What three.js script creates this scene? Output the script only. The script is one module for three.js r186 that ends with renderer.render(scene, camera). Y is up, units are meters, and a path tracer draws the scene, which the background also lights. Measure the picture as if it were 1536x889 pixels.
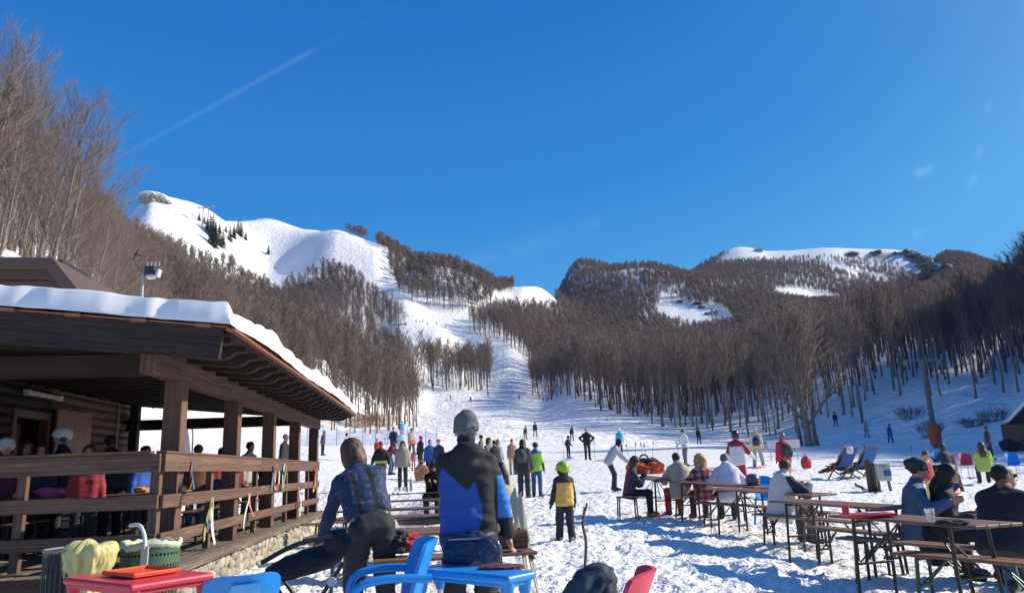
import * as THREE from 'three';
import { mergeGeometries, mergeVertices } from 'three/addons/utils/BufferGeometryUtils.js';
import { RoundedBoxGeometry } from 'three/addons/geometries/RoundedBoxGeometry.js';

// ------------------------------------------------------------------ camera, sky, sun, exposure
const EYE = 1.35, FOC = 1100, PITCH = 0.2287, ROLL = -0.04;      // seated photographer, phone lens, metres
const scene = new THREE.Scene();
const camera = new THREE.PerspectiveCamera(2 * Math.atan(444.5 / FOC) * 180 / Math.PI, 1536 / 889, 0.1, 6000);
camera.rotation.order = 'YXZ';
camera.position.set(0, EYE, 0);
camera.rotation.set(PITCH, 0, ROLL);
camera.updateMatrixWorld();

const renderer = new THREE.WebGLRenderer({ antialias: true });
renderer.toneMapping = THREE.LinearToneMapping;
renderer.toneMappingExposure = 1.34;
renderer.shadowMap.enabled = true;

const SUN_AZ = 66 * Math.PI / 180, SUN_EL = 29 * Math.PI / 180;   // to the right and a little ahead
const SUN = new THREE.Vector3(Math.sin(SUN_AZ) * Math.cos(SUN_EL), Math.sin(SUN_EL), -Math.cos(SUN_AZ) * Math.cos(SUN_EL));
const sun = new THREE.DirectionalLight(new THREE.Color().setRGB(1, 0.905, 0.76), 4.8);
sun.position.copy(SUN).multiplyScalar(400); sun.target.position.set(0, 0, -60);
sun.castShadow = true; sun.shadow.mapSize.set(4096, 4096); sun.shadow.radius = 1;
Object.assign(sun.shadow.camera, { left: -160, right: 160, top: 160, bottom: -160, near: 1, far: 900 });
scene.add(sun, sun.target);

// pixel of the photograph -> direction
function ray(px, py) {
  return new THREE.Vector3((px - 768) / FOC, (444.5 - py) / FOC, -1).applyEuler(camera.rotation).normalize();
}
function toPixel(x, y, z) {
  const v = new THREE.Vector3(x, y, z).applyMatrix4(camera.matrixWorldInverse);
  return [768 + FOC * v.x / -v.z, 444.5 - FOC * v.y / -v.z];
}
const sstep = (a, b, t) => { t = Math.min(1, Math.max(0, (t - a) / (b - a))); return t * t * (3 - 2 * t); };
const lerp = (a, b, t) => a + (b - a) * t;
function rng(seed) { let s = seed >>> 0; return () => { s = (s + 0x6D2B79F5) >>> 0; let t = Math.imul(s ^ (s >>> 15), 1 | s); t = (t + Math.imul(t ^ (t >>> 7), 61 | t)) ^ t; return ((t ^ (t >>> 14)) >>> 0) / 4294967296; }; }
function hash3(x, y, z) { let h = Math.imul(x, 374761393) ^ Math.imul(y, 668265263) ^ Math.imul(z, 2147483647 ^ 0x5bd1e995); h = Math.imul(h ^ (h >>> 13), 1274126177); return ((h ^ (h >>> 16)) >>> 0) / 4294967296; }
function noise3(x, y, z) {                                        // value noise, -1..1
  const xi = Math.floor(x), yi = Math.floor(y), zi = Math.floor(z); let u = x - xi, v = y - yi, w = z - zi;
  u = u * u * (3 - 2 * u); v = v * v * (3 - 2 * v); w = w * w * (3 - 2 * w);
  const c = (a, b, d) => hash3(xi + a, yi + b, zi + d);
  return 2 * lerp(lerp(lerp(c(0, 0, 0), c(1, 0, 0), u), lerp(c(0, 1, 0), c(1, 1, 0), u), v), lerp(lerp(c(0, 0, 1), c(1, 0, 1), u), lerp(c(0, 1, 1), c(1, 1, 1), u), v), w) - 1;
}
function fbm(x, y, z, o = 4) { let a = 0.5, s = 0; for (let i = 0; i < o; i++) { s += a * noise3(x, y, z); x = x * 2.03 + 7.1; y = y * 2.03 + 3.7; z = z * 2.03 + 1.9; a *= 0.5; } return s; }

// the sky: clear winter air, deeper overhead and to the left, paler low and towards the sun, with old vapour trails
{
  const W = 2048, Hh = 1024, data = new Float32Array(W * Hh * 4);
  const lin = (r, g, b) => [r, g, b].map(c => { c /= 255; return (c <= 0.04045 ? c / 12.92 : Math.pow((c + 0.055) / 1.055, 2.4)) / 1.34; });
  const low = lin(88, 176, 242), mid = lin(45, 136, 215), high = lin(28, 106, 191), top = lin(22, 88, 172), pale = lin(182, 220, 248);
  const seg = (a, b, w0, w1, k, breakUp = 0) => ({ a: ray(...a), b: ray(...b), w0, w1, k, breakUp });
  const trails = [seg([184, 233], [470, 75], 0.0010, 0.0017, 0.125), seg([470, 75], [600, 5], 0.0024, 0.004, 0.015),
    seg([705, 394], [905, 332], 0.009, 0.010, 0.07, 1), seg([1455, 282], [1462, 264], 0.002, 0.003, 0.18), seg([1467, 240], [1472, 222], 0.002, 0.002, 0.2),
    seg([1481, 168], [1484, 156], 0.002, 0.002, 0.2), seg([1374, 262], [1398, 252], 0.005, 0.004, 0.24, 1), seg([1372, 352], [1380, 348], 0.005, 0.003, 0.2, 1), seg([1428, 408], [1432, 394], 0.003, 0.003, 0.25, 1)];
  for (const t of trails) { t.n = new THREE.Vector3().crossVectors(t.a, t.b).normalize(); t.len = t.a.angleTo(t.b); t.e = new THREE.Vector3().crossVectors(t.n, t.a); }
  const d = new THREE.Vector3();
  for (let j = 0; j < Hh; j++) for (let i = 0; i < W; i++) {
    const v = (j + 0.5) / Hh, u = (i + 0.5) / W, th = (v - 0.5) * Math.PI, ph = (u - 0.5) * 2 * Math.PI;   // row 0 is straight down
    d.set(Math.cos(th) * Math.cos(ph), Math.sin(th), Math.cos(th) * Math.sin(ph));
    const el = Math.asin(d.y) * 180 / Math.PI, cs = d.dot(SUN);
    const glow = Math.pow(Math.max(0, cs * 0.5 + 0.5), 7);
    const e = el - 13 * (glow - 0.25);
    const k = (i + j * W) * 4;
    for (let c = 0; c < 3; c++) {
      let s = lerp(lerp(low[c], mid[c], sstep(6, 24, e)), high[c], sstep(18, 42, e));
      s = lerp(s, top[c], sstep(40, 90, e));
      s = lerp(s, pale[c], 0.55 * Math.pow(Math.max(0, cs), 14) + 0.15 * sstep(6, -4, el));
      if (el < -1) s = lerp(s, [0.5, 0.52, 0.56][c], sstep(-1, -6, el));
      data[k + c] = s;
    }
    if (el > 3 && d.z < 0) for (const t of trails) {
      const off = Math.asin(d.dot(t.n)); if (Math.abs(off) > 0.03) continue;
      const al = Math.atan2(d.dot(t.e), d.dot(t.a)); if (al < -0.01 || al > t.len + 0.01) continue;
      const f = al / t.len, w = lerp(t.w0, t.w1, f);
      let a = t.k * Math.exp(-(off / w) * (off / w)) * sstep(-0.004, 0.004, al) * sstep(t.len + 0.006, t.len - 0.03 * t.len - 0.002, al);
      a *= 0.8 + 0.5 * fbm(al * 60, off * 200, 3, 3);
      if (t.breakUp) a *= 0.6 + 0.9 * fbm(al * 40, off * 90, 9, 3);
      a = Math.max(0, Math.min(0.8, a));
      for (let c = 0; c < 3; c++) data[k + c] = lerp(data[k + c], [0.55, 0.68, 0.82][c], a);
    }
    data[k + 3] = 1;
  }
  const sky = new THREE.DataTexture(data, W, Hh, THREE.RGBAFormat, THREE.FloatType);
  sky.mapping = THREE.EquirectangularReflectionMapping; sky.magFilter = sky.minFilter = THREE.LinearFilter; sky.needsUpdate = true;
  scene.background = sky; scene.environment = sky;
}
scene.fog = new THREE.FogExp2(new THREE.Color().setRGB(0.62, 0.78, 1.0), 0.000045);

// ------------------------------------------------------------------ bookkeeping
const taken = new Map();
function numbered(name) { const n = taken.get(name) || 0; taken.set(name, n + 1); return n ? name + '_' + String(n).padStart(3, '0') : name; }
function tag(o, label, category, group) { o.userData.label = label; o.userData.category = category; if (group) o.userData.group = group; return o; }
function thing(name, label, category, pos = [0, 0, 0], turn = 0, group) {
  const o = new THREE.Group(); o.name = numbered(name); o.position.set(...pos); o.rotation.y = turn; scene.add(o);
  return tag(o, label, category, group);
}
function part(name, geo, mat, parent) { const m = new THREE.Mesh(geo, mat); m.name = name; m.castShadow = m.receiveShadow = true; parent.add(m); return m; }
function structure(name, geo, mat, label) { const m = part(name, geo, mat, scene); m.name = numbered(name); m.userData.kind = 'structure'; if (label) m.userData.label = label; return m; }
const rgb = (r, g, b) => new THREE.Color().setRGB(r, g, b);
const std = (r, g, b, rough = 0.8, more = {}) => new THREE.MeshStandardMaterial({ color: rgb(r, g, b), roughness: rough, ...more });
// ------------------------------------------------------------------ terrain: profiles of ground height along bearings from the terrace
// each row: a picture column at the horizon, then [distance, height] or, as [distance, null, y], the height that a picture row shows at that distance
const COLS = [
  [-180, [30, 2], [45, 10], [60, 19], [100, 30], [300, 85], [900, 170], [1700, 200]],
  [0, [30, 2], [45, 9], [60, 16.5], [100, 26], [200, 60], [400, 120], [900, 170], [1700, 200]],
  [130, [30, 1.9], [40, 3.8], [45, 5.2], [60, 9.8], [72, 13.2], [100, 20], [200, 60], [400, 125], [900, 180], [1700, 200]],
  [220, [30, 1.7], [40, 3.0], [55, 5], [75, 9], [100, 14.5], [180, 40], [300, 82], [480, 155], [650, null, 303], [720, 200], [1000, 150], [1700, 150]],
  [300, [40, 3], [60, 5], [80, 9], [120, 21], [180, 38], [300, 68], [420, 103], [625, null, 322], [720, 190], [1000, 150], [1700, 150]],
  [400, [40, 2.6], [60, 4.3], [90, 8], [130, 19], [180, 31.5], [220, 35], [300, 52], [440, 97], [560, 152], [680, null, 333], [780, 190], [1700, 150]],
  [500, [40, 2.3], [58, 3.7], [95, 6.3], [130, 15], [180, 26.5], [230, 29], [300, 46], [370, 74], [450, 106], [640, null, 353], [740, 180], [1700, 150]],
  [560, [40, 2], [58, 3.6], [95, 6.1], [120, 9], [145, 15], [172, 18], [210, 21], [280, 36], [355, 62], [430, 96], [620, null, 373], [720, 170], [1700, 150]],
  [605, [40, 1.8], [58, 3.5], [95, 6], [120, 8.3], [150, 11], [200, 19], [255, 37], [320, 54], [380, 78], [520, 140], [600, null, 388], [700, 155], [1700, 150]],
  [650, [38, 1.4], [58, 3.2], [95, 5.9], [150, 11], [200, 17], [235, null, 588], [290, 40], [350, null, 500], [400, null, 481], [430, null, 466], [560, null, 402], [660, 140], [1700, 150]],
  [700, [38, 1.35], [58, 2.9], [95, 5.8], [150, 11.3], [200, 17.3], [240, null, 585], [300, 38], [350, null, 517], [400, null, 490], [435, null, 470], [560, null, 414], [650, 135], [1700, 150]],
  [760, [38, 1.3], [58, 2.8], [95, 5.7], [150, 11], [200, 17], [240, 24.5], [290, null, 555], [340, null, 517], [400, 73], [455, 93], [520, null, 446], [650, null, 436], [720, 150], [1000, 180], [1700, 200]],
  [785, [38, 1.3], [58, 2.75], [95, 5.5], [150, 10.5], [200, 16.5], [240, 23.5], [300, 40], [345, 53], [400, 68], [455, 88], [520, null, 452], [650, null, 434], [720, 150], [1000, 185], [1700, 200]],
  [810, [38, 1.3], [58, 2.7], [95, 5.4], [150, 10], [200, 16], [240, 22.5], [300, 38], [350, 50], [450, 78], [550, 112], [650, null, 434], [720, 150], [1000, 190], [1700, 200]],
  [870, [38, 1.3], [60, 2.6], [95, 5.2], [130, 8.6], [160, 13], [200, 20], [260, 32], [320, 43], [450, 70], [700, 145], [900, null, 412], [1000, null, 400], [1150, 250], [1700, 220]],
  [960, [38, 1.2], [60, 2.4], [95, 4.6], [115, 6.4], [160, 12], [220, 19], [300, 34], [480, 75], [620, null, 492], [720, null, 446], [900, null, 404], [1020, 240], [1300, 270], [1700, 280]],
  [1050, [38, 1.2], [60, 2.3], [90, 3.5], [105, 4.6], [150, 10], [185, 15], [300, 30], [480, 72], [600, null, 497], [740, null, 442], [900, null, 418], [1050, 250], [1350, 340], [1500, null, 402], [1700, 350]],
  [1110, [38, 1.1], [60, 2.1], [90, 3.2], [108, 4.9], [150, 10.8], [185, 17.5], [300, 33], [600, 106], [740, null, 452], [900, null, 428], [1100, null, 412], [1300, null, 398], [1480, null, 374], [1600, 400]],
  [1160, [38, 1], [60, 2], [90, 3], [110, 5], [150, 11.5], [185, 19], [300, 36], [600, 105], [900, null, 440], [1100, null, 414], [1300, null, 400], [1500, null, 379], [1600, 400]],
  [1250, [38, 0.9], [50, 1.4], [70, 2.3], [90, 4], [120, 9], [160, 16.5], [190, 22], [300, 42], [700, 130], [900, null, 456], [1100, null, 428], [1300, null, 402], [1500, null, 374], [1600, 390]],
  [1310, [38, 0.8], [50, 1.3], [70, 2.2], [87, 3.9], [110, 8.2], [150, 16], [185, 22.5], [300, 44], [900, 175], [1150, null, 430], [1350, null, 405], [1500, null, 375], [1600, 370]],
  [1365, [38, 0.7], [50, 1.2], [70, 2.1], [84, 3.8], [100, 7], [130, 13], [180, 22.5], [300, 46], [1300, null, 418], [1500, null, 380], [1600, 350]],
  [1425, [38, 0.6], [48, 1.1], [65, 1.9], [80, 3.5], [100, 7.6], [130, 12.5], [180, 21], [300, 43], [1500, null, 418], [1600, 300]],
  [1536, [36, 0.5], [44, 0.9], [58, 1.6], [75, 3.4], [95, 7], [130, 12.5], [170, 19], [300, 42], [1500, 250], [1700, 240]],
  [1800, [34, 0.5], [50, 2.6], [75, 9], [110, 21], [170, 38], [400, 90], [1500, 250], [1700, 240]],
  [3000, [30, 0.4], [50, 2.6], [75, 11], [110, 24], [170, 42], [400, 80], [1500, 200], [1700, 200]],
];
const yHor = x => 705 + 0.04 * (655 - x);
const azOf = (px, py) => { const r = ray(px, py); return Math.atan2(r.x, -r.z); };
function tanAt(az, py) { let px = 768 + 1000 * Math.tan(az); for (let i = 0; i < 8; i++) px += (az - azOf(px, py)) * 900; const r = ray(px, py); return r.y / Math.hypot(r.x, r.z); }
const prof = COLS.map(([px, ...p]) => {
  const az = azOf(px, yHor(px)), shift = azOf(px, 410) - az;             // a picture column leans: its upper part lies on another bearing
  const pts = [[0, -0.02], [9, 0], [20, lerp(0.42, 0.14, sstep(950, 1500, px))], ...p.map(([d, h, y]) => [d, h ?? EYE + d * tanAt(az + shift, y)]), [6000, p[p.length - 1][1] ?? 100]];
  const n = pts.length, m = new Array(n).fill(0), dl = [];
  for (let i = 0; i < n - 1; i++) dl.push((pts[i + 1][1] - pts[i][1]) / (pts[i + 1][0] - pts[i][0]));
  m[0] = dl[0]; m[n - 1] = 0;
  for (let i = 1; i < n - 1; i++) m[i] = dl[i - 1] * dl[i] <= 0 ? 0 : 2 * dl[i - 1] * dl[i] / (dl[i - 1] + dl[i]);
  const at = d => { let i = 0; while (i < n - 2 && d > pts[i + 1][0]) i++; const h = pts[i + 1][0] - pts[i][0], t = Math.min(1, (d - pts[i][0]) / h), t2 = t * t, t3 = t2 * t;
    return (2 * t3 - 3 * t2 + 1) * pts[i][1] + (t3 - 2 * t2 + t) * h * m[i] + (-2 * t3 + 3 * t2) * pts[i + 1][1] + (t3 - t2) * h * m[i + 1]; };
  return { az, at, shift };
});
function height0(az, d) {
  { const w = sstep(60, 420, d); if (w > 0) { let j = 0; while (j < prof.length - 2 && az > prof[j + 1].az) j++; const t = Math.min(1, Math.max(0, (az - prof[j].az) / (prof[j + 1].az - prof[j].az))); az -= w * lerp(prof[j].shift, prof[j + 1].shift, t) * sstep(1.0, 0.7, Math.abs(az)); } }
  const back = Math.abs(az) > 1.25 ? sstep(1.25, 2.0, Math.abs(az)) : 0;
  let i = 0; const n = prof.length; while (i < n - 2 && az > prof[i + 1].az) i++;
  const a = prof[i], b = prof[i + 1], t = Math.min(1, Math.max(0, (az - a.az) / (b.az - a.az)));
  const A = a.at(d), B = b.at(d), w = b.az - a.az;
  const P0 = i ? prof[i - 1] : a, P3 = i < n - 2 ? prof[i + 2] : b;
  let ma = i ? (B - P0.at(d)) / (b.az - P0.az) * w : B - A, mb = i < n - 2 ? (P3.at(d) - A) / (P3.az - a.az) * w : B - A;
  if (ma * (B - A) < 0) ma = 0; if (mb * (B - A) < 0) mb = 0;
  const lim = 3 * Math.abs(B - A); ma = Math.max(-lim, Math.min(lim, ma)); mb = Math.max(-lim, Math.min(lim, mb));
  const t2 = t * t, t3 = t2 * t;
  const h = (2 * t3 - 3 * t2 + 1) * A + (t3 - 2 * t2 + t) * ma + (-2 * t3 + 3 * t2) * B + (t3 - t2) * mb;
  return lerp(h, d < 60 ? 0 : Math.min(20, (d - 60) * 0.02), back);
}
function ground(x, z) {                                            // smooth height of the snow
  const d = Math.hypot(x, z), az = Math.atan2(x, -z);
  let h = height0(az, d);
  const far = sstep(40, 130, d);
  if (far > 0) h += far * (1.3 * fbm(x / 38, 2, z / 38, 3) + sstep(300, 800, d) * 3.2 * fbm(x / 120, 5, z / 120, 4));
  if (d < 26 && x < 0) { const side = (x + 3.3) + (z + 9) * -0.1, m = sstep(2.4, 0.9, side) * sstep(25, 20.5, d); if (m > 0) h = lerp(h, Math.min(h, 0.0), m); }   // dug out along the terrace
  h += sstep(14, 40, d) * sstep(300, 90, d) * 0.22 * noise3(x / 9, 0.5, z / 7);
  return h;
}
function G(px, py, up = 0) {                                       // where the sight line of a pixel meets the snow (or a level above it)
  const r = ray(px, py), p = new THREE.Vector3(); let t = 0.5, prev = t;
  for (let i = 0; i < 4000; i++) {
    p.copy(r).multiplyScalar(t); p.y += EYE;
    if (p.y < ground(p.x, p.z) + up) { let a = prev, b = t; for (let k = 0; k < 30; k++) { const m = (a + b) / 2; p.copy(r).multiplyScalar(m); p.y += EYE; if (p.y < ground(p.x, p.z) + up) b = m; else a = m; } break; }
    prev = t; t += Math.max(0.05, t * 0.006); if (t > 3000) break;
  }
  return p;
}
function atDepth(px, py, d) { const r = ray(px, py), k = d / Math.hypot(r.x, r.z); return new THREE.Vector3(r.x * k, EYE + r.y * k, r.z * k); }   // for things whose size gives their distance
const gnd = (x, z, up = 0) => [x, ground(x, z) + up, z];

// trodden snow round the tables: lumps, heel holes, ridges
function lumps(x, z) {
  const d = Math.hypot(x, z);
  const fade = sstep(70, 22, d); if (fade <= 0) return 0;
  let h = 0.04 * fbm(x * 1.7, 1, z * 1.7, 2) + 0.036 * Math.max(-0.55, fbm(x * 5.2, 4, z * 4.6, 3)) + 0.05 * fbm(x * 12, 8, z * 11, 3);
  const q = noise3(x * 3.4, 20, z * 2.6); if (q > 0.42) h -= 0.04 * sstep(0.42, 0.75, q);
  return h * fade * lerp(1, 0.75, sstep(18, 35, d));
}
function snowTex(size, seed, scale) {                              // fine relief only
  const N = size, a = new Uint8Array(N * N * 4), per = 32;
  const val = new Float32Array(N * N); const R = rng(seed);
  for (const [f, w] of [[8, 0.5], [16, 0.8], [32, 0.7], [64, 0.5], [128, 0.35]]) {
    const g = new Float32Array(f * f).map(() => R());
    for (let j = 0; j < N; j++) for (let i = 0; i < N; i++) { const x = i / N * f, y = j / N * f, xi = x | 0, yi = y | 0; let u = x - xi, v = y - yi; u = u * u * (3 - 2 * u); v = v * v * (3 - 2 * v);
      const c = (p, q) => g[((yi + q) % f) * f + (xi + p) % f]; val[j * N + i] += w * lerp(lerp(c(0, 0), c(1, 0), u), lerp(c(0, 1), c(1, 1), u), v); }
  }
  for (let i = 0; i < N * N; i++) { const v = Math.max(0, Math.min(255, val[i] / 2.85 * 255)); a[i * 4] = a[i * 4 + 1] = a[i * 4 + 2] = v; a[i * 4 + 3] = 255; }
  const t = new THREE.DataTexture(a, N, N); t.wrapS = t.wrapT = THREE.RepeatWrapping; t.magFilter = THREE.LinearFilter; t.minFilter = THREE.LinearMipmapLinearFilter; t.generateMipmaps = true; t.needsUpdate = true; t.repeat.set(scale, scale); return t;
}
const snowBump = snowTex(512, 5, 0.5);
const snowMat = std(0.88, 0.865, 0.815, 0.62, { bumpMap: snowBump, bumpScale: 0.075, vertexColors: true });
const farBump = snowBump.clone(); farBump.repeat.set(0.035, 0.035); farBump.needsUpdate = true;
const farSnowMat = std(0.87, 0.86, 0.82, 0.7, { vertexColors: true, bumpMap: farBump, bumpScale: 0.9 });
const roofSnowMat = std(0.88, 0.87, 0.835, 0.6);

function polar(azs, ds, hf, colour) {
  const nA = azs.length, nD = ds.length, pos = new Float32Array(nA * nD * 3), uv = new Float32Array(nA * nD * 2), idx = [], col = colour && new Float32Array(nA * nD * 3);
  for (let j = 0; j < nD; j++) for (let i = 0; i < nA; i++) {
    const k = j * nA + i, x = Math.sin(azs[i]) * ds[j], z = -Math.cos(azs[i]) * ds[j], y = hf(x, z);
    pos[k * 3] = x; pos[k * 3 + 1] = y; pos[k * 3 + 2] = z; uv[k * 2] = x; uv[k * 2 + 1] = z;
    if (col) { const c = colour(x, y, z); col[k * 3] = c[0]; col[k * 3 + 1] = c[1]; col[k * 3 + 2] = c[2]; }
    if (i && j) { const a = k - nA - 1, b = k - nA, c2 = k - 1, e = k; idx.push(a, b, e, a, e, c2); }
  }
  const g = new THREE.BufferGeometry(); g.setAttribute('position', new THREE.BufferAttribute(pos, 3)); g.setAttribute('uv', new THREE.BufferAttribute(uv, 2)); g.setIndex(idx);
  if (col) g.setAttribute('color', new THREE.BufferAttribute(col, 3));
  g.computeVertexNormals(); return g;
}
const seq = (a, b, n) => Array.from({ length: n }, (_, i) => lerp(a, b, i / (n - 1)));
const geomSeq = (a, b, n) => Array.from({ length: n }, (_, i) => a * Math.pow(b / a, i / (n - 1)));
const azNear = [...seq(-Math.PI, -0.78, 40).slice(0, -1), ...seq(-0.78, 0.78, 520), ...seq(0.78, Math.PI, 40).slice(1)];
const EDGE = 66;
structure('snow_ground', polar(azNear, [0.05, 1.5, ...geomSeq(2.5, EDGE, 350)], (x, z) => ground(x, z) + lumps(x, z), (x, y, z) => { const k = sstep(0.05, 0.5, fbm(x * 0.9, 3, z * 0.9, 4)) * sstep(24, 14, Math.hypot(x, z)), s = sstep(0.3, 0.7, noise3(x * 9, 1, z * 9)) * k; return [1 - 0.02 * k - 0.1 * s, 1 - 0.05 * k - 0.13 * s, 1 - 0.13 * k - 0.2 * s]; }), snowMat, 'trodden white snow round the tables and terrace');
// rock shows through on the upper crags
const rockSpots = [[1100, 487, 10, 6], [1372, 386, 26, 9], [1395, 405, 22, 8], [1418, 413, 14, 7], [1320, 383, 16, 4], [1275, 382, 14, 4], [1345, 412, 24, 5], [1300, 418, 20, 4]];
const azFar = [...seq(-Math.PI, -0.95, 36).slice(0, -1), ...seq(-0.95, 1.35, 600), ...seq(1.35, Math.PI, 30).slice(1)];
structure('mountain_terrain', polar(azFar, geomSeq(EDGE - 1, 2600, 190), (x, z) => { const d = Math.hypot(x, z); return ground(x, z) + lumps(x, z) - 0.06 * sstep(EDGE + 6, EDGE - 1, d) + sstep(300, 700, d) * 1.6 * fbm(x / 26, 1, z / 26, 3); },
  (x, y, z) => { const d = Math.hypot(x, z); if (d < 450 || z > 0) return [1, 1, 1]; const [px, py] = toPixel(x, y, z); let r = 0;
    for (const [a, b, w, h] of rockSpots) { const q = Math.hypot((px - a) / w, (py - b) / h) + 0.9 * fbm(x / 14, y / 9, z / 14, 3); r = Math.max(r, sstep(0.95, 0.7, q)); }
    return [lerp(1, 0.2, r), lerp(1, 0.19, r), lerp(1, 0.18, r)]; }), farSnowMat, 'snow-covered slopes and ridges above the ski area');
// ------------------------------------------------------------------ bare beech trees
class Geo {                                                        // collects tapered tubes
  constructor() { this.p = []; this.i = []; this.c = []; }
  tube(pts, rad, sides, col) {
    const base = this.p.length / 3, n = pts.length, T = new THREE.Vector3(), U = new THREE.Vector3(), V = new THREE.Vector3(), ref = new THREE.Vector3();
    for (let k = 0; k < n; k++) {
      T.subVectors(pts[Math.min(n - 1, k + 1)], pts[Math.max(0, k - 1)]).normalize();
      ref.set(Math.abs(T.y) > 0.9 ? 1 : 0, Math.abs(T.y) > 0.9 ? 0 : 1, 0); U.crossVectors(T, ref).normalize(); V.crossVectors(T, U);
      for (let s = 0; s < sides; s++) { const a = s / sides * 2 * Math.PI, r = rad[k];
        this.p.push(pts[k].x + (U.x * Math.cos(a) + V.x * Math.sin(a)) * r, pts[k].y + (U.y * Math.cos(a) + V.y * Math.sin(a)) * r, pts[k].z + (U.z * Math.cos(a) + V.z * Math.sin(a)) * r); if (col) this.c.push(...col); }
      if (k) for (let s = 0; s < sides; s++) { const a = base + (k - 1) * sides + s, b = base + (k - 1) * sides + (s + 1) % sides; this.i.push(a, b, b + sides, a, b + sides, a + sides); }
    }
  }
  spike(a, b, r, col) {                                            // a three-sided twig that runs to a point
    const base = this.p.length / 3, T = new THREE.Vector3().subVectors(b, a).normalize(), U = new THREE.Vector3(T.z, 0.3, -T.x).cross(T).normalize(), V = new THREE.Vector3().crossVectors(T, U);
    for (let s = 0; s < 3; s++) { const q = s * 2.0944; this.p.push(a.x + (U.x * Math.cos(q) + V.x * Math.sin(q)) * r, a.y + (U.y * Math.cos(q) + V.y * Math.sin(q)) * r, a.z + (U.z * Math.cos(q) + V.z * Math.sin(q)) * r); if (col) this.c.push(...col); }
    this.p.push(b.x, b.y, b.z); if (col) this.c.push(...col);
    this.i.push(base, base + 1, base + 3, base + 1, base + 2, base + 3, base + 2, base, base + 3);
  }
  build() { const g = new THREE.BufferGeometry(); g.setAttribute('position', new THREE.Float32BufferAttribute(this.p, 3)); if (this.c.length) g.setAttribute('color', new THREE.Float32BufferAttribute(this.c, 3)); g.setIndex(this.i); g.computeVertexNormals(); return g; }
}
const V3 = (x, y, z) => new THREE.Vector3(x, y, z);
function beech(seed, o) {                                          // unit: metres; returns trunk and crown
  const R = rng(seed), tr = new Geo(), cr = new Geo(), H = o.H, wob = o.wob ?? 0.25;
  const stem = [], rad = [], nS = o.stem ?? 9; let sx = 0, sz = 0;
  for (let k = 0; k <= nS; k++) { const t = k / nS; stem.push(V3(sx, t * H * 0.93 - 0.3, sz)); rad.push(o.r * Math.pow(1 - t * 0.93, 0.85) * (k === 0 ? 1.35 : 1)); sx += (R() - 0.5) * wob; sz += (R() - 0.5) * wob; }
  tr.tube(stem, rad, o.sides ?? 6);
  const at = t => { const f = Math.min(nS - 1e-3, t * nS), k = f | 0; return stem[k].clone().lerp(stem[k + 1], f - k); };
  for (let b = 0; b < o.limbs; b++) {
    const t = lerp(o.from, 0.99, Math.pow((b + R() * 0.8) / o.limbs, 0.9)), a0 = at(t), ph = b * 2.4 + R() * 1.2;
    const L = H * o.spread * (1.12 - 0.72 * (t - o.from) / (1 - o.from)) * (0.7 + 0.6 * R()), up0 = o.rise * (0.75 + 0.5 * R());
    const r0 = Math.max(o.tw * 1.6, o.r * 0.42 * (1.15 - t)), pts = [a0], rr = [r0]; let p = a0.clone(); const nL = o.nL ?? 4;
    let dir = V3(Math.cos(ph), up0, Math.sin(ph)).normalize();
    for (let k = 1; k <= nL; k++) { dir = dir.clone().add(V3((R() - 0.5) * 0.4, 0.16 + 0.1 * R(), (R() - 0.5) * 0.4)).normalize(); p = p.clone().addScaledVector(dir, L / nL); pts.push(p); rr.push(r0 * (1 - 0.82 * k / nL)); }
    (o.limbsInTrunk ? tr : cr).tube(pts, rr, o.limbSides ?? 4);
    for (let s = 0; s < o.subs; s++) {
      const f = lerp(0.12, 1, (s + R()) / o.subs) * (nL - 1e-3), k = f | 0, q0 = pts[k].clone().lerp(pts[k + 1], f - k);
      const ld = V3().subVectors(pts[k + 1], pts[k]).normalize();
      const sd = V3(R() - 0.5, R() * 0.5 + 0.05, R() - 0.5).multiplyScalar(1.5).add(ld).normalize(), sl = L * (0.25 + 0.35 * R()) * (1.15 - 0.5 * f / nL);
      const q1 = q0.clone().addScaledVector(sd, sl * 0.55), q2 = q1.clone().addScaledVector(sd.clone().add(V3((R() - 0.5) * 0.5, 0.35, (R() - 0.5) * 0.5)).normalize(), sl * 0.45);
      const r1 = Math.max(o.tw * 1.15, r0 * 0.32); cr.tube([q0, q1, q2], [r1, r1 * 0.75, r1 * 0.3], 3);
      for (let w = 0; w < o.twigs; w++) {
        const g = (w + R()) / o.twigs, w0 = g < 0.55 ? q0.clone().lerp(q1, g / 0.55) : q1.clone().lerp(q2, (g - 0.55) / 0.45);
        const wd = V3(R() - 0.5, R() * 0.55, R() - 0.5).multiplyScalar(1.7).add(sd).normalize(), wl = o.twigL * (0.5 + R());
        const w1 = w0.clone().addScaledVector(wd, wl); cr.spike(w0, w1, o.tw * (0.7 + 0.6 * R()));
        for (let y = 0; y < (o.fine ?? 0); y++) { const z0 = w0.clone().lerp(w1, 0.2 + 0.7 * R()); cr.spike(z0, z0.clone().addScaledVector(V3(R() - 0.5, R() * 0.5, R() - 0.5).multiplyScalar(1.8).add(wd).normalize(), wl * (0.35 + 0.4 * R())), o.tw * 0.65); }
      }
    }
  }
  return { trunk: tr.build(), crown: cr.build() };
}
const barkMat = std(0.20, 0.168, 0.138, 0.9), twigMat = std(0.175, 0.13, 0.11, 0.9), twigMat2 = std(0.145, 0.11, 0.094, 0.9), massMat = std(0.145, 0.11, 0.094, 0.95);
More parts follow.
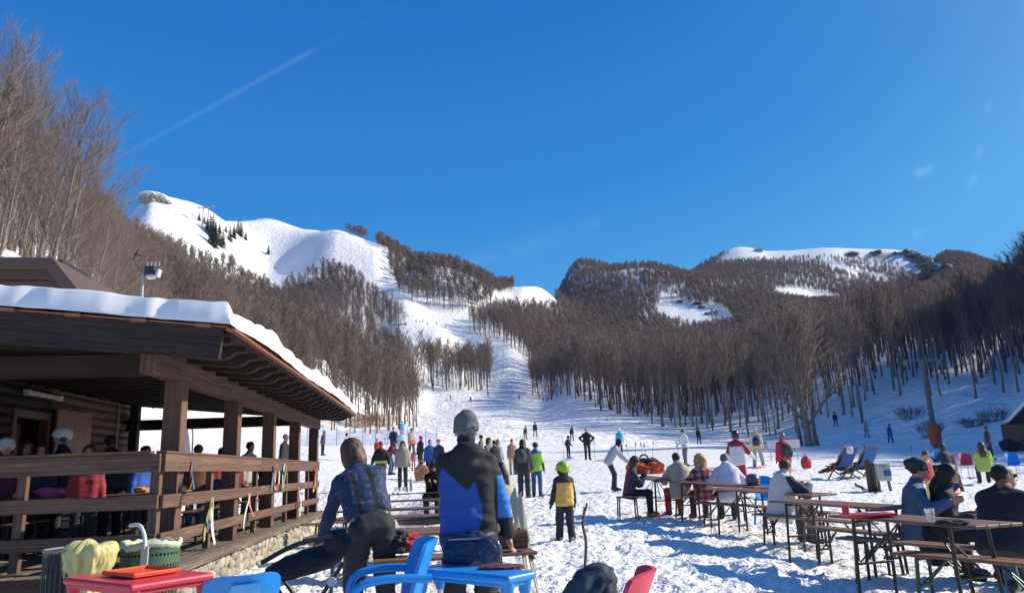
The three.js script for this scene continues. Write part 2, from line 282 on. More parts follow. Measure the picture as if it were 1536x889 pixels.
// kinds: hillside trees seen near by, slim forest trees, small far ones
const nearKinds = [11, 12, 13, 14].map(s => beech(s, { H: 16, r: 0.17, limbs: 17, from: 0.24, spread: 0.36, rise: 0.85, subs: 6, twigs: 5, fine: 1, twigL: 1.0, tw: 0.0135, limbsInTrunk: true, wob: 0.4 }));
const midKinds = [21, 22, 23, 24, 25].map(s => beech(s, { H: 16, r: 0.155, limbs: 18, from: 0.42, spread: 0.23, rise: 1.3, subs: 6, twigs: 5, twigL: 0.95, tw: 0.021, limbsInTrunk: true, wob: 0.3, sides: 5 }));
const massKinds = [31, 32, 33, 34].map(s => beech(s, { H: 15, r: 0.16, limbs: 16, from: 0.36, spread: 0.27, rise: 1.2, subs: 5, twigs: 4, twigL: 1.1, tw: 0.034, wob: 0.3, sides: 4, limbSides: 3, nL: 3, stem: 5 }));
const farKinds = [41, 42, 43].map(s => beech(s, { H: 11.5, r: 0.17, limbs: 13, from: 0.28, spread: 0.31, rise: 0.9, subs: 4, twigs: 4, twigL: 1.4, tw: 0.078, wob: 0.3, sides: 3, limbSides: 3, nL: 2, stem: 3 }));

const inPoly = (x, y, P) => { let c = false; for (let i = 0, j = P.length - 1; i < P.length; j = i++) if ((P[i][1] > y) !== (P[j][1] > y) && x < (P[j][0] - P[i][0]) * (y - P[i][1]) / (P[j][1] - P[i][1]) + P[i][0]) c = !c; return c; };
// open runs and bare summits, as the ground that those picture areas show
const OPEN = [
  [[120, 330], [225, 285], [330, 322], [385, 322], [500, 346], [556, 362], [582, 385], [592, 430], [630, 466], [690, 470], [742, 464], [766, 436], [770, 428], [828, 428], [826, 448], [776, 454], [745, 478], [700, 496], [640, 512], [600, 520], [585, 505], [612, 490], [560, 442], [520, 412], [470, 398], [425, 394], [390, 382], [345, 378], [328, 402], [258, 378], [120, 360]],
  [[985, 468], [1000, 438], [1040, 444], [1078, 458], [1112, 492], [1092, 500], [1010, 500]],
  [[1160, 432], [1210, 436], [1290, 458], [1285, 466], [1220, 460], [1165, 446]],
  [[1078, 398], [1108, 366], [1150, 372], [1290, 366], [1370, 372], [1440, 420], [1390, 424], [1345, 402], [1290, 392], [1200, 388], [1130, 392]],
  [[1230, 398], [1290, 400], [1340, 412], [1330, 424], [1280, 418]],
  [[735, 512], [760, 518], [792, 548], [795, 600], [610, 600], [626, 588], [738, 588]],
  [[625, 455], [690, 472], [700, 500], [740, 512], [740, 556], [628, 556], [600, 520]],
  [[560, 498], [600, 500], [632, 540], [622, 560], [585, 520]],
  [[398, 425], [425, 428], [420, 445], [405, 440]],
  [[738, 448], [775, 436], [835, 424], [832, 464], [772, 468], [738, 478]],
];
const startTable = [[-400, 36], [0, 40], [180, 46], [230, 49], [300, 76], [400, 88], [500, 95], [560, 98], [600, 101], [628, 108], [634, 238], [735, 238], [742, 330], [786, 330], [792, 236], [830, 205], [870, 158], [920, 132], [960, 116], [1050, 104], [1150, 98], [1215, 92], [1260, 92], [1300, 92], [1400, 92], [1536, 82], [1800, 66], [3500, 56]];
const treeStart = px => { let i = 0; while (i < startTable.length - 2 && px > startTable[i + 1][0]) i++; const [a, b] = [startTable[i], startTable[i + 1]]; return lerp(a[1], b[1], Math.min(1, Math.max(0, (px - a[0]) / (b[0] - a[0])))); };
const treeSpots = [];
{
  const R = rng(77), mx = new Float32Array(1200).fill(-9);
  let d = 36;
  while (d < 1650) {
    const sp = d < 120 ? 3.0 : d < 220 ? 3.3 : d < 450 ? 3.7 : d < 800 ? 3.7 : 5.4, azMax = d < 180 ? 1.25 : 0.72;
    const da = sp / d;
    for (let az = -0.86; az < azMax; az += da) {
      const A = az + (R() - 0.5) * da * 0.9, D = d + (R() - 0.5) * sp * 0.9, keep = R(), size = R(), kind = R(), rot = R(), tilt = R();
      const x = Math.sin(A) * D, z = -Math.cos(A) * D, y = ground(x, z), colPx = 768 + 1030 * Math.tan(A);
      if (D < treeStart(colPx)) continue;
      const bin = Math.floor((A + 1) / 2.4 * 1200), tan0 = (y - EYE) / D;
      const [px, py] = toPixel(x, y, z);
      let open = false; for (const [pi, P] of OPEN.entries()) if (!((pi === 1 || pi === 4) && fbm(x / 22, 31, z / 22, 3) > 0.14) && inPoly(px + 5 * noise3(x / 30, 3, z / 30), py + 3 * noise3(x / 30, 8, z / 30), P) && D > 225) { open = true; break; }
      if (open) continue;
      let dens = 0.93; const thin = fbm(x / 45, 9, z / 45, 2);
      if (D > 400 && px > 590 && px < 765 && py > 396) dens = 0.62 + 0.6 * thin;
      if (D > 600 && px > 930 && px < 965 && py < 450) dens = 0.5;
      if (D > 500 && px > 960 && px < 1120 && py > 425) dens = 0.62 + 0.6 * thin;
      if (D > 900 && px > 1180 && px < 1420 && py < 430) dens = 0.6 + 0.9 * thin;
      if (px > 1225 && D < 130) dens = 0.5 + 0.35 * sstep(100, 130, D);
      if (D > 400 && px < 600) dens = 0.95 + 0.5 * thin;
      if (px > 410 && px < 480 && D > 470) dens = 0.35;
      if (px < 470 && D > 500) dens = 0; if (px < 565 && D > 560) dens = px > 512 && px < 552 && py > 352 ? 0.6 : 0; if (px > 1580 && D < 170) dens = 0.95;
      if (px > 540 && px < 700 && py > 560 && D > 105 && px > 630) dens = 0.8;
      if (D > 1400) dens = 0; if (keep > dens) continue;
      const Ht = D >= 450 ? lerp(7, 11.5, size) : px < 260 && D < 120 ? lerp(10.5, 15, size) * lerp(1, 0.66, sstep(10, 210, px)) : px < 632 ? lerp(8, 12.5, size) : px < 745 ? lerp(10, 15.5, size) : lerp(10.5, 15.5, size);
      const tTop = (y + Ht - EYE) / D;
      if (D > 150 && tTop < mx[bin] + 0.001) continue;             // wholly behind nearer ground
      treeSpots.push({ x, y, z, D, px, py, Ht, kind, rot, tilt });
    }
    const step = sp; for (let b = 0; b < 1200; b++) { const A = (b + 0.5) / 1200 * 2.4 - 1; mx[b] = Math.max(mx[b], (ground(Math.sin(A) * d, -Math.cos(A) * d) - EYE) / d); }
    d += step;
  }
}
const inFrame = t => t.px > -60 && t.px < 1600;
const ranked = treeSpots.filter(inFrame).sort((a, b) => b.Ht / b.D - a.Ht / a.D);
const own = new Set(ranked.slice(0, 296));
function placeTree(o, t, H) { const s = t.Ht / H, w = s * (0.85 + 0.35 * t.tilt); o.position.set(t.x, t.y, t.z); o.scale.set(w, s, w); o.rotation.set((t.tilt - 0.5) * 0.07, t.rot * 6.283, (t.kind - 0.5) * 0.08); if (t.px < 260 && t.D < 95) { o.rotation.set(0, t.rot * 6.283, 0); o.rotation.order = 'ZYX'; o.rotation.z = -0.03 - 0.16 * t.tilt; } else o.rotation.order = 'XYZ'; }
const treeText = t => t.px < 250 && t.D < 130 ? ['bare grey-brown beech on the steep slope behind the log terrace', 'beeches on the slope behind the terrace']
  : t.px < 640 ? ['leafless beech at the wood edge beside the beginners piste', 'beeches along the left of the piste']
  : t.px < 1200 ? ['tall slender leafless beech in the dark wood right of the piste', 'beeches in the wood across the piste']
  : ['leafless beech on the blue shaded bank above the small lift', 'beeches on the shaded bank'];
for (const t of ranked.slice(0, 296)) {
  const near = t.D < 84 && t.px < 420, K = near ? nearKinds : midKinds, k = K[Math.floor(t.kind * K.length)], [l, g] = treeText(t);
  const o = thing('beech_tree', l, 'tree', [0, 0, 0], 0, g); placeTree(o, t, 16);
  part('trunk', k.trunk, barkMat, o); part('crown', k.crown, t.rot > 0.5 ? twigMat : twigMat2, o);
}
{
  const wood = new THREE.Group(); wood.name = 'beech_forest'; wood.userData = { label: 'leafless brown beech forest covering the hillsides and far ridges', category: 'forest', kind: 'stuff' }; scene.add(wood);
  const rest = treeSpots.filter(t => !own.has(t)), dummy = new THREE.Object3D(), colr = new THREE.Color();
  const put = (list, kinds, H, name) => kinds.forEach((k, q) => {
    const mine = list.filter(t => Math.min(kinds.length - 1, Math.floor(t.kind * kinds.length)) === q); if (!mine.length) return;
    const g = mergeGeometries([k.trunk, k.crown]); const im = new THREE.InstancedMesh(g, massMat, mine.length); im.name = name; im.castShadow = im.receiveShadow = true; im.userData.kind = 'stuff';
    mine.forEach((t, i) => { placeTree(dummy, t, H); dummy.updateMatrix(); im.setMatrixAt(i, dummy.matrix); const v = 0.82 + 0.36 * t.rot, w = 0.5 + 0.5 * fbm(t.x / 60, 1, t.z / 60, 2); im.setColorAt(i, colr.setRGB(v * lerp(0.92, 1.12, w), v, v * lerp(1.06, 0.94, w))); });
    wood.add(im);
  });
  put(rest.filter(t => t.D < 450), massKinds, 15, 'forest_trees');
  put(rest.filter(t => t.D >= 450), farKinds, 11.5, 'distant_forest_trees');
  console.log('trees', treeSpots.length, 'in frame', ranked.length, 'own', own.size, 'last own', ranked[295]?.D, 'left own', ranked.slice(0, 296).filter(t => t.px < 250).length, 'tri', nearKinds[0].crown.index.count / 3, midKinds[0].crown.index.count / 3, massKinds[0].crown.index.count / 3, farKinds[0].crown.index.count / 3);
}
// ------------------------------------------------------------------ wood and stone
function grainTex(seed, lo, hi, streak = 1) {                       // grain runs along v; colour multiplies the material
  const W = 128, Hh = 512, a = new Uint8Array(W * Hh * 4);
  for (let j = 0; j < Hh; j++) for (let i = 0; i < W; i++) {
    const p = (m, n, q) => { const an = i / W * 6.2832, bn = j / Hh * 6.2832; return fbm(seed + m * Math.cos(an), m * Math.sin(an) + n * Math.cos(bn) * 0.6, n * Math.sin(bn) * 0.6 + q, 3); };
    let v = 0.5 + 0.75 * p(5, 0.9, 1) * streak + 0.45 * p(16, 1.6, 4) + 0.2 * noise3(i * 0.7, j * 0.06, seed);
    v = lerp(lo, hi, Math.max(0, Math.min(1, v)));
    const k = (j * W + i) * 4, w = 0.03 * p(1.5, 1, 7); a[k] = 255 * Math.min(1, v * (1 + w)); a[k + 1] = 255 * v; a[k + 2] = 255 * Math.min(1, v * (1 - w)); a[k + 3] = 255;
  }
  const t = new THREE.DataTexture(a, W, Hh); t.wrapS = t.wrapT = THREE.RepeatWrapping; t.magFilter = THREE.LinearFilter; t.minFilter = THREE.LinearMipmapLinearFilter; t.generateMipmaps = true; t.colorSpace = THREE.SRGBColorSpace; t.repeat.set(2.2, 0.45); t.needsUpdate = true; return t;
}
const grainA = grainTex(3, 0.62, 1), grainB = grainTex(19, 0.5, 1);
const wood = (r, g, b, rough = 0.75, tex = grainA) => std(r, g, b, rough, { map: tex, bumpMap: tex, bumpScale: 0.004 });
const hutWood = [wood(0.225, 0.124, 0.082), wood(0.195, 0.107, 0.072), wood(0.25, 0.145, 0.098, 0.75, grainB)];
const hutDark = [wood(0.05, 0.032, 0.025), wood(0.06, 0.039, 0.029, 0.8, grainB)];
const deckWood = [wood(0.30, 0.235, 0.18, 0.85, grainB), wood(0.26, 0.205, 0.155, 0.85, grainB), wood(0.33, 0.26, 0.205, 0.85)];
const tableWood = [wood(0.36, 0.195, 0.115, 0.6), wood(0.31, 0.17, 0.105, 0.6, grainB)];
const pick = (arr, r) => arr[Math.floor(r() * arr.length) % arr.length];
const plankCache = new Map();
function plank(w, h, l, bev = 0.006) {                              // a box with eased edges, grain along its longest side, uv in metres
  const key = [w, h, l, bev].map(v => v.toFixed(4)).join(); if (plankCache.has(key)) return plankCache.get(key);
  const b = Math.min(bev, w / 3, h / 3, l / 3), g0 = new THREE.BoxGeometry(w, h, l).toNonIndexed();
  const P = g0.attributes.position, dims = [w, h, l], ax = dims.indexOf(Math.max(w, h, l));
  // eased box: three nested slabs' corner points through a convex outline
  const pts = []; for (const sx of [-1, 1]) for (const sy of [-1, 1]) for (const sz of [-1, 1]) { const X = sx * w / 2, Y = sy * h / 2, Z = sz * l / 2; pts.push([X - sx * b, Y, Z, sx, sy, sz]); }
  const pos = [], quad = (a, bb, c, d) => pos.push(...a, ...bb, ...c, ...a, ...c, ...d);
  const X = w / 2, Y = h / 2, Z = l / 2, x = X - b, y = Y - b, z = Z - b;
  const F = [[[X, -y, z], [X, -y, -z], [X, y, -z], [X, y, z]], [[-X, -y, -z], [-X, -y, z], [-X, y, z], [-X, y, -z]], [[-x, Y, z], [x, Y, z], [x, Y, -z], [-x, Y, -z]], [[-x, -Y, -z], [x, -Y, -z], [x, -Y, z], [-x, -Y, z]], [[-x, -y, Z], [x, -y, Z], [x, y, Z], [-x, y, Z]], [[x, -y, -Z], [-x, -y, -Z], [-x, y, -Z], [x, y, -Z]]];
  for (const f of F) quad(...f);
  for (const s of [-1, 1]) for (const t of [-1, 1]) {              // twelve chamfers
    const E = [[[s * X, t * y, -z], [s * x, t * Y, -z], [s * x, t * Y, z], [s * X, t * y, z]], [[-x, s * Y, t * z], [-x, s * y, t * Z], [x, s * y, t * Z], [x, s * Y, t * z]], [[s * X, -y, t * z], [s * X, y, t * z], [s * x, y, t * Z], [s * x, -y, t * Z]]];
    E.forEach((e) => { const n = V3(...e[1]).sub(V3(...e[0])).cross(V3(...e[2]).sub(V3(...e[0]))); const c = V3(...e[0]).add(V3(...e[2])); n.dot(c) > 0 ? quad(...e) : quad(...[...e].reverse()); });
  }
  for (const sx of [-1, 1]) for (const sy of [-1, 1]) for (const sz of [-1, 1]) { const t = [[sx * X, sy * y, sz * z], [sx * x, sy * Y, sz * z], [sx * x, sy * y, sz * Z]]; if (sx * sy * sz < 0) t.reverse(); pos.push(...t.flat()); }
  const g = new THREE.BufferGeometry(); g.setAttribute('position', new THREE.Float32BufferAttribute(pos, 3)); g.computeVertexNormals();
  const N = g.attributes.normal, uv = []; const off = (plankCache.size * 0.377) % 7;
  for (let i = 0; i < pos.length / 3; i++) { const p = [pos[i * 3], pos[i * 3 + 1], pos[i * 3 + 2]], n = [Math.abs(N.getX(i)), Math.abs(N.getY(i)), Math.abs(N.getZ(i))]; const na = n.indexOf(Math.max(...n)); const rest = [0, 1, 2].filter(q => q !== na); let va = rest.includes(ax) ? ax : rest[1]; const ua = rest.find(q => q !== va); uv.push(p[ua] + off, p[va] + off * 1.7); }
  g.setAttribute('uv', new THREE.Float32BufferAttribute(uv, 2)); plankCache.set(key, g); g0.dispose(); return g;
}
function board(name, w, h, l, x, y, z, mat, parent, rx = 0, ry = 0, rz = 0) { const m = part(name, plank(w, h, l), mat, parent); m.position.set(x, y, z); m.rotation.set(rx, ry, rz); return m; }
const steelMat = std(0.45, 0.45, 0.46, 0.4, { metalness: 0.8 }), darkSteel = std(0.035, 0.04, 0.038, 0.5, { metalness: 0.3 }), copperMat = std(0.42, 0.17, 0.10, 0.5, { metalness: 0.6 });

// ------------------------------------------------------------------ the log terrace and its lodge
const hutTurn = -azOf(655, 705);
const hutAt = atDepth(256, 716, 10);                               // foot of the first post
const hut = thing('terrace_hut', 'dark brown timber terrace with snowy roof, plank railing and stone plinth', 'hut', [hutAt.x, 0, hutAt.z], hutTurn);
const hutWorld = (x, y, z) => V3(x, y, z).applyAxisAngle(V3(0, 1, 0), hutTurn).add(V3(hutAt.x, 0, hutAt.z));
const DECK = 0.44, BAY = 2.62, ZF = 0.68, ZB = -4 * BAY - 0.35, PITCHR = 0.105;
const roofY = x => 2.96 - x * PITCHR;                              // top of the rafters
{
  const R = rng(5);
  for (let k = 0; k < 5; k++) board('post', 0.22, 2.1, 0.22, 0, DECK + 1.05, -k * BAY, hutWood[k % 3], hut);
  for (let k = 2; k < 3; k++) board('post', 0.2, 3.0, 0.2, -4.4, DECK + 1.4, -k * 4.6 - 1, hutDark[k % 2], hut);
  board('eaves_beam', 0.2, 0.3, 11.9, 0, 2.69, -5.0, hutWood[2], hut);
  board('cross_beam', 4.9, 0.26, 0.2, -2.6, 2.62 + 0.15, -0.02, hutDark[0], hut);
  board('cross_beam', 4.9, 0.26, 0.2, -2.6, 2.62 + 0.15, -4 * BAY, hutDark[0], hut);
  // railing: three boards a side, in two lengths, with small uprights between the posts
  const rails = [[1.455, 0.20, 0], [1.055, 0.15, 1], [0.665, 0.13, 2]];
  for (const [y, h, q] of rails) {
    board('rail_board', 0.045, h, 4.66, 0.14, y + h / 2, ZF - 2.33, hutWood[q], hut);
    board('rail_board', 0.045, h, 6.5, 0.14, y + h / 2, ZF - 4.67 - 3.25, hutWood[(q + 1) % 3], hut);
    board('rail_board', 4.2, h, 0.045, 0.115 - 2.1, y + h / 2, ZF + 0.024, hutWood[(q + 2) % 3], hut);
    board('rail_board', 4.2, h, 0.045, 0.112 - 6.3, y + h / 2, ZF + 0.024, hutWood[q], hut);
  }
  board('rail_cap', 0.12, 0.03, 11.2, 0.11, 1.672, ZF - 5.6, hutWood[1], hut);
  board('rail_cap', 8.4, 0.03, 0.12, 0.04 - 4.2, 1.671, ZF + 0.07, hutWood[0], hut);
  for (let k = 0; k < 4; k++) board('baluster', 0.08, 1.2, 0.1, 0.07, DECK + 0.61, -(k + 0.5) * BAY, hutWood[(k + 1) % 3], hut);
  board('baluster', 0.1, 1.2, 0.1, 0.05, DECK + 0.61, ZF - 0.07, hutWood[0], hut);
  for (let k = 1; k < 6; k++) board('baluster', 0.1, 1.2, 0.08, -k * 1.35, DECK + 0.61, ZF - 0.05, hutWood[k % 3], hut);
  // deck, each board
  for (let k = 0; k < 36; k++) board('deck_board', 0.138, 0.035, 12.3, 0.3 - k * 0.142, DECK - 0.018 + (R() - 0.5) * 0.004, 1.15 - 6.15, pick(deckWood, R), hut);
  board('deck_edge', 0.035, 0.07, 12.3, 0.39, DECK - 0.038, 1.15 - 6.15, deckWood[1], hut);
  board('deck_edge', 5.3, 0.13, 0.035, -2.25, DECK - 0.068, 1.17, hutDark[0], hut);
  // plinth
  const core = part('plinth', new THREE.BoxGeometry(5.36, 0.9, 12.0), std(0.33, 0.30, 0.25, 0.95, { bumpMap: snowBump, bumpScale: 0.03 }), hut); core.position.set(-2.37, DECK - 0.58, -4.95);
  const stoneGeos = [0, 1, 2, 3, 4, 5].map(s => { const g = mergeVertices(new THREE.IcosahedronGeometry(1, 1).deleteAttribute('uv').deleteAttribute('normal')), P = g.attributes.position; for (let i = 0; i < P.count; i++) { const f = 1 + 0.32 * noise3(P.getX(i) * 1.4 + s * 9, P.getY(i) * 1.4, P.getZ(i) * 1.4); P.setXYZ(i, P.getX(i) * f, P.getY(i) * f, P.getZ(i) * f); } g.computeVertexNormals(); return g; });
  const stoneMats = [std(0.40, 0.36, 0.27, 0.9), std(0.30, 0.28, 0.235, 0.9), std(0.46, 0.42, 0.33, 0.9), std(0.24, 0.225, 0.20, 0.9), std(0.36, 0.30, 0.21, 0.9)];
  for (let z = 0.95; z > -10.9;) {
    const w = lerp(0.13, 0.24, R());
    for (let y = -0.12; y < DECK - 0.16;) { const h = lerp(0.09, 0.17, R()); const m = part('stone', pick(stoneGeos, R), pick(stoneMats, R), hut); m.position.set(0.31, y + h / 2, z - w / 2 + (R() - 0.5) * 0.05); m.scale.set(0.035 + 0.03 * R(), h * 0.56, w * 0.56); m.rotation.x = (R() - 0.5) * 0.9; y += h; }
    z -= w;
  }
  // rafters with shaped tails, roof boards, snow
  const rafterShape = new THREE.Shape(); rafterShape.moveTo(-5.6, 0); rafterShape.lineTo(0.96, 0); rafterShape.lineTo(0.96, -0.055); rafterShape.quadraticCurveTo(0.86, -0.06, 0.82, -0.1); rafterShape.quadraticCurveTo(0.76, -0.17, 0.62, -0.17); rafterShape.lineTo(-5.6, -0.17); rafterShape.closePath();
  const rafterGeo = new THREE.ExtrudeGeometry(rafterShape, { depth: 0.1, bevelEnabled: true, bevelSize: 0.006, bevelThickness: 0.006, bevelSegments: 1, curveSegments: 5 });
  { const P = rafterGeo.attributes.position, uv = []; for (let i = 0; i < P.count; i++) uv.push(P.getY(i) + P.getZ(i), P.getX(i)); rafterGeo.setAttribute('uv', new THREE.Float32BufferAttribute(uv, 2)); }
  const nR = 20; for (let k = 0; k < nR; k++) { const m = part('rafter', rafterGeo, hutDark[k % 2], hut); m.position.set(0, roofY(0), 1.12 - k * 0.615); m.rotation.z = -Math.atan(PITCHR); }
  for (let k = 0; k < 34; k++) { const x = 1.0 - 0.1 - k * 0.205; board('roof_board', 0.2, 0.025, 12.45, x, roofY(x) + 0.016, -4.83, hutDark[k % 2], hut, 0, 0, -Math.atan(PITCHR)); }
  // verge boards at the open gable end
  board('verge_board', 8.2, 0.29, 0.06, 0.94 - 4.1, roofY(-3.0) - 0.115, 1.43, hutDark[1], hut, 0, 0, -Math.atan(PITCHR));
  board('verge_board', 8.2, 0.09, 0.05, 0.96 - 4.1, roofY(-2.98) + 0.03, 1.488, hutDark[0], hut, 0, 0, -Math.atan(PITCHR));
  const flash = (name, w, h, l, x, y, z, rz) => { const m = part(name, plank(w, h, l, 0.003), copperMat, hut); m.position.set(x, y, z); m.rotation.z = rz; return m; };
  flash('drip_edge', 8.25, 0.02, 0.1, 0.98 - 4.1, roofY(-2.96) + 0.088, 1.47, -Math.atan(PITCHR));
  flash('drip_edge', 0.1, 0.03, 12.65, 1.03, roofY(1.03) + 0.045, -4.8, -Math.atan(PITCHR));
    for (let k = 0; k < 11; k++) { const x = 0.75 - k * 0.66; flash('roof_clip', 0.16, 0.035, 0.14, x, roofY(x) + 0.062, 1.5, -0.08); }
}
function snowSlab(x0, x1, z0, z1, base, thick, seed, nx, nz) {       // rounded, uneven slab of settled snow over a sloping roof
  const pos = [], idx = [], top = (i, j) => j * (nx + 1) + i;
  for (let j = 0; j <= nz; j++) for (let i = 0; i <= nx; i++) {
    const u = i / nx, v = j / nz, ux = 1 - Math.pow(1 - u, 1.6);
    let x = lerp(x0, x1, ux), z = lerp(z0, z1, v);
    const e = Math.min((x1 - x) * 1.25, (z0 - z) * 1.5, (z - z1) * 1.5), bulge = 0.05 * fbm(z * 1.1, seed, 3, 3) + 0.06 * noise3(z * 0.7, seed, 8);
    const rim = Math.sqrt(Math.max(0, 1 - Math.pow(1 - Math.min(1, e / 0.15), 2)));
    const h = thick * (0.78 + 0.12 * fbm(x * 0.6, seed, z * 0.6, 3) + 0.1 * fbm(x * 4, seed, z * 4, 3) + 0.42 * fbm(x * 0.9, seed + 2, z * 1.6, 3) * sstep(1.5, 0.2, x1 - x)) * (0.16 + 0.84 * rim);
    if (z0 - z < 0.6) z += (0.05 * fbm(x * 2.2, seed, 5, 3) + 0.03 * noise3(x * 6, seed, 1)) * sstep(0.6, 0, z0 - z); if (x1 - x < 0.9) x += bulge * sstep(0.9, 0.0, x1 - x);
    pos.push(x, base(x) + h, z);
  }
  const n = pos.length / 3;
  for (let j = 0; j < nz; j++) for (let i = 0; i < nx; i++) { const a = top(i, j), b = top(i + 1, j), c = top(i + 1, j + 1), d = top(i, j + 1); idx.push(a, b, c, a, c, d); }
  for (let k = 0; k < n; k++) pos.push(pos[k * 3], base(pos[k * 3]), pos[k * 3 + 2]);
  const skirt = (a, b) => idx.push(a, a + n, b + n, a, b + n, b);
  for (let i = 0; i < nx; i++) { skirt(top(i, 0), top(i + 1, 0)); skirt(top(i + 1, nz), top(i, nz)); }
  for (let j = 0; j < nz; j++) { skirt(top(nx, j), top(nx, j + 1)); skirt(top(0, j + 1), top(0, j)); }
  const g = new THREE.BufferGeometry(); g.setAttribute('position', new THREE.Float32BufferAttribute(pos, 3)); const uv = []; for (let i = 0; i < pos.length; i += 3) uv.push(pos[i] + pos[i + 1], pos[i + 2] + pos[i + 1]); g.setAttribute('uv', new THREE.Float32BufferAttribute(uv, 2)); g.setIndex(idx); g.computeVertexNormals(); return g;
}
part('roof_snow', snowSlab(-7, 1.09, 1.56, -11.1, x => roofY(x) + 0.095, 0.31, 4, 130, 230), roofSnowMat, hut);

// lodge behind the terrace: log wall with an open door, brown eaves above the terrace roof
const lodge = thing('log_lodge', 'brown log lodge with open door and layered eaves behind the terrace', 'building', [hutAt.x, 0, hutAt.z], hutTurn);
{
  const R = rng(8), wx = -4.75;
  const logGeo = (len) => { const g = new THREE.CylinderGeometry(0.105, 0.105, len, 12, 1).rotateX(Math.PI / 2); const uv = g.attributes.uv; for (let i = 0; i < uv.count; i++) { const u = uv.getX(i), v = uv.getY(i); uv.setXY(i, u * 0.66, v * len); } return g; };
  const L1 = logGeo(4.1), L0 = logGeo(4.6), doorTop = 2.62;
  for (let k = 0; k < 16; k++) { const y = DECK + 0.1 + k * 0.185; const inDoor = y < doorTop;
    const m = part('log', L1, hutWood[k % 3], lodge); m.position.set(wx, y, -8.6); m.rotation.z = R();
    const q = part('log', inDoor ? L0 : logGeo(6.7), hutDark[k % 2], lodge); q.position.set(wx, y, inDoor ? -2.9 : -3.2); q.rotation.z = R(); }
  board('end_post', 0.22, 3.1, 0.22, wx + 0.02, DECK + 1.5, -10.72, hutDark[0], lodge);
  const frame = part('door_frame', plank(0.18, 2.2, 0.12), wood(0.22, 0.10, 0.055, 0.5), lodge); frame.position.set(wx + 0.03, DECK + 1.1, -5.25);
  const frame2 = part('door_frame', plank(0.18, 2.2, 0.12), frame.material, lodge); frame2.position.set(wx + 0.03, DECK + 1.1, -6.5);
  const lintel = part('door_lintel', plank(0.18, 0.14, 1.37), frame.material, lodge); lintel.position.set(wx + 0.03, DECK + 2.27, -5.875);
  const inner = part('inner_door', plank(0.05, 2.1, 0.9), wood(0.5, 0.24, 0.11, 0.4), lodge); inner.position.set(wx - 0.3, DECK + 1.06, -5.75);
  const pane = part('door_pane', plank(0.02, 1.5, 0.34), std(0.02, 0.02, 0.022, 0.12), inner); pane.position.set(0.032, 0.15, 0.02);
  const leaf = part('door_leaf', plank(0.05, 2.42, 1.55), wood(0.46, 0.19, 0.085, 0.38), lodge); leaf.position.set(wx + 0.2, DECK + 1.24, -7.35);
  const hand = part('handle', new THREE.CapsuleGeometry(0.012, 0.11, 3, 8).rotateX(Math.PI / 2), steelMat, leaf); hand.position.set(0.05, -0.05, -0.66);
  const lamp = part('strip_lamp', new RoundedBoxGeometry(0.1, 0.09, 1.25, 2, 0.02), std(0.72, 0.70, 0.60, 0.4), lodge); lamp.position.set(wx + 0.2, DECK + 2.66, -6.0);
  for (const s of [-1, 1]) { const c = part('lamp_cap', new RoundedBoxGeometry(0.115, 0.11, 0.14, 2, 0.015), std(0.8, 0.79, 0.72, 0.4), lamp); c.position.set(0.0, 0, s * 0.6); }
  const pipe = part('conduit', new THREE.CylinderGeometry(0.025, 0.025, 2.4, 8), std(0.4, 0.4, 0.4, 0.5), lodge); pipe.position.set(wx + 0.14, DECK + 1.6, -9.7);
  const meter = part('meter_box', new RoundedBoxGeometry(0.14, 0.42, 0.3, 2, 0.02), std(0.32, 0.34, 0.36, 0.5), lodge); meter.position.set(wx + 0.18, DECK + 1.35, -10.05);
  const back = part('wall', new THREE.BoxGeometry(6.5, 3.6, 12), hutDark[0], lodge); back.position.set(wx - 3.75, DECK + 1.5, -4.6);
  // eaves of the upper roof: boards stepping out, level and then falling to the right
  const at = (px, py, d) => { const p = atDepth(px, py, d).sub(V3(hutAt.x, 0, hutAt.z)).applyAxisAngle(V3(0, 1, 0), -hutTurn); return p; };
  const A = at(-260, 372, 14.4), B = at(78, 387, 13.2), C = at(132, 452, 13);
  const zE = -2.4, chev = (dy, th, dz, depth, mat, name) => { const s = new THREE.Shape(), o = dy, q = dy * 0.75; s.moveTo(A.x, B.y + 0.05 - o); s.lineTo(B.x - q * 0.4, B.y - o); s.lineTo(C.x - q, C.y - o * 0.2); s.lineTo(C.x - q - th * 1.15, C.y - o * 0.2); s.lineTo(B.x - q * 0.4 - th * 0.5, B.y - o - th); s.lineTo(A.x, B.y + 0.05 - o - th); s.closePath();
    const g = new THREE.ExtrudeGeometry(s, { depth, bevelEnabled: true, bevelSize: 0.008, bevelThickness: 0.008, bevelSegments: 1 }); const m = part(name, g, mat, lodge); m.position.z = zE - dz - depth; return m; };
  const br = [std(0.075, 0.044, 0.034, 0.6), std(0.10, 0.06, 0.046, 0.6), std(0.055, 0.034, 0.027, 0.6)];
  chev(0, 0.16, -0.12, 4.2, br[1], 'verge_board'); chev(0.17, 0.13, 0.02, 4, br[0], 'verge_board'); chev(0.32, 0.2, 0.12, 4, br[1], 'verge_board'); chev(0.54, 0.36, 0.3, 3.8, br[2], 'soffit_board');
  const gable = part('gable_wall', new THREE.BoxGeometry(5.4, 1, 3.4), br[0], lodge); { const lo = roofY(B.x - 6) + 0.2; gable.scale.y = B.y - 0.3 - lo; gable.position.set(B.x - 3.3, (B.y - 0.3 + lo) / 2, zE - 2.6); }
  const cap = part('ridge_cap', plank(3.2, 0.13, 0.9), std(0.03, 0.028, 0.028, 0.5), lodge); cap.position.set(B.x - 1.72, B.y + 0.075, zE - 0.9);
  const sn = part('roof_snow', snowSlab(-4, 0, 0, -2.2, () => 0, 0.2, 9, 20, 20), roofSnowMat, lodge); sn.position.set(B.x - 0.75, B.y + 0.045, zE - 1.6); sn.scale.y = 0.8;
}
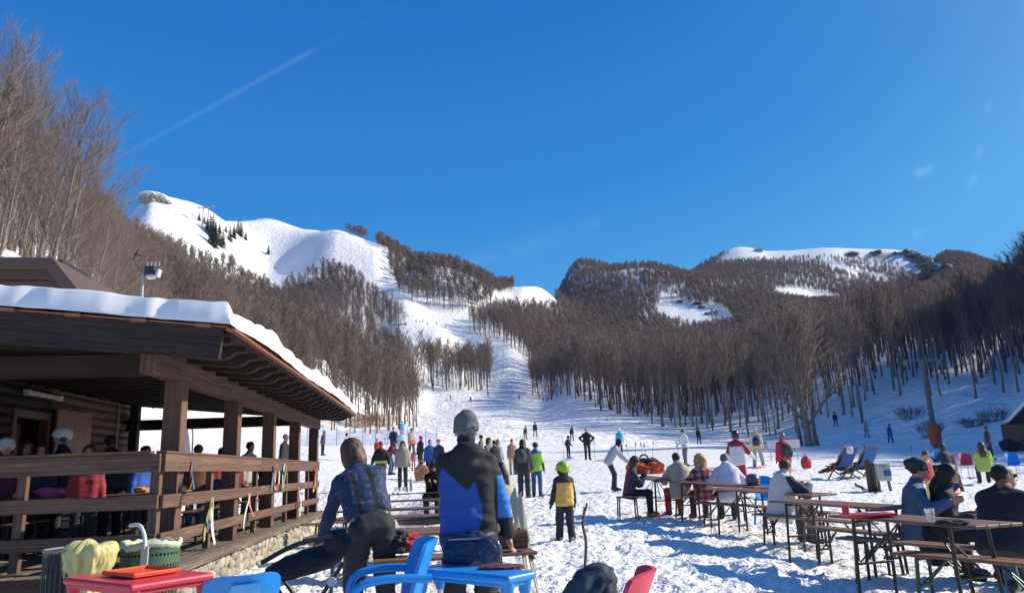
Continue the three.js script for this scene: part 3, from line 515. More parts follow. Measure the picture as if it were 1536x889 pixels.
// ------------------------------------------------------------------ figures: joints, tapered bones, one smooth surface for each body and garment
function surface(prims, o) {
  const k = o.k ?? 0.03, h = o.cell, m = h * 2 + (o.noise ? o.noise[0] : 0) + 0.01;
  const lo = V3(9, 9, 9), hi = V3(-9, -9, -9);
  for (const p of prims) if (p.c) { const r = Math.max(p.r.x, p.r.y, p.r.z); lo.min(p.c.clone().subScalar(r)); hi.max(p.c.clone().addScalar(r)); } else { lo.min(p.a.clone().subScalar(p.ra)).min(p.b.clone().subScalar(p.rb)); hi.max(p.a.clone().addScalar(p.ra)).max(p.b.clone().addScalar(p.rb)); }
  lo.subScalar(m); hi.addScalar(m);
  const nx = Math.ceil((hi.x - lo.x) / h) + 1, ny = Math.ceil((hi.y - lo.y) / h) + 1, nz = Math.ceil((hi.z - lo.z) / h) + 1;
  const Q = prims.map(p => p.c ? { e: 1, cx: p.c.x, cy: p.c.y, cz: p.c.z, ix: 1 / p.r.x, iy: 1 / p.r.y, iz: 1 / p.r.z, mr: Math.min(p.r.x, p.r.y, p.r.z), m: p.inv && p.inv.elements }
    : { e: 0, ax: p.a.x, ay: p.a.y, az: p.a.z, dx: p.b.x - p.a.x, dy: p.b.y - p.a.y, dz: p.b.z - p.a.z, il: 1 / Math.max(1e-9, p.a.distanceToSquared(p.b)), ra: p.ra, dr: p.rb - p.ra });
  let best = 0;
  const one = (q, x, y, z) => {
    if (q.e) { let X = x - q.cx, Y = y - q.cy, Z = z - q.cz; if (q.m) { const e = q.m, a = e[0] * X + e[3] * Y + e[6] * Z, b = e[1] * X + e[4] * Y + e[7] * Z, c = e[2] * X + e[5] * Y + e[8] * Z; X = a; Y = b; Z = c; } X *= q.ix; Y *= q.iy; Z *= q.iz; return (Math.sqrt(X * X + Y * Y + Z * Z) - 1) * q.mr; }
    const X = x - q.ax, Y = y - q.ay, Z = z - q.az; let t = (X * q.dx + Y * q.dy + Z * q.dz) * q.il; t = t < 0 ? 0 : t > 1 ? 1 : t; const a = X - q.dx * t, b = Y - q.dy * t, c = Z - q.dz * t; return Math.sqrt(a * a + b * b + c * c) - q.ra - q.dr * t;
  };
  const f = (x, y, z) => {
    let d = 9, bd = 9;
    for (let i = 0; i < Q.length; i++) { const e = one(Q[i], x, y, z); if (e < bd) { bd = e; best = i; } if (d - e > k) d = e; else if (e - d < k) { const hh = 0.5 + 0.5 * (d - e) / k; d = e * hh + d * (1 - hh) - k * hh * (1 - hh); } }
    if (o.clip) for (const c of o.clip) { const e = c[0] * x + c[1] * y + c[2] * z - c[3]; if (e > d) d = e; }
    if (o.noise && d < 0.05 && d > -0.05) d += o.noise[0] * fbm(x * o.noise[1], y * o.noise[1] * (o.noise[2] ?? 1), z * o.noise[1] + (o.seed ?? 0), 2);
    return d;
  };
  const val = new Float32Array(nx * ny * nz).fill(1), B = 4, rad = B * h * 0.9 + 0.03;
  for (let z0 = 0; z0 < nz; z0 += B) for (let y0 = 0; y0 < ny; y0 += B) for (let x0 = 0; x0 < nx; x0 += B) {
    const c = f(lo.x + (x0 + B / 2 - 0.5) * h, lo.y + (y0 + B / 2 - 0.5) * h, lo.z + (z0 + B / 2 - 0.5) * h), skip = Math.abs(c) > rad + B * h * 0.2 && !(c < 0 && prims.some(p => p.c));
    for (let z = z0; z < Math.min(nz, z0 + B); z++) for (let y = y0; y < Math.min(ny, y0 + B); y++) for (let x = x0; x < Math.min(nx, x0 + B); x++) val[(z * ny + y) * nx + x] = skip ? c : f(lo.x + x * h, lo.y + y * h, lo.z + z * h);
  }
  const id = new Int32Array(nx * ny * nz).fill(-1), pos = [], col = [], idx = [], E = [[0, 1], [2, 3], [4, 5], [6, 7], [0, 2], [1, 3], [4, 6], [5, 7], [0, 4], [1, 5], [2, 6], [3, 7]];
  const v = new Float32Array(8);
  for (let z = 0; z < nz - 1; z++) for (let y = 0; y < ny - 1; y++) for (let x = 0; x < nx - 1; x++) {
    let mask = 0; for (let q = 0; q < 8; q++) { v[q] = val[((z + (q >> 2)) * ny + y + ((q >> 1) & 1)) * nx + x + (q & 1)]; if (v[q] < 0) mask |= 1 << q; }
    if (mask === 0 || mask === 255) continue;
    let X = 0, Y = 0, Z = 0, n = 0;
    for (const [a, b] of E) if ((v[a] < 0) !== (v[b] < 0)) { const t = v[a] / (v[a] - v[b]); X += lerp(a & 1, b & 1, t); Y += lerp((a >> 1) & 1, (b >> 1) & 1, t); Z += lerp(a >> 2, b >> 2, t); n++; }
    id[(z * ny + y) * nx + x] = pos.length / 3; const wx = lo.x + (x + X / n) * h, wy = lo.y + (y + Y / n) * h, wz = lo.z + (z + Z / n) * h; pos.push(wx, wy, wz);
    if (o.color) { f(wx, wy, wz); const c = o.color(wx, wy, wz, prims[best].tag); col.push(c[0], c[1], c[2]); }
  }
  const at = (x, y, z) => id[(z * ny + y) * nx + x], quad = (a, b, c, d, flip) => { if (a < 0 || b < 0 || c < 0 || d < 0) return; flip ? idx.push(a, c, b, a, d, c) : idx.push(a, b, c, a, c, d); };
  for (let z = 1; z < nz - 1; z++) for (let y = 1; y < ny - 1; y++) for (let x = 1; x < nx - 1; x++) {
    const s = val[(z * ny + y) * nx + x] < 0;
    if (s !== val[(z * ny + y) * nx + x + 1] < 0) quad(at(x, y - 1, z - 1), at(x, y, z - 1), at(x, y, z), at(x, y - 1, z), !s);
    if (s !== val[(z * ny + y + 1) * nx + x] < 0) quad(at(x - 1, y, z - 1), at(x, y, z - 1), at(x, y, z), at(x - 1, y, z), s);
    if (s !== val[((z + 1) * ny + y) * nx + x] < 0) quad(at(x - 1, y - 1, z), at(x, y - 1, z), at(x, y, z), at(x - 1, y, z), !s);
  }
  const g = new THREE.BufferGeometry(); g.setAttribute('position', new THREE.Float32BufferAttribute(pos, 3)); if (o.color) g.setAttribute('color', new THREE.Float32BufferAttribute(col, 3)); g.setIndex(idx); g.computeVertexNormals(); return g;
}
function ik(a, t, l1, l2, pole) {
  const d = t.clone().sub(a); let L = d.length(); const mx = (l1 + l2) * 0.997; if (L > mx) { d.multiplyScalar(mx / L); L = mx; t = a.clone().add(d); }
  const x = (l1 * l1 - l2 * l2 + L * L) / (2 * L), y = Math.sqrt(Math.max(0, l1 * l1 - x * x)), u = d.clone().divideScalar(L), w = pole.clone().addScaledVector(u, -pole.dot(u)).normalize();
  return [a.clone().addScaledVector(u, x).addScaledVector(w, y), t];
}
const clothMat = new THREE.MeshStandardMaterial({ vertexColors: true, roughness: 0.82 }), skinMat = new THREE.MeshStandardMaterial({ vertexColors: true, roughness: 0.55 }), glossMat = new THREE.MeshStandardMaterial({ vertexColors: true, roughness: 0.3 }), hairMat = new THREE.MeshStandardMaterial({ vertexColors: true, roughness: 0.6 });
const C = { black: [0.014, 0.015, 0.019], char: [0.03, 0.031, 0.036], navy: [0.018, 0.03, 0.075], blue: [0.025, 0.10, 0.40], sky: [0.05, 0.32, 0.6], aqua: [0.04, 0.42, 0.62], white: [0.72, 0.72, 0.72], cream: [0.6, 0.52, 0.4], beige: [0.36, 0.29, 0.22], tan: [0.42, 0.34, 0.25], red: [0.5, 0.03, 0.04], pink: [0.7, 0.12, 0.25], lime: [0.42, 0.75, 0.08], yellow: [0.72, 0.56, 0.16], grey: [0.17, 0.18, 0.19], lgrey: [0.4, 0.41, 0.43], slate: [0.10, 0.14, 0.2], lilac: [0.55, 0.52, 0.62], orange: [0.75, 0.2, 0.04], plum: [0.11, 0.02, 0.05], green: [0.04, 0.13, 0.06], denim: [0.06, 0.12, 0.22], brown: [0.07, 0.035, 0.018], dkbrown: [0.022, 0.013, 0.01], blond: [0.35, 0.2, 0.08], auburn: [0.13, 0.055, 0.03], skin: [0.5, 0.27, 0.18] };
const SIT = { pelvis: 0.51, feet: [[0.13, 0.09, 0.45], [-0.12, 0.09, 0.42]], hands: [[0.16, 0.84, 0.4], [-0.18, 0.83, 0.38]], lean: 0.16 };
function person(label, o) {
  const P = { pelvis: 0.93, lean: 0.03, side: 0, twist: 0, pitch: 0, yaw: 0, roll: 0, feet: [[0.11, 0.08, 0.0], [-0.11, 0.08, 0.03]], hands: [[0.25, 0.83, 0.06], [-0.25, 0.83, 0.06]], head: 1, pz: 0, ...(o.sit ? SIT : {}), ...o };
  const H = P.H ?? 1.72, S = H / 1.75, pos = P.at, dist = Math.hypot(pos.x, pos.z);
  const cell = (P.cell ?? (dist < 7 ? 0.012 : dist < 13 ? 0.019 : dist < 25 ? 0.028 : dist < 50 ? 0.038 : dist < 120 ? 0.042 : 0.055)) / S, fine = dist < 13.5;
  const root = thing('person', label, 'person', [pos.x, pos.y, pos.z], P.face ?? 0, P.group); root.scale.setScalar(S);
  // joints (local: z forward, x to the person's left)
  const q = new THREE.Quaternion().setFromEuler(new THREE.Euler(P.lean, P.twist, P.side, 'YXZ')), pel = V3(0, P.pelvis, P.pz);
  const T = (x, y, z) => V3(x, y, z).applyQuaternion(q).add(pel);    // torso frame, origin at the pelvis
  const sh = [T(0.163, 0.435, 0), T(-0.163, 0.435, 0)], hip = [T(0.095, 0.0, 0), T(-0.095, 0.0, 0)], nk = T(0, 0.55, 0.0), hc = T(0, P.hood ? 0.668 : 0.68, 0.03);
  const hq = q.clone().multiply(new THREE.Quaternion().setFromEuler(new THREE.Euler(P.pitch - P.lean * 0.7, P.yaw, P.roll, 'YXZ'))), hs = P.head;
  const Hd = (x, y, z) => V3(x * hs, y * hs, z * hs).applyQuaternion(hq).add(hc), inv = new THREE.Matrix3().setFromMatrix4(new THREE.Matrix4().makeRotationFromQuaternion(hq.clone().invert()));
  const ell = (x, y, z, a, b, c, tag) => ({ c: Hd(x, y, z), r: V3(a * hs, b * hs, c * hs), inv, tag });
  const cap = (a, b, ra, rb, tag) => ({ a, b, ra, rb: rb ?? ra, tag });
  const arms = [0, 1].map(i => { const s = i ? -1 : 1; return [sh[i], ...ik(sh[i], V3(...P.hands[i]), 0.285, 0.255, P.elbow?.[i] ? V3(...P.elbow[i]) : V3(s * 0.25, -0.3, -0.9).applyQuaternion(q))]; });
  const legs = [0, 1].map(i => [hip[i], ...ik(hip[i], V3(...P.feet[i]), 0.43, 0.42, P.knee?.[i] ? V3(...P.knee[i]) : V3(i ? -0.1 : 0.1, 0, 1))]);
  const toe = legs.map((l, i) => { const a = (P.toes?.[i] ?? (i ? -0.2 : 0.2)); return l[2].clone().add(V3(Math.sin(a) * 0.17, -0.045, Math.cos(a) * 0.17)); });
  const bulk = P.bulk ?? 0.012, W = P.wear ?? {}, jc = W.jacket ?? C.black, jf = typeof jc === 'function' ? jc : () => jc, tf = typeof W.trousers === 'function' ? W.trousers : () => W.trousers ?? C.black;
  const seed = (pos.x * 13.7 + pos.z * 7.1) % 50;
  // body: one continuous surface, head to feet
  const hand = W.gloves ?? null, skin = [];
  skin.push(ell(0, 0.028, -0.01, 0.073, 0.092, 0.093, 'head'), ell(0, -0.045, 0.022, 0.054, 0.068, 0.062, 'head'), cap(Hd(0, -0.05, -0.015), nk, 0.052, 0.06, 'neck'));
  if (fine || P.facing) skin.push(cap(Hd(0, 0.012, 0.085), Hd(0, -0.026, 0.102), 0.009, 0.015, 'nose'), ell(0.075, -0.012, -0.008, 0.013, 0.031, 0.02, 'ear'), ell(-0.075, -0.012, -0.008, 0.013, 0.031, 0.02, 'ear'), ell(0, 0.026, 0.074, 0.05, 0.014, 0.016, 'brow'), ell(0, -0.062, 0.078, 0.024, 0.011, 0.012, 'lips'));
  skin.push(cap(T(0.07, 0.02, 0), T(0.09, 0.44, 0), 0.09, 0.08), cap(T(-0.07, 0.02, 0), T(-0.09, 0.44, 0), 0.09, 0.08), cap(T(0.13, 0.47, 0), T(-0.13, 0.47, 0), 0.05));
  for (const i of [0, 1]) {
    const [a, e, w] = arms[i]; skin.push(cap(a, e, 0.04, 0.034), cap(e, w, 0.034, 0.026));
    skin.push(cap(legs[i][0], legs[i][1], 0.07, 0.05), cap(legs[i][1], legs[i][2], 0.05, 0.035), cap(legs[i][2], toe[i], 0.035, 0.028));
    const d = w.clone().sub(e).normalize(), s = i ? -1 : 1, hd = P.handDir?.[i] ? V3(...P.handDir[i]).normalize() : d.clone().add(V3(0, -0.15, 0.25).applyQuaternion(q)).normalize();
    let across = V3().crossVectors(hd, V3(s, 0, 0).applyQuaternion(q)); if (across.length() < 0.2) across = V3(0, 0, 1).applyQuaternion(q); across.normalize(); const nrm = V3().crossVectors(across, hd).normalize();
    const palm = w.clone().addScaledVector(hd, 0.055);
    if (fine && !hand) {                                            // palm, four bent fingers, thumb from the side of the palm
      skin.push(cap(w, palm.clone().addScaledVector(across, 0.018), 0.024, 0.022, 'hand'), cap(w, palm.clone().addScaledVector(across, -0.018), 0.024, 0.021, 'hand'));
      const curl = V3().copy(nrm).multiplyScalar(i ? 1 : -1);
      [0.031, 0.011, -0.009, -0.029].forEach((off, n) => { const L = [0.036, 0.041, 0.038, 0.029][n], k0 = palm.clone().addScaledVector(across, off).addScaledVector(hd, 0.018), k1 = k0.clone().addScaledVector(hd, L).addScaledVector(curl, 0.012), k2 = k1.clone().addScaledVector(hd, L * 0.55).addScaledVector(curl, L * 0.7); skin.push(cap(k0, k1, 0.0095, 0.009, 'hand'), cap(k1, k2, 0.009, 0.0075, 'hand')); });
      const t0 = w.clone().addScaledVector(hd, 0.02).addScaledVector(across, 0.026), t1 = t0.clone().addScaledVector(hd, 0.032).addScaledVector(across, 0.03).addScaledVector(curl, 0.01), t2 = t1.clone().addScaledVector(hd, 0.03).addScaledVector(across, 0.004).addScaledVector(curl, 0.012); skin.push(cap(t0, t1, 0.013, 0.011, 'hand'), cap(t1, t2, 0.011, 0.009, 'hand'));
    } else { skin.push(cap(w, w.clone().addScaledVector(hd, 0.11), 0.032, 0.027, 'hand'), cap(w.clone().addScaledVector(hd, 0.03), w.clone().addScaledVector(hd, 0.075).addScaledVector(across, 0.045), 0.017, 0.014, 'hand')); }
  }
  const eyeL = Hd(0.031, 0.004, 0.082), eyeR = Hd(-0.031, 0.004, 0.082), mouth = Hd(0, -0.062, 0.088), sk = W.skin ?? C.skin, pt = V3();
  part('body', surface(skin, { k: fine ? 0.014 : 0.02, cell: fine ? 0.0145 : Math.min(cell, 0.034), color: (x, y, z, tag) => { if (tag === 'hand') return hand ?? sk; pt.set(x, y, z); if (pt.distanceTo(eyeL) < 0.015 * hs || pt.distanceTo(eyeR) < 0.015 * hs) return [0.05, 0.03, 0.025]; if (tag === 'lips') return [sk[0] * 0.85, sk[1] * 0.6, sk[2] * 0.6]; return sk; } }), skinMat, root);
  // trousers and boots
  const tb = P.tbulk ?? 0.0, tr = [cap(T(0.065, 0.01, -0.012), T(-0.065, 0.01, -0.012), 0.1 + tb * 0.5, undefined, 'seat'), cap(T(0.05, 0.12, 0), T(-0.05, 0.12, 0), P.hem < 0 ? 0.092 + tb * 0.3 : 0.08, undefined, 'seat'), ...(P.hem < 0 ? [cap(T(0.045, 0.22, -0.01), T(-0.045, 0.22, -0.01), 0.095, undefined, 'seat')] : [])];
  for (const l of legs) { const an = l[2].clone().lerp(l[1], 0.02); tr.push(cap(l[0], l[1], 0.09 + tb, 0.074 + tb, 'leg'), cap(l[1], an, 0.074 + tb, 0.066 + tb, 'leg')); }
  part('trousers', surface(tr, { k: 0.035, cell, noise: fine ? [0.015, 9, 2.4] : dist < 30 ? [0.01, 8, 2] : null, seed, color: tf, clip: P.trClip }), clothMat, root);
  if (!P.noBoots) for (const i of [0, 1]) { const a = legs[i][2], c = W.boots ?? C.char, mid = a.clone().lerp(toe[i], 0.45); part('boot', surface([cap(a.clone().lerp(legs[i][1], 0.22), a, 0.06, 0.062), cap(a.clone().add(V3(0, -0.025, 0)), toe[i], 0.058, 0.05), cap(a.clone().add(V3(0, -0.03, 0)).sub(toe[i].clone().sub(a).multiplyScalar(0.3)), mid, 0.05, 0.05)], { k: 0.02, cell: Math.min(cell * 1.2, 0.034), color: () => c, clip: [[0, -1, 0, 0.0 - (Math.min(a.y, toe[i].y) - 0.08)]] }), glossMat, root); }
  // jacket or top
  const hem = P.hem ?? 0.1, ja = [cap(T(0.085, -hem + 0.06, 0), T(0.085, 0.39, -0.005), 0.108 + bulk, 0.1 + bulk * 0.8, 'torso'), cap(T(-0.085, -hem + 0.06, 0), T(-0.085, 0.39, -0.005), 0.108 + bulk, 0.1 + bulk * 0.8, 'torso'), cap(T(0.0, -hem + 0.06, -0.01), T(0, 0.39, -0.01), 0.11 + bulk, 0.1 + bulk, 'torso'), cap(T(0.09, 0.455, -0.005), T(-0.09, 0.455, -0.005), 0.062 + bulk * 0.4, undefined, 'yoke'), cap(T(0, 0.49, 0), T(0, P.hood ? 0.6 : 0.57, 0.01), 0.066 + bulk * 0.3, 0.062 + bulk * 0.2, 'collar')];
  for (const s of [-1, 1]) ja.push(cap(T(s * 0.03, 0.515, -0.005), T(s * 0.15, 0.445, -0.003), 0.055 + bulk * 0.3, 0.06 + bulk * 0.4, 'yoke'));
  for (const i of [0, 1]) { const [a, e, w] = arms[i], we = w.clone().lerp(e, 0.06); ja.push(cap(a, e, 0.06 + bulk * 0.6, 0.05 + bulk * 0.6, i ? 'armR' : 'armL'), cap(e, we, 0.05 + bulk * 0.6, 0.04 + bulk * 0.55, i ? 'foreR' : 'foreL')); }
  if (P.hood) ja.push({ c: T(0, 0.515, -0.085), r: V3(0.12, 0.075, 0.07), tag: 'hood' }, { c: T(0, 0.45, -0.115), r: V3(0.08, 0.075, 0.035), tag: 'hood' });
  const dn = T(0, -1, 0).sub(pel), clip = [[dn.x, dn.y, dn.z, dn.dot(T(0, -hem - 0.02, 0))]];
  const iq = q.clone().invert();
  part(W.top ?? 'jacket', surface(ja, { k: fine ? 0.028 : 0.04, cell, clip, noise: fine ? [0.019, 8.5, 2.2] : dist < 30 ? [0.015, 7, 1.8] : null, seed: seed + 9, color: (x, y, z, tag) => { const l = pt.set(x, y, z).sub(pel).applyQuaternion(iq); return jf(l.x, l.y, l.z, tag); } }), W.shiny ? glossMat : clothMat, root);
  // hair and headgear
  const hcell = Math.min(cell, fine ? 0.009 : 0.024), HD = (n, d) => { const v = V3(...n).normalize().applyQuaternion(hq); return [v.x, v.y, v.z, v.dot(hc) + d * hs]; };
  const hr = W.hair ?? 'short', hcol = W.hairCol ?? C.dkbrown, hv = (x, y, z) => { const s = 0.8 + 0.5 * noise3(x * 60, y * 9, z * 60); return [hcol[0] * s, hcol[1] * s, hcol[2] * s]; };
  if (hr === 'short') part('hair', surface([ell(0, 0.036, -0.018, 0.083, 0.096, 0.1)], { k: 0.02, cell: hcell, clip: [HD([0, -0.75, 0.66], 0.022)], noise: [0.012, 30], color: hv }), hairMat, root);
  if (hr === 'bob') part('hair', surface([ell(0, 0.036, -0.018, 0.098, 0.104, 0.112), ell(0, -0.045, -0.03, 0.106, 0.1, 0.1), ell(0, -0.1, -0.04, 0.085, 0.06, 0.07)], { k: 0.04, cell: hcell, clip: [HD([0, -0.35, 0.93], 0.052)], noise: [0.012, 34, 0.25], color: hv }), hairMat, root);
  if (hr === 'curly') part('hair', surface([ell(0, 0.035, -0.03, 0.125, 0.13, 0.125), ell(0, -0.06, -0.05, 0.13, 0.11, 0.1)], { k: 0.05, cell: hcell, clip: [HD([0, -0.3, 0.95], 0.05)], noise: [0.05, 24], color: (x, y, z) => { const s = 0.6 + 0.8 * (0.5 + 0.5 * noise3(x * 50, y * 50, z * 50)); return hcol.map(c => c * s); } }), hairMat, root);
  if (hr === 'long' || hr === 'tail') { const L = hr === 'long'; part('hair', surface([ell(0, 0.036, -0.018, 0.087, 0.098, 0.103), ...(L ? [cap(Hd(0, 0, -0.05), T(0, 0.5, -0.1), 0.085, 0.085), cap(T(0.04, 0.52, -0.09), T(0.05, 0.3, -0.13), 0.07, 0.04), cap(T(-0.04, 0.52, -0.09), T(-0.05, 0.3, -0.13), 0.07, 0.04), ell(0.07, -0.06, -0.01, 0.035, 0.1, 0.05), ell(-0.07, -0.06, -0.01, 0.035, 0.1, 0.05)] : [cap(Hd(0, -0.02, -0.09), Hd(0, -0.2, -0.14), 0.035, 0.02)])], { k: 0.04, cell: hcell, clip: [HD([0, -0.5, 0.86], 0.045)], noise: [0.014, 34, 0.2], color: hv }), hairMat, root); }
  const ht = W.hat, hcl = W.hatCol ?? C.char, hcf = typeof hcl === 'function' ? hcl : () => hcl;
  if (ht === 'beanie') part('beanie', surface([ell(0, 0.05, -0.014, 0.092, 0.094, 0.11), ell(0, 0.068, -0.035, 0.084, 0.086, 0.095), ell(0, 0.012, -0.014, 0.097, 0.034, 0.113, 'cuff')], { k: 0.016, cell: hcell, clip: [HD([0, -1, 0.22], 0.016)], noise: [0.01, 22, 2.2], color: (x, y, z, t) => hcf(x, y, z, t) }), clothMat, root);
  if (ht === 'slouch') part('beanie', surface([ell(0, 0.05, -0.014, 0.093, 0.094, 0.112), cap(Hd(0, 0.07, -0.05), Hd(0, 0.075, -0.11), 0.08, 0.045), ell(0, 0.012, -0.014, 0.097, 0.034, 0.113, 'cuff')], { k: 0.02, cell: hcell, clip: [HD([0, -1, 0.25], 0.016)], noise: [0.012, 20, 1.5], color: (x, y, z, t) => hcf(x, y, z, t) }), clothMat, root);
  if (ht === 'helmet') { const hm = part('helmet', surface([ell(0, 0.05, -0.012, 0.116, 0.118, 0.136, 'shell'), ell(0.088, -0.035, -0.012, 0.03, 0.055, 0.045, 'pad'), ell(-0.088, -0.035, -0.012, 0.03, 0.055, 0.045, 'pad'), ell(0, 0.025, 0.095, 0.09, 0.03, 0.05, 'peak'), ell(0, 0.0, -0.1, 0.085, 0.05, 0.035, 'shell')], { k: 0.02, cell: Math.min(hcell, 0.02), clip: [HD([0, -1, 0.3], 0.07), HD([0, -0.8, 0.6], 0.05)], color: (x, y, z, t) => { const l = pt.set(x, y, z).sub(hc).applyQuaternion(hq.clone().invert()).divideScalar(hs); if (t === 'pad') return C.char; return hcf(l.x, l.y, l.z, t); } }), glossMat, root);
    if (fine) for (const s of [-1, 0, 1]) { const v = part('vent', surface([ell(s * 0.048, 0.152 - Math.abs(s) * 0.014, -0.02, 0.009, 0.022, 0.05)], { cell: 0.007, color: () => [0.02, 0.02, 0.02] }), clothMat, hm); } }
  if (W.glasses) part('sunglasses', surface([ell(0.033, 0.006, 0.088, 0.026, 0.019, 0.012), ell(-0.033, 0.006, 0.088, 0.026, 0.019, 0.012), cap(Hd(0.07, 0.008, 0.07), Hd(0.08, 0.0, -0.01), 0.006), cap(Hd(-0.07, 0.008, 0.07), Hd(-0.08, 0.0, -0.01), 0.006), cap(Hd(0.06, 0.01, 0.08), Hd(-0.06, 0.01, 0.08), 0.006)], { k: 0.01, cell: 0.006, color: () => [0.012, 0.01, 0.01] }), glossMat, root);
  if (W.goggles) part('goggles', surface([ell(0, 0.07, 0.1, 0.07, 0.032, 0.03)], { cell: 0.014, color: () => [0.03, 0.03, 0.04] }), glossMat, root);
  root.userData.fig = undefined; delete root.userData.fig;
  return { root, T, Hd, S, arms, legs, toe };
}
// ------------------------------------------------------------------ furniture
const tube = (a, b, r, sides = 7, r2) => { const L = a.distanceTo(b), g = new THREE.CylinderGeometry(r2 ?? r, r, L, sides); g.translate(0, L / 2, 0); g.applyQuaternion(new THREE.Quaternion().setFromUnitVectors(V3(0, 1, 0), b.clone().sub(a).normalize())); g.translate(a.x, a.y, a.z); return g; };
const bar = (a, b, t = 0.028) => { const L = a.distanceTo(b), g = plank(t, L, t, 0.004).clone(); g.applyQuaternion(new THREE.Quaternion().setFromUnitVectors(V3(0, 1, 0), b.clone().sub(a).normalize())); const m = a.clone().add(b).multiplyScalar(0.5); g.translate(m.x, m.y, m.z); return g; };
const legDark = std(0.03, 0.032, 0.03, 0.45, { metalness: 0.4 }), legGreen = std(0.035, 0.09, 0.05, 0.45, { metalness: 0.3 });
function trestle(kind, label, cat, L, R, h, width, group, legMat = legDark, inset = 0.3) {   // folding table or bench between two top ends
  const mid = L.clone().add(R).multiplyScalar(0.5), d = R.clone().sub(L), len = d.length(), yaw = Math.atan2(-d.z, d.x), y0 = mid.y - h;
  const t = thing(kind, label, cat, [mid.x, y0, mid.z], yaw, group); t.rotation.order = 'YXZ'; t.rotation.z = Math.asin(Math.max(-0.12, Math.min(0.12, d.y / len)));
  const n = width > 0.4 ? 4 : 2, w = width / n - 0.004;
  for (let i = 0; i < n; i++) { const m = part('plank', plank(len, 0.026, w), tableWood[(i + Math.round(len * 7)) % 2], t); m.position.set(0, h - 0.013, (i - (n - 1) / 2) * width / n); }
  for (const s of [-1, 1]) {
    const x = s * (len / 2 - inset), zz = width / 2 - 0.05, x2 = x - s * 0.02;
    for (const q of [-1, 1]) part('leg', bar(V3(x, h - 0.03, q * zz), V3(x2 + s * 0.05, -0.1, q * (zz + 0.02))), legMat, t);
    part('crossbar', bar(V3(x, h * 0.42, -zz), V3(x, h * 0.42, zz), 0.022), legMat, t); part('crossbar', bar(V3(x, h - 0.05, -zz), V3(x, h - 0.05, zz), 0.024), legMat, t);
    part('brace', mergeGeometries([bar(V3(x, h * 0.45, -zz * 0.5), V3(x - s * h * 0.5, h - 0.035, 0), 0.016), bar(V3(x, h * 0.45, zz * 0.5), V3(x - s * h * 0.5, h - 0.035, 0.0), 0.016)]), legMat, t);
  }
  return t;
}
const seg = (a, b, h) => [G(a[0], a[1], h), G(b[0], b[1], h)];
const TB = (label, a, b, h = 0.76, w = 0.5, mat) => trestle('beer_table', label, 'table', ...seg(a, b, h), h, w, 'folding tables on the right', mat);
const BN = (label, a, b, h = 0.46, w = 0.26, mat) => trestle('beer_bench', label, 'bench', ...seg(a, b, h), h, w, 'folding benches on the right', mat, 0.22);
TB('empty brown folding table with a single empty bench on either side', [1176, 749], [1352, 760]);
const tablePeople = TB('brown folding table with red tray and plastic cup before the hatted man', [1272, 770], [1500, 786]);
TB('brown folding table in front of the person in white fur-edged vest', [1072, 731], [1236, 741]);
TB('brown folding table where three people sit with their backs turned', [1018, 721], [1146, 729]);
TB('short brown table carrying the orange and black sled', [956, 714], [1008, 719], 0.76, 0.6);
BN('narrow bench between the empty table and the vest wearer', [1136, 769], [1308, 784]);
BN('narrow brown bench in front of the empty folding table', [1216, 788], [1358, 802]);
BN('dark bench under the seated couple', [1264, 804], [1470, 820]);
BN('near bench with green legs and a rucksack leaning on it', [1349, 826], [1590, 846], 0.46, 0.28, legGreen);
BN('bench under the beige-jacketed man and his neighbours', [1004, 740], [1124, 746]);
BN('vacant bench behind the white-vested person', [1190, 764], [1252, 768]);
BN('vacant bench left of the vest wearer', [1046, 752], [1168, 760]);
// picnic tables beside the terrace
const PT = (label, a, b, h, w, mat) => trestle('picnic_table', label, 'table', ...seg(a, b, h), h, w, 'picnic tables beside the terrace', mat);
PT('weathered picnic table with a large black tray behind the blue jacket', [470, 801], [776, 789], 0.76, 0.8, legGreen);
PT('picnic table in the second row beside the terrace', [500, 777], [760, 768], 0.76, 0.6, legGreen);
PT('picnic table in the third row beside the terrace', [520, 765], [748, 757], 0.76, 0.6, legGreen);
PT('picnic table where the person in sunglasses rests both hands', [556, 752], [742, 744], 0.76, 0.6, legGreen);
PT('far picnic table with bottles and cups', [566, 742], [700, 735], 0.76, 0.6, legGreen);
trestle('picnic_bench', 'weathered plank bench with a sawn log lying on it', 'bench', atDepth(560, 838, 6.2), atDepth(800, 824, 6.35), 0.56, 0.3, 'benches beside the terrace', legGreen, 0.3);
trestle('picnic_bench', 'plank bench near the stone plinth end of the terrace', 'bench', ...seg([452, 786], [540, 780], 0.46), 0.46, 0.35, 'benches beside the terrace', legGreen, 0.3);
{
  const a = atDepth(722, 818, 6.25), b = atDepth(790, 815, 6.3), L = a.distanceTo(b), t = thing('sawn_log', 'short sawn log lying on the weathered plank bench', 'log', [(a.x + b.x) / 2, (a.y + b.y) / 2 + 0.035, (a.z + b.z) / 2], 0.1);
  part('bark', new THREE.CylinderGeometry(0.07, 0.075, L, 18).rotateZ(PI0()), wood(0.17, 0.10, 0.065, 0.95, grainB), t);
  for (const s of [-1, 1]) part('cut_face', new THREE.CylinderGeometry(0.064, 0.064, 0.004, 18).rotateZ(PI0()).translate(s * (L / 2 + 0.003), 0, 0), std(0.32, 0.21, 0.13, 0.9), t);
}
function PI0() { return Math.PI / 2; }
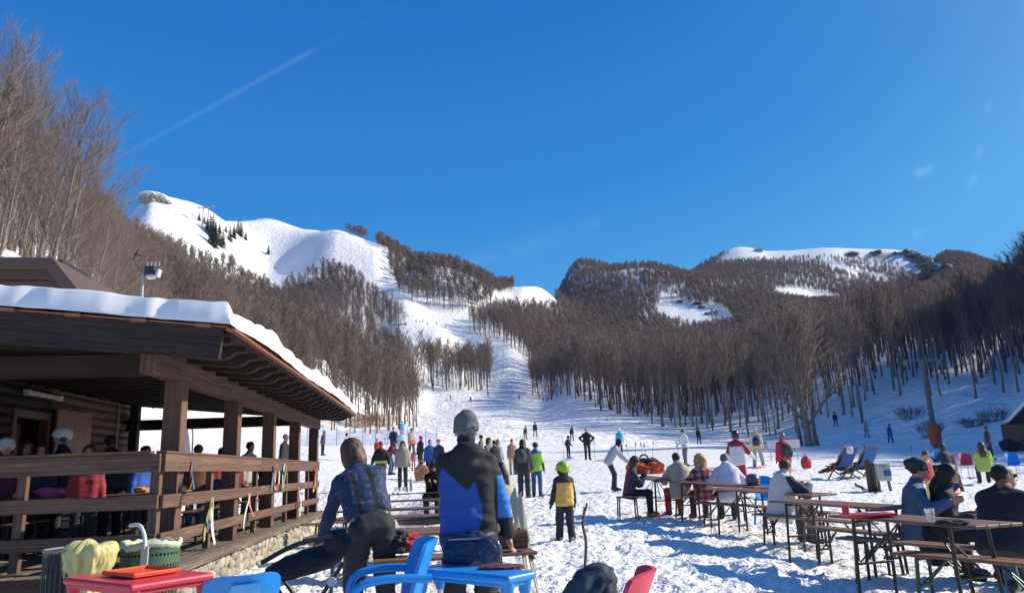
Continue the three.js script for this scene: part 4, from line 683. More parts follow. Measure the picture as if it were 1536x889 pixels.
{ const p = G(640, 783, 0.78), t = thing('serving_tray', 'large black oval tray on the weathered picnic table', 'tray', [p.x, p.y - 0.005, p.z], 0.1); const pts = [V3(0, 0, 0), V3(0.9, 0, 0), V3(1, 0.05, 0), V3(1.03, 0.05, 0), V3(0.93, -0.012, 0), V3(0, -0.012, 0)].map(v => new THREE.Vector2(v.x, v.y)); part('dish', new THREE.LatheGeometry(pts, 28).scale(0.34, 1, 0.2), std(0.02, 0.022, 0.026, 0.35), t); }
function cyl(name, r, h, mat, parent, x, y, z, r2) { return part(name, new THREE.CylinderGeometry(r2 ?? r, r, h, 14).translate(x, y + h / 2, z), mat, parent); }
{
  const glass = std(0.75, 0.76, 0.74, 0.25), R = rng(4);
  [[594, 736], [600, 737], [606, 736], [611, 737], [590, 741], [597, 741]].forEach(([x, y], i) => { const p = G(x, y, 0.77), t = thing(i < 4 ? 'drink_cup' : 'salt_shaker', i < 4 ? 'small white cup standing on the far picnic table' : 'tiny pale shaker on the far picnic table', i < 4 ? 'cup' : 'shaker', [p.x, p.y - 0.005, p.z], 0, i < 4 ? 'cups on the far picnic table' : 'shakers on the far picnic table'); part('wall', new THREE.LatheGeometry([[0.001, 0], [0.03, 0], [0.038, 0.09], [0.034, 0.09], [0.027, 0.008], [0.001, 0.008]].map(q => new THREE.Vector2(...q)), 14).scale(1, i < 4 ? 1.1 : 0.5, 1), glass, t); });
  const p = G(613, 736, 0.77), b = thing('water_bottle', 'tall pale plastic bottle on the far picnic table', 'bottle', [p.x + 0.06, p.y - 0.005, p.z]); part('bottle_body', new THREE.LatheGeometry([[0.001, 0], [0.04, 0], [0.042, 0.2], [0.016, 0.26], [0.016, 0.28]].map(q => new THREE.Vector2(...q)), 14), std(0.6, 0.66, 0.68, 0.2), b); part('bottle_cap', new THREE.CylinderGeometry(0.018, 0.018, 0.025, 12).translate(0, 0.292, 0), std(0.7, 0.7, 0.72, 0.4), b);
}
// plastic seats and tables
const plastic = (r, g, b) => std(r, g, b, 0.38);
const blueP = plastic(0.015, 0.25, 0.66), redP = plastic(0.62, 0.05, 0.085), chromeLeg = std(0.62, 0.63, 0.65, 0.35, { metalness: 0.6 });
function bent(w, h, th, bend, taper, round) { const g = new THREE.BoxGeometry(w, h, th, 14, 10, 1), P = g.attributes.position; for (let i = 0; i < P.count; i++) { let x = P.getX(i) / (w / 2), y = P.getY(i) / h + 0.5, z = P.getZ(i); const edge = Math.pow(Math.max(0, y - 1 + round) / round, 2); x *= 1 + taper * y; const lim = Math.pow(1 - Math.pow(edge, 2) * 0.12, 1); P.setXYZ(i, x * w / 2 * lim, P.getY(i) - edge * h * 0.05 * Math.pow(Math.abs(x), 4), z + bend * x * x + 0.06 * y * y * -1); } g.computeVertexNormals(); return g; }
function chair(label, mat, pos, turn, o = {}) {
  const t = thing('plastic_chair', label, 'chair', pos, turn, o.group);
  part('seat', new RoundedBoxGeometry(0.46, 0.035, 0.44, 3, 0.016).translate(0, 0.44, 0), mat, t);
  const bk = part('backrest', bent(0.44, 0.42, 0.022, 0.07, 0.12, 0.35), mat, t); bk.position.set(0, 0.66, -0.22); bk.rotation.x = -0.16;
  if (o.logo) { const s = o.logo, f = o.flat; const ring = part('emblem', new THREE.TorusGeometry(0.06, 0.014, 6, 26).scale(0.75, 1, 0.35), std(0.75, 0.76, 0.78, 0.5), bk); ring.position.set(0, 0.04, -0.028); }
  if (o.panel) { const pl = part('emblem', bent(0.2, 0.2, 0.004, 0.018, 0, 0.9), std(0.10, 0.40, 0.78, 0.45), bk); pl.position.set(0.0, 0.06, -0.022); const wl = part('emblem', bent(0.1, 0.07, 0.004, 0.006, 0, 0.3), std(0.72, 0.74, 0.78, 0.5), bk); wl.position.set(0, 0.04, -0.026); }
  for (const sx of [-1, 1]) for (const sz of [-1, 1]) part('leg', tube(V3(sx * 0.19, 0.43, sz * 0.18), V3(sx * 0.23, -0.05, sz * 0.23), o.mono ? 0.022 : 0.013, 8), o.mono ? mat : chromeLeg, t);
  if (o.arms) for (const sx of [-1, 1]) { const c = new THREE.CatmullRomCurve3([V3(sx * 0.24, 0.0, 0.2), V3(sx * 0.255, 0.45, 0.2), V3(sx * 0.26, 0.63, 0.17), V3(sx * 0.255, 0.67, 0.05), V3(sx * 0.245, 0.66, -0.25)]); part('armrest', new THREE.TubeGeometry(c, 22, 0.024, 8).scale(1, 1, 1), mat, t); }
  return t;
}
function squareTable(label, mat, corners, h, group) {                // corner points of the top, near to far round
  const mid = corners.reduce((a, c) => a.add(c), V3(0, 0, 0)).divideScalar(corners.length), u = corners[1].clone().sub(corners[0]), w = u.length(), l = corners[2].clone().sub(corners[1]).length(), yaw = Math.atan2(-u.z, u.x);
  const t = thing('plastic_table', label, 'table', [mid.x, mid.y - h, mid.z], yaw, group);
  part('tabletop', new RoundedBoxGeometry(w, 0.05, l, 4, 0.022).translate(0, h - 0.025, 0), mat, t);
  part('rim', mergeGeometries([-1, 1].flatMap(s => [new RoundedBoxGeometry(w - 0.05, 0.03, 0.02, 2, 0.008).translate(0, h - 0.06, s * (l / 2 - 0.035)), new RoundedBoxGeometry(0.02, 0.03, l - 0.05, 2, 0.008).translate(s * (w / 2 - 0.035), h - 0.06, 0)])), mat, t);
  for (const sx of [-1, 1]) for (const sz of [-1, 1]) { part('leg', tube(V3(sx * (w / 2 - 0.06), h - 0.12, sz * (l / 2 - 0.06)), V3(sx * (w / 2 - 0.03), -0.04, sz * (l / 2 - 0.03)), 0.022, 10), chromeLeg, t); part('leg_socket', new THREE.CylinderGeometry(0.05, 0.028, 0.12, 12).translate(sx * (w / 2 - 0.058), h - 0.1, sz * (l / 2 - 0.058)), mat, t); }
  return t;
}
const sq = (pts, h) => pts.map(([x, y]) => G(x, y, h));
{
  const c = sq([[95, 866], [198, 878], [319, 858]], 0.72), f = c[0].clone().add(c[2]).sub(c[1]);
  squareTable('pinkish red plastic table with orange tray beside the bins', redP, [c[0], c[1], c[2], f], 0.72, 'plastic tables');
  const m = c[0].clone().add(c[2]).multiplyScalar(0.5), u = c[1].clone().sub(c[0]), t = thing('orange_tray', 'bright orange-red plastic tray on the red table', 'tray', [m.x + 0.02, m.y + 0.004, m.z + 0.0], Math.atan2(-u.z, u.x));
  part('tray_base', new RoundedBoxGeometry(0.42, 0.012, 0.32, 2, 0.005).translate(0, 0.008, 0), std(0.78, 0.09, 0.035, 0.35), t);
  part('tray_rim', mergeGeometries([-1, 1].flatMap(s => [new RoundedBoxGeometry(0.44, 0.03, 0.018, 2, 0.008).translate(0, 0.02, s * 0.16), new RoundedBoxGeometry(0.018, 0.03, 0.32, 2, 0.008).translate(s * 0.212, 0.02, 0)])), std(0.78, 0.09, 0.035, 0.35), t);
  const d = sq([[612, 851], [757, 864], [810, 856]], 0.72), q = d[0].clone().add(d[2]).sub(d[1]);
  squareTable('bright blue plastic table in front of the blue-jacketed man', blueP, [d[0], d[1], d[2], q], 0.72, 'plastic tables');
  const pp = G(780, 853, 0.725), pl = thing('patterned_cloth', 'crumpled dark red patterned cloth on the blue table', 'cloth', [pp.x - 0.12, pp.y, pp.z - 0.1]);
  part('fabric', surfaceLump([0.16, 0.025, 0.09], 3, (x, y, z) => noise3(x * 60, y * 60, z * 60) > 0.1 ? [0.3, 0.05, 0.07] : [0.07, 0.04, 0.08]), std(1, 1, 1, 0.8, { vertexColors: true }), pl);
}
function surfaceLump(r, seed, color, amp = 0.18, n = 4, fold = 0) { const g = mergeVertices(new THREE.IcosahedronGeometry(1, n > 4 ? 16 : n * 2).deleteAttribute('uv').deleteAttribute('normal')), P = g.attributes.position, col = []; for (let i = 0; i < P.count; i++) { let x = P.getX(i), y = P.getY(i), z = P.getZ(i); const f = 1 + amp * (noise3(x * 1.8 + seed, y * 1.8, z * 1.8) + 0.6 * noise3(x * 4.5, y * 4.5 + seed, z * 4.5) + 0.3 * noise3(x * 11, y * 11 + seed, z * 11)); const fo = fold ? 1 + fold * (Math.abs(Math.sin(4.2 * Math.atan2(z, x) + 3 * noise3(x * 2 + seed, y * 2, z * 2) + y * 1.5)) - 0.6) : 1; x *= f * fo * r[0]; y *= f * r[1]; z *= f * fo * r[2]; P.setXYZ(i, x, Math.max(y, -r[1] * 0.75), z); const c = typeof color === 'function' ? color(x, y, z) : color; col.push(...c); } g.setAttribute('color', new THREE.Float32BufferAttribute(col, 3)); g.computeVertexNormals(); return g; }
const lumpMat = std(1, 1, 1, 0.85, { vertexColors: true });
{
  const p = atDepth(336, 850, 4.9); chair('blue plastic chair with emblem panel on its back beside the red table', blueP, [p.x, 0, p.z - 0.2], Math.PI + 0.55, { panel: 1, mono: 1, group: 'blue plastic chairs' }).scale.setScalar(0.93);
  const q = atDepth(576, 860, 5.0); chair('blue plastic armchair turned sideways next to the blue table', blueP, [q.x, 0, q.z], -1.33, { arms: 1, mono: 1, group: 'blue plastic chairs' }).scale.setScalar(1.08);
  const r = atDepth(884, 870, 3.75); chair('red plastic chair with dark coats heaped on it', redP, [r.x, 0, r.z], -Math.PI / 2 - 0.25, { group: 'red plastic chairs' });
  const a = thing('winter_coat', 'dark teal winter coat draped over the red chair', 'coat', [r.x - 0.03, 0.7, r.z + 0.02], 0.3); part('fabric', surfaceLump([0.11, 0.22, 0.15], 7, (x, y, z) => { const s = 0.8 + 0.5 * noise3(x * 20, y * 20, z * 20); return [0.03 * s, 0.062 * s, 0.075 * s]; }, 0.075, 5, 0.16), lumpMat, a); a.rotation.z = -0.7;
  const b = thing('winter_coat', 'maroon winter coat under the teal one on the red chair', 'coat', [r.x - 0.14, 0.58, r.z + 0.05], 0.1); part('fabric', surfaceLump([0.12, 0.13, 0.14], 17, (x, y, z) => { const s = 0.8 + 0.5 * noise3(x * 20, y * 20, z * 20); return [0.13 * s, 0.02 * s, 0.03 * s]; }, 0.075, 5, 0.16), lumpMat, b);
  const e = atDepth(2, 882, 4.2); chair('red plastic chair cut by the picture edge near the bins', redP, [e.x - 0.2, -0.02, e.z], 1.9, { group: 'red plastic chairs' });
}
// bins in front of the terrace
{
  const p = atDepth(112, 860, 7), t = thing('wire_bin', 'tall dark wire-mesh litter bin holding a yellow bag', 'bin', [p.x, 0, p.z]), g = [];
  for (let k = 0; k < 34; k++) { const a = k / 34 * 6.283; g.push(tube(V3(0.2 * Math.cos(a), 0.02, 0.2 * Math.sin(a)), V3(0.23 * Math.cos(a + 0.25), 0.86, 0.23 * Math.sin(a + 0.25)), 0.005, 4), tube(V3(0.2 * Math.cos(a), 0.02, 0.2 * Math.sin(a)), V3(0.23 * Math.cos(a - 0.25), 0.86, 0.23 * Math.sin(a - 0.25)), 0.005, 4)); }
  part('wire_mesh', mergeGeometries(g), std(0.06, 0.075, 0.065, 0.5), t);
  for (const [r, y] of [[0.23, 0.86], [0.215, 0.45], [0.2, 0.03]]) part('hoop', new THREE.TorusGeometry(r, 0.011, 6, 30).rotateX(Math.PI / 2).translate(0, y, 0), std(0.2, 0.21, 0.2, 0.5), t);
  part('liner', new THREE.CylinderGeometry(0.2, 0.175, 0.8, 24, 1, true).translate(0, 0.44, 0), std(0.03, 0.035, 0.035, 0.8), t);
  const q = thing('yellow_bag', 'translucent yellow rubbish bag bulging out of the wire bin', 'bag', [p.x + 0.13, 0, p.z + 0.1]);
  const P2 = new THREE.SplineCurve([[0.001, 0.1], [0.09, 0.1], [0.12, 0.35], [0.10, 0.58], [0.15, 0.72], [0.17, 0.84], [0.14, 0.9], [0.06, 0.9], [0.001, 0.86]].map(v => new THREE.Vector2(...v))).getPoints(70), bg = new THREE.LatheGeometry(P2, 110), Q = bg.attributes.position;
  for (let i = 0; i < Q.count; i++) { const x = Q.getX(i), y = Q.getY(i), z = Q.getZ(i), an = Math.atan2(z, x), f = 1 + 0.2 * noise3(Math.cos(an) * 2.2, y * 2.5, Math.sin(an) * 2.2) + 0.16 * noise3(Math.cos(an) * 5, y * 5, Math.sin(an) * 5 + 3) + 0.1 * Math.abs(noise3(Math.cos(an) * 7, y * 12, Math.sin(an) * 7)) + 0.06 * noise3(Math.cos(an) * 20, y * 22, Math.sin(an) * 20); Q.setXYZ(i, x * f + 0.04 * sstep(0.5, 0.9, y), y + 0.03 * noise3(x * 14, 2, z * 14) * sstep(0.6, 0.9, y), z * f); }
  bg.computeVertexNormals(); part('film', bg, new THREE.MeshPhysicalMaterial({ color: rgb(0.78, 0.72, 0.28), roughness: 0.35, transmission: 0.25, thickness: 0 }), q);
}
{
  const p = atDepth(224, 850, 7.2), t = thing('green_bin', 'green slotted plastic bin with pale liner and grey lid arm', 'bin', [p.x, 0, p.z]), gm = std(0.055, 0.13, 0.07, 0.5), g = [];
  for (let k = 0; k < 44; k++) { const a = k / 44 * 6.283; const b = plank(0.018, 0.72, 0.008, 0.002).clone(); b.translate(0, 0.44, 0.222); b.rotateY(a); g.push(b); }
  part('slats', mergeGeometries(g), gm, t);
  for (const y of [0.08, 0.3, 0.52, 0.72, 0.81]) part('band', new THREE.CylinderGeometry(0.228, 0.228, y > 0.7 ? 0.07 : 0.035, 36, 1, true).translate(0, y, 0), gm, t);
  part('inner_wall', new THREE.CylinderGeometry(0.2, 0.2, 0.76, 28, 1, true).translate(0, 0.44, 0), std(0.02, 0.05, 0.03, 0.8), t);
  const lg = new THREE.TorusGeometry(0.225, 0.02, 8, 50).rotateX(Math.PI / 2), L = lg.attributes.position; for (let i = 0; i < L.count; i++) { const a = Math.atan2(L.getZ(i), L.getX(i)); L.setY(i, L.getY(i) * 1.5 + 0.84 + 0.02 * noise3(Math.cos(a) * 5, 1, Math.sin(a) * 5)); } lg.computeVertexNormals();
  part('liner_rim', lg, std(0.5, 0.56, 0.36, 0.5), t);
  part('lid_arm', new THREE.TubeGeometry(new THREE.CatmullRomCurve3([V3(-0.14, 1.0, 0.1), V3(-0.03, 1.0, 0.16), V3(0.05, 0.9, 0.22), V3(0.07, 0.82, 0.25)]), 16, 0.016, 7), std(0.62, 0.63, 0.64, 0.4), t);
  const lk = part('lock_plate', new RoundedBoxGeometry(0.06, 0.15, 0.02, 2, 0.006).translate(0.07, 0.77, 0.245), std(0.42, 0.43, 0.43, 0.4), t); part('tag', new RoundedBoxGeometry(0.035, 0.045, 0.008, 2, 0.003).translate(0.07, 0.66, 0.237), std(0.7, 0.68, 0.62, 0.5), t);
}
// dark folded pushchair next to the bending person
{
  const p = atDepth(456, 868, 5.5), t = thing('folded_pushchair', 'black padded pushchair lying folded on crossed metal legs', 'pushchair', [p.x, 0, p.z], 0.15), bm = std(0.018, 0.019, 0.022, 0.8);
  part('padding', (() => { const g = surfaceLump([0.27, 0.09, 0.16], 31, [0.018, 0.019, 0.023], 0.12, 5); g.rotateZ(0.2); g.translate(0.0, 0.76, 0); return g; })(), lumpMat, t);
  part('hood', (() => { const g = surfaceLump([0.09, 0.1, 0.12], 35, [0.02, 0.021, 0.025], 0.15, 4); g.translate(0.22, 0.88, 0.02); return g; })(), lumpMat, t);
  part('handle_bar', new THREE.TubeGeometry(new THREE.CatmullRomCurve3([V3(-0.26, 0.8, 0.15), V3(-0.05, 0.9, 0.17), V3(0.2, 0.95, 0.16)]), 16, 0.016, 7), darkSteel, t);
  for (const z of [-0.16, 0.16]) { part('leg', tube(V3(-0.28, -0.02, z), V3(0.25, 0.74, z), 0.014), darkSteel, t); part('leg', tube(V3(0.32, -0.02, z), V3(-0.2, 0.7, z), 0.014), darkSteel, t); part('hub', new THREE.CylinderGeometry(0.03, 0.03, 0.03, 14).rotateX(Math.PI / 2).translate(0.2, 0.66, z + 0.02), std(0.5, 0.5, 0.5, 0.4), t); }
}
// gear heap, stick, skis
{
  const p = atDepth(600, 815, 6.3); let t = thing('helmet_and_jacket', 'heap of dark jacket with red sleeve on the plank bench', 'clothes', [p.x, p.y, p.z]); part('jacket', surfaceLump([0.16, 0.09, 0.12], 41, (x) => x > 0.07 ? [0.4, 0.03, 0.05] : [0.03, 0.03, 0.035], 0.25, 5), lumpMat, t); t.name = 'jacket_heap'; 
  const s = G(876, 848), c = [0, 0.25, 0.5, 0.75, 1].map((f, i) => V3(s.x + 0.05 * f + [0, 0.02, 0.025, -0.015, 0.02][i], s.y - 0.1 + 0.85 * f, s.z - 0.02 * i)); t = thing('wooden_stick', 'crooked bare branch stuck upright in the snow', 'stick', [0, 0, 0]); part('branch', new THREE.TubeGeometry(new THREE.CatmullRomCurve3(c), 24, 0.021, 7), wood(0.28, 0.19, 0.12, 0.9, grainB), t); part('stub', tube(c[4].clone().add(V3(0, -0.04, 0)), c[4].clone().add(V3(0.03, 0.06, 0)), 0.02, 6, 0.012), wood(0.22, 0.15, 0.1, 0.9), t);
}
const skiMats = [std(0.42, 0.38, 0.28, 0.4), std(0.05, 0.05, 0.055, 0.4), std(0.55, 0.06, 0.05, 0.35), std(0.06, 0.2, 0.5, 0.35)];
function ski(label, a, b, mat, group, flat) {                        // a: tail, b: tip
  const L = a.distanceTo(b), t = thing('ski', label, 'ski', [a.x, a.y, a.z], 0, group); const sh = new THREE.Shape(); const N = 16, prof = f => 0.038 - 0.01 * Math.sin(f * Math.PI); for (let i = 0; i <= N; i++) { const f = i / N, w = f > 0.93 ? prof(f) * Math.sqrt(1 - Math.pow((f - 0.93) / 0.075, 2)) : prof(f); i ? sh.lineTo(w, f * L) : sh.moveTo(w, 0); } for (let i = N; i >= 0; i--) { const f = i / N, w = f > 0.93 ? prof(f) * Math.sqrt(1 - Math.pow((f - 0.93) / 0.075, 2)) : prof(f); sh.lineTo(-w, f * L); }
  const g = new THREE.ExtrudeGeometry(sh, { depth: 0.014, bevelEnabled: false, steps: 1 }), P = g.attributes.position; for (let i = 0; i < P.count; i++) { const f = P.getY(i) / L; if (f > 0.86) P.setZ(i, P.getZ(i) + 0.09 * Math.pow((f - 0.86) / 0.14, 2)); } g.computeVertexNormals(); part('blade', g, mat, t);
  part('heel_binding', new RoundedBoxGeometry(0.065, 0.09, 0.055, 2, 0.012).translate(0, L * 0.36, 0.04), darkSteel, t); part('toe_binding', new RoundedBoxGeometry(0.07, 0.11, 0.045, 2, 0.012).translate(0, L * 0.55, 0.035), darkSteel, t);
  const up = b.clone().sub(a).normalize(), face = flat ?? V3(0, 0.2, 1); const x = V3().crossVectors(up, face).normalize(), z = V3().crossVectors(x, up); t.quaternion.setFromRotationMatrix(new THREE.Matrix4().makeBasis(x, up, z)); return t;
}
ski('pale ski propped against the picnic table, binding outward', G(806, 889), atDepth(770, 742, 8.9), skiMats[0], 'skis propped against the picnic table', V3(1, 0.1, 0.25));
ski('pale ski propped against the picnic table, binding outward', G(794, 884), atDepth(762, 735, 9.1), skiMats[0], 'skis propped against the picnic table', V3(1, 0.1, 0.25));
for (const [x0, y0, x1, y1, m, l] of [[1322, 738, 1255, 718, 1, 'black ski lying on the snow beside the deckchairs'], [1300, 735, 1240, 716, 1, 'second black ski lying near the deckchair feet'], [890, 692, 915, 690, 1, 'black ski lying behind the dark-jacketed man'], [1040, 699, 1015, 696, 1, 'black ski under the white-jacketed skier'], [845, 690, 870, 687, 3, 'blue ski under the small black-clad skier'], [1128, 703, 1150, 700, 2, 'red ski under the skier in pale yellow'], [570, 690, 600, 688, 1, 'black ski under the dark skier by the netting']]) { const a = G(x0, y0, 0.03), d = G(x1, y1, 0.03).sub(a).setY(0).normalize().multiplyScalar(1.55), b = a.clone().add(d); b.y = ground(b.x, b.z) + 0.03; ski(l, a, b, skiMats[m], undefined, V3(0, 1, 0)); }
function pole(label, px, py, hgt, group, lean = 0) { const p = G(px, py), t = thing('ski_pole', label, 'ski pole', [p.x, p.y, p.z], 0, group); t.rotation.z = lean; part('shaft', tube(V3(0, -0.1, 0), V3(0, hgt, 0), 0.01, 6), std(0.12, 0.13, 0.15, 0.4), t); part('grip', new THREE.CapsuleGeometry(0.022, 0.12, 4, 8).translate(0, hgt, 0), darkSteel, t); part('basket', new THREE.CylinderGeometry(0.045, 0.03, 0.015, 10).translate(0, 0.06, 0), darkSteel, t); }
pole('ski pole planted alone in sunlit snow left of the blue seat', 1375, 722, 1.12); pole('ski pole planted beside the blue seat', 1406, 712, 1.1); for (const [x, y, l] of [[948, 697, 0.15], [953, 694, -0.1], [966, 694, 0.05], [978, 692, -0.14], [973, 697, 0.1]]) pole('ski pole stuck in snow behind the orange sled', x, y + 8, 1.1, 'poles behind the orange sled', l);
pole('ski pole planted left of the small black-clad skier', 846, 690, 1.0); pole('ski pole in the hand of the white-jacketed skier', 1021, 698, 1.05, undefined, 0.1); pole('ski pole beside the dark skier by the netting', 583, 688, 1.1, undefined, 0.2); pole('ski pole right of the dark-jacketed man with hands on hips', 893, 691, 1.1);
pole('ski pole beside the red-trousered skier', 1168, 740, 1.1, undefined, -0.3); pole('ski pole trailing from the neon-vested child', 812, 748, 1.0, undefined, -0.75);
// things on and round the right-hand tables
{
  const p = G(1303, 773, 0.775), t = thing('red_tray', 'red tray with leftovers on the table before the couple', 'tray', [p.x, p.y, p.z], -0.1); part('tray_base', new RoundedBoxGeometry(0.44, 0.025, 0.3, 2, 0.01).translate(0, 0.01, 0), std(0.6, 0.03, 0.05, 0.4), t); part('napkin', new RoundedBoxGeometry(0.12, 0.012, 0.1, 2, 0.004).translate(0.02, 0.03, 0.06), std(0.75, 0.74, 0.72, 0.8), t);
  const j = thing('red_jar', 'small red jar at the end of the red tray', 'jar', [p.x - 0.2, p.y + 0.02, p.z - 0.02]); part('jar_body', new THREE.CylinderGeometry(0.035, 0.032, 0.07, 14).translate(0, 0.035, 0), std(0.5, 0.03, 0.05, 0.4), j); part('jar_lid', new THREE.CylinderGeometry(0.036, 0.036, 0.015, 14).translate(0, 0.078, 0), std(0.55, 0.05, 0.06, 0.4), j);
  const c = G(1397, 781, 0.775), u = thing('plastic_cup', 'clear plastic cup of pale drink in front of the couple', 'cup', [c.x, c.y - 0.01, c.z]); part('cup_wall', new THREE.LatheGeometry([[0.001, 0], [0.028, 0], [0.04, 0.11], [0.038, 0.11], [0.026, 0.006], [0.001, 0.006]].map(q => new THREE.Vector2(...q)), 18), new THREE.MeshPhysicalMaterial({ color: rgb(0.95, 0.95, 0.95), roughness: 0.15, transmission: 0.8, thickness: 0 }), u); part('drink', new THREE.CylinderGeometry(0.034, 0.025, 0.075, 18).translate(0, 0.045, 0), std(0.55, 0.42, 0.2, 0.4), u);
  const g = G(1430, 784, 0.775), h = thing('black_gloves', 'black gloves and cap heaped on the table before the couple', 'gloves', [g.x, g.y, g.z]); part('fabric', surfaceLump([0.13, 0.03, 0.07], 53, [0.015, 0.015, 0.018], 0.3, 4), lumpMat, h);
  const hp = G(1130, 724, 0.8), hl = thing('ski_helmet', 'grey ski helmet set down on the table end', 'helmet', [hp.x, hp.y + 0.05, hp.z]); part('shell', surfaceLump([0.13, 0.115, 0.14], 2, [0.10, 0.115, 0.14], 0.02, 4), std(1, 1, 1, 0.3, { vertexColors: true }), hl); part('padding', new THREE.TorusGeometry(0.1, 0.02, 6, 20).rotateX(Math.PI / 2).translate(0, -0.07, 0), darkSteel, hl);
  const r = G(1412, 868), b = thing('rucksack', 'grey and black rucksack leaning on the near green-legged bench', 'rucksack', [r.x, r.y, r.z], 0.2); part('pack', (() => { const q = surfaceLump([0.15, 0.27, 0.13], 61, (x, y) => y > 0.12 ? [0.09, 0.09, 0.1] : [0.018, 0.019, 0.022], 0.12, 5); q.translate(0, 0.34, 0); return q; })(), lumpMat, b); part('strap', new THREE.TubeGeometry(new THREE.CatmullRomCurve3([V3(0.06, 0.58, 0.08), V3(0.12, 0.45, 0.17), V3(0.1, 0.2, 0.15)]), 14, 0.014, 6), std(0.3, 0.3, 0.3, 0.7), b); part('pocket', new RoundedBoxGeometry(0.17, 0.16, 0.05, 3, 0.02).translate(0, 0.24, 0.13), std(0.02, 0.02, 0.025, 0.7), b);
  const d2 = G(1530, 880), k = thing('duffel_bag', 'round dark bag on the snow under the near bench', 'bag', [d2.x, d2.y + 0.1, d2.z]); part('fabric', surfaceLump([0.14, 0.13, 0.13], 71, [0.03, 0.03, 0.025], 0.12, 4), lumpMat, k); part('handle', new THREE.TorusGeometry(0.06, 0.01, 6, 14, Math.PI).translate(0, 0.11, 0), darkSteel, k);
  const op = G(968, 712, 0.78), o = thing('orange_sled', 'orange and black sled bag standing on the short table', 'sled', [op.x, op.y + 0.16, op.z]); part('shell', surfaceLump([0.42, 0.2, 0.25], 81, (x, y) => y > 0.1 + 0.1 * noise3(x * 6, 1, 1) ? [0.02, 0.02, 0.025] : noise3(x * 14, y * 14, 3) > 0.45 ? [0.1, 0.03, 0.03] : [0.6, 0.10, 0.035], 0.2, 5), lumpMat, o); part('handle', new THREE.TorusGeometry(0.1, 0.018, 6, 16, Math.PI).translate(0, 0.18, 0), darkSteel, o);
  const os = G(632, 722), o2 = thing('orange_sled', 'plain orange plastic sled standing behind the far picnic table', 'sled', [os.x, os.y + 0.3, os.z]); part('shell', surfaceLump([0.3, 0.36, 0.1], 83, (x, y, z) => noise3(x * 9, y * 9, z * 9) > 0.4 ? [0.5, 0.3, 0.16] : [0.45, 0.14, 0.05], 0.16, 4), std(1, 1, 1, 0.45, { vertexColors: true }), o2); part('rope', new THREE.TorusGeometry(0.12, 0.012, 6, 16, Math.PI).translate(0, 0.4, 0.02), std(0.6, 0.5, 0.3, 0.8), o2);
  const rb = G(1211, 704), r2 = thing('rucksack', 'red rucksack standing alone on the sunlit snow', 'rucksack', [rb.x, rb.y, rb.z]); part('pack', (() => { const q = surfaceLump([0.22, 0.3, 0.16], 91, [0.55, 0.05, 0.06], 0.1, 4); q.translate(0, 0.26, 0); return q; })(), lumpMat, r2); part('loop', new THREE.TorusGeometry(0.05, 0.012, 6, 14).translate(0, 0.6, 0), std(0.4, 0.04, 0.05, 0.7), r2);
  const ps = G(1424, 742), p3 = thing('pink_sled', 'bright pink-red plastic sled by the kneeling child', 'sled', [ps.x, ps.y + 0.05, ps.z], 0.3); part('shell', surfaceLump([0.36, 0.09, 0.2], 95, [0.75, 0.08, 0.14], 0.1, 4), std(1, 1, 1, 0.4, { vertexColors: true }), p3); part('grip', new THREE.TorusGeometry(0.06, 0.012, 6, 14, Math.PI).translate(0.28, 0.07, 0), std(0.5, 0.05, 0.09, 0.5), p3);
}
// seats at the right, with steel legs
const seatAt = (px, py) => { const p = G(px, py); return [p.x, p.y, p.z]; };
chair('red chair with ring emblem beside the leaning stake', redP, seatAt(1458, 716), 0.05, { logo: 1, group: 'red plastic chairs' }); chair('red chair with ring emblem under the lime-jacketed person', redP, seatAt(1484, 715), 0.15, { logo: 1, group: 'red plastic chairs' });
chair('blue chair under the dark-jacketed person beside the stake', blueP, seatAt(1416, 711), -0.1, { logo: 0, group: 'blue plastic chairs' }); chair('empty blue chair with pale emblem near the small brown cabin', blueP, seatAt(1530, 718), 0.1, { logo: 1, group: 'blue plastic chairs' });
chair('blue chair under the person in white fur-edged vest', blueP, seatAt(1160, 785), 0.4, { mono: 1, group: 'blue plastic chairs' });
{ // deckchairs
  const canvas = [std(0.03, 0.07, 0.28, 0.8), std(0.025, 0.14, 0.34, 0.8)];
  [[1268, 719], [1300, 717]].forEach(([px, py], i) => { const p = G(px, py), t = thing('deck_chair', i ? 'deckchair with lighter blue canvas next to the meter box' : 'deckchair with deep blue canvas and towel over its top', 'deckchair', [p.x, p.y, p.z], Math.PI + 0.3, 'deckchairs'), fr = wood(0.3, 0.2, 0.12, 0.7);
    for (const s of [-1, 1]) { part('frame_bar', bar(V3(s * 0.3, 0.0, 0.5), V3(s * 0.3, 1.12, -0.55), 0.045), fr, t); part('frame_bar', bar(V3(s * 0.27, 0.0, -0.45), V3(s * 0.27, 0.5, 0.55), 0.04), fr, t); }
    for (const [y, z] of [[1.1, -0.54], [0.48, 0.53], [0.08, -0.4]]) part('crossbar', bar(V3(-0.32, y, z), V3(0.32, y, z), 0.042), fr, t);
    const g = new THREE.PlaneGeometry(0.56, 1, 2, 14), P = g.attributes.position; for (let k = 0; k < P.count; k++) { const f = P.getY(k) + 0.5; P.setXYZ(k, P.getX(k), lerp(0.46, 1.09, f) - 0.34 * Math.sin(f * Math.PI), lerp(0.52, -0.53, f)); } g.computeVertexNormals(); part('canvas', g, Object.assign(canvas[i], { side: THREE.DoubleSide }), t);
    if (!i) { const w = thing('white_towel', 'white towel hung over the deep blue deckchair', 'towel', [p.x + 0.05, p.y + 1.0, p.z + 0.6]); part('fabric', surfaceLump([0.12, 0.16, 0.06], 5, [0.7, 0.66, 0.7], 0.2, 4), lumpMat, w); } });
}
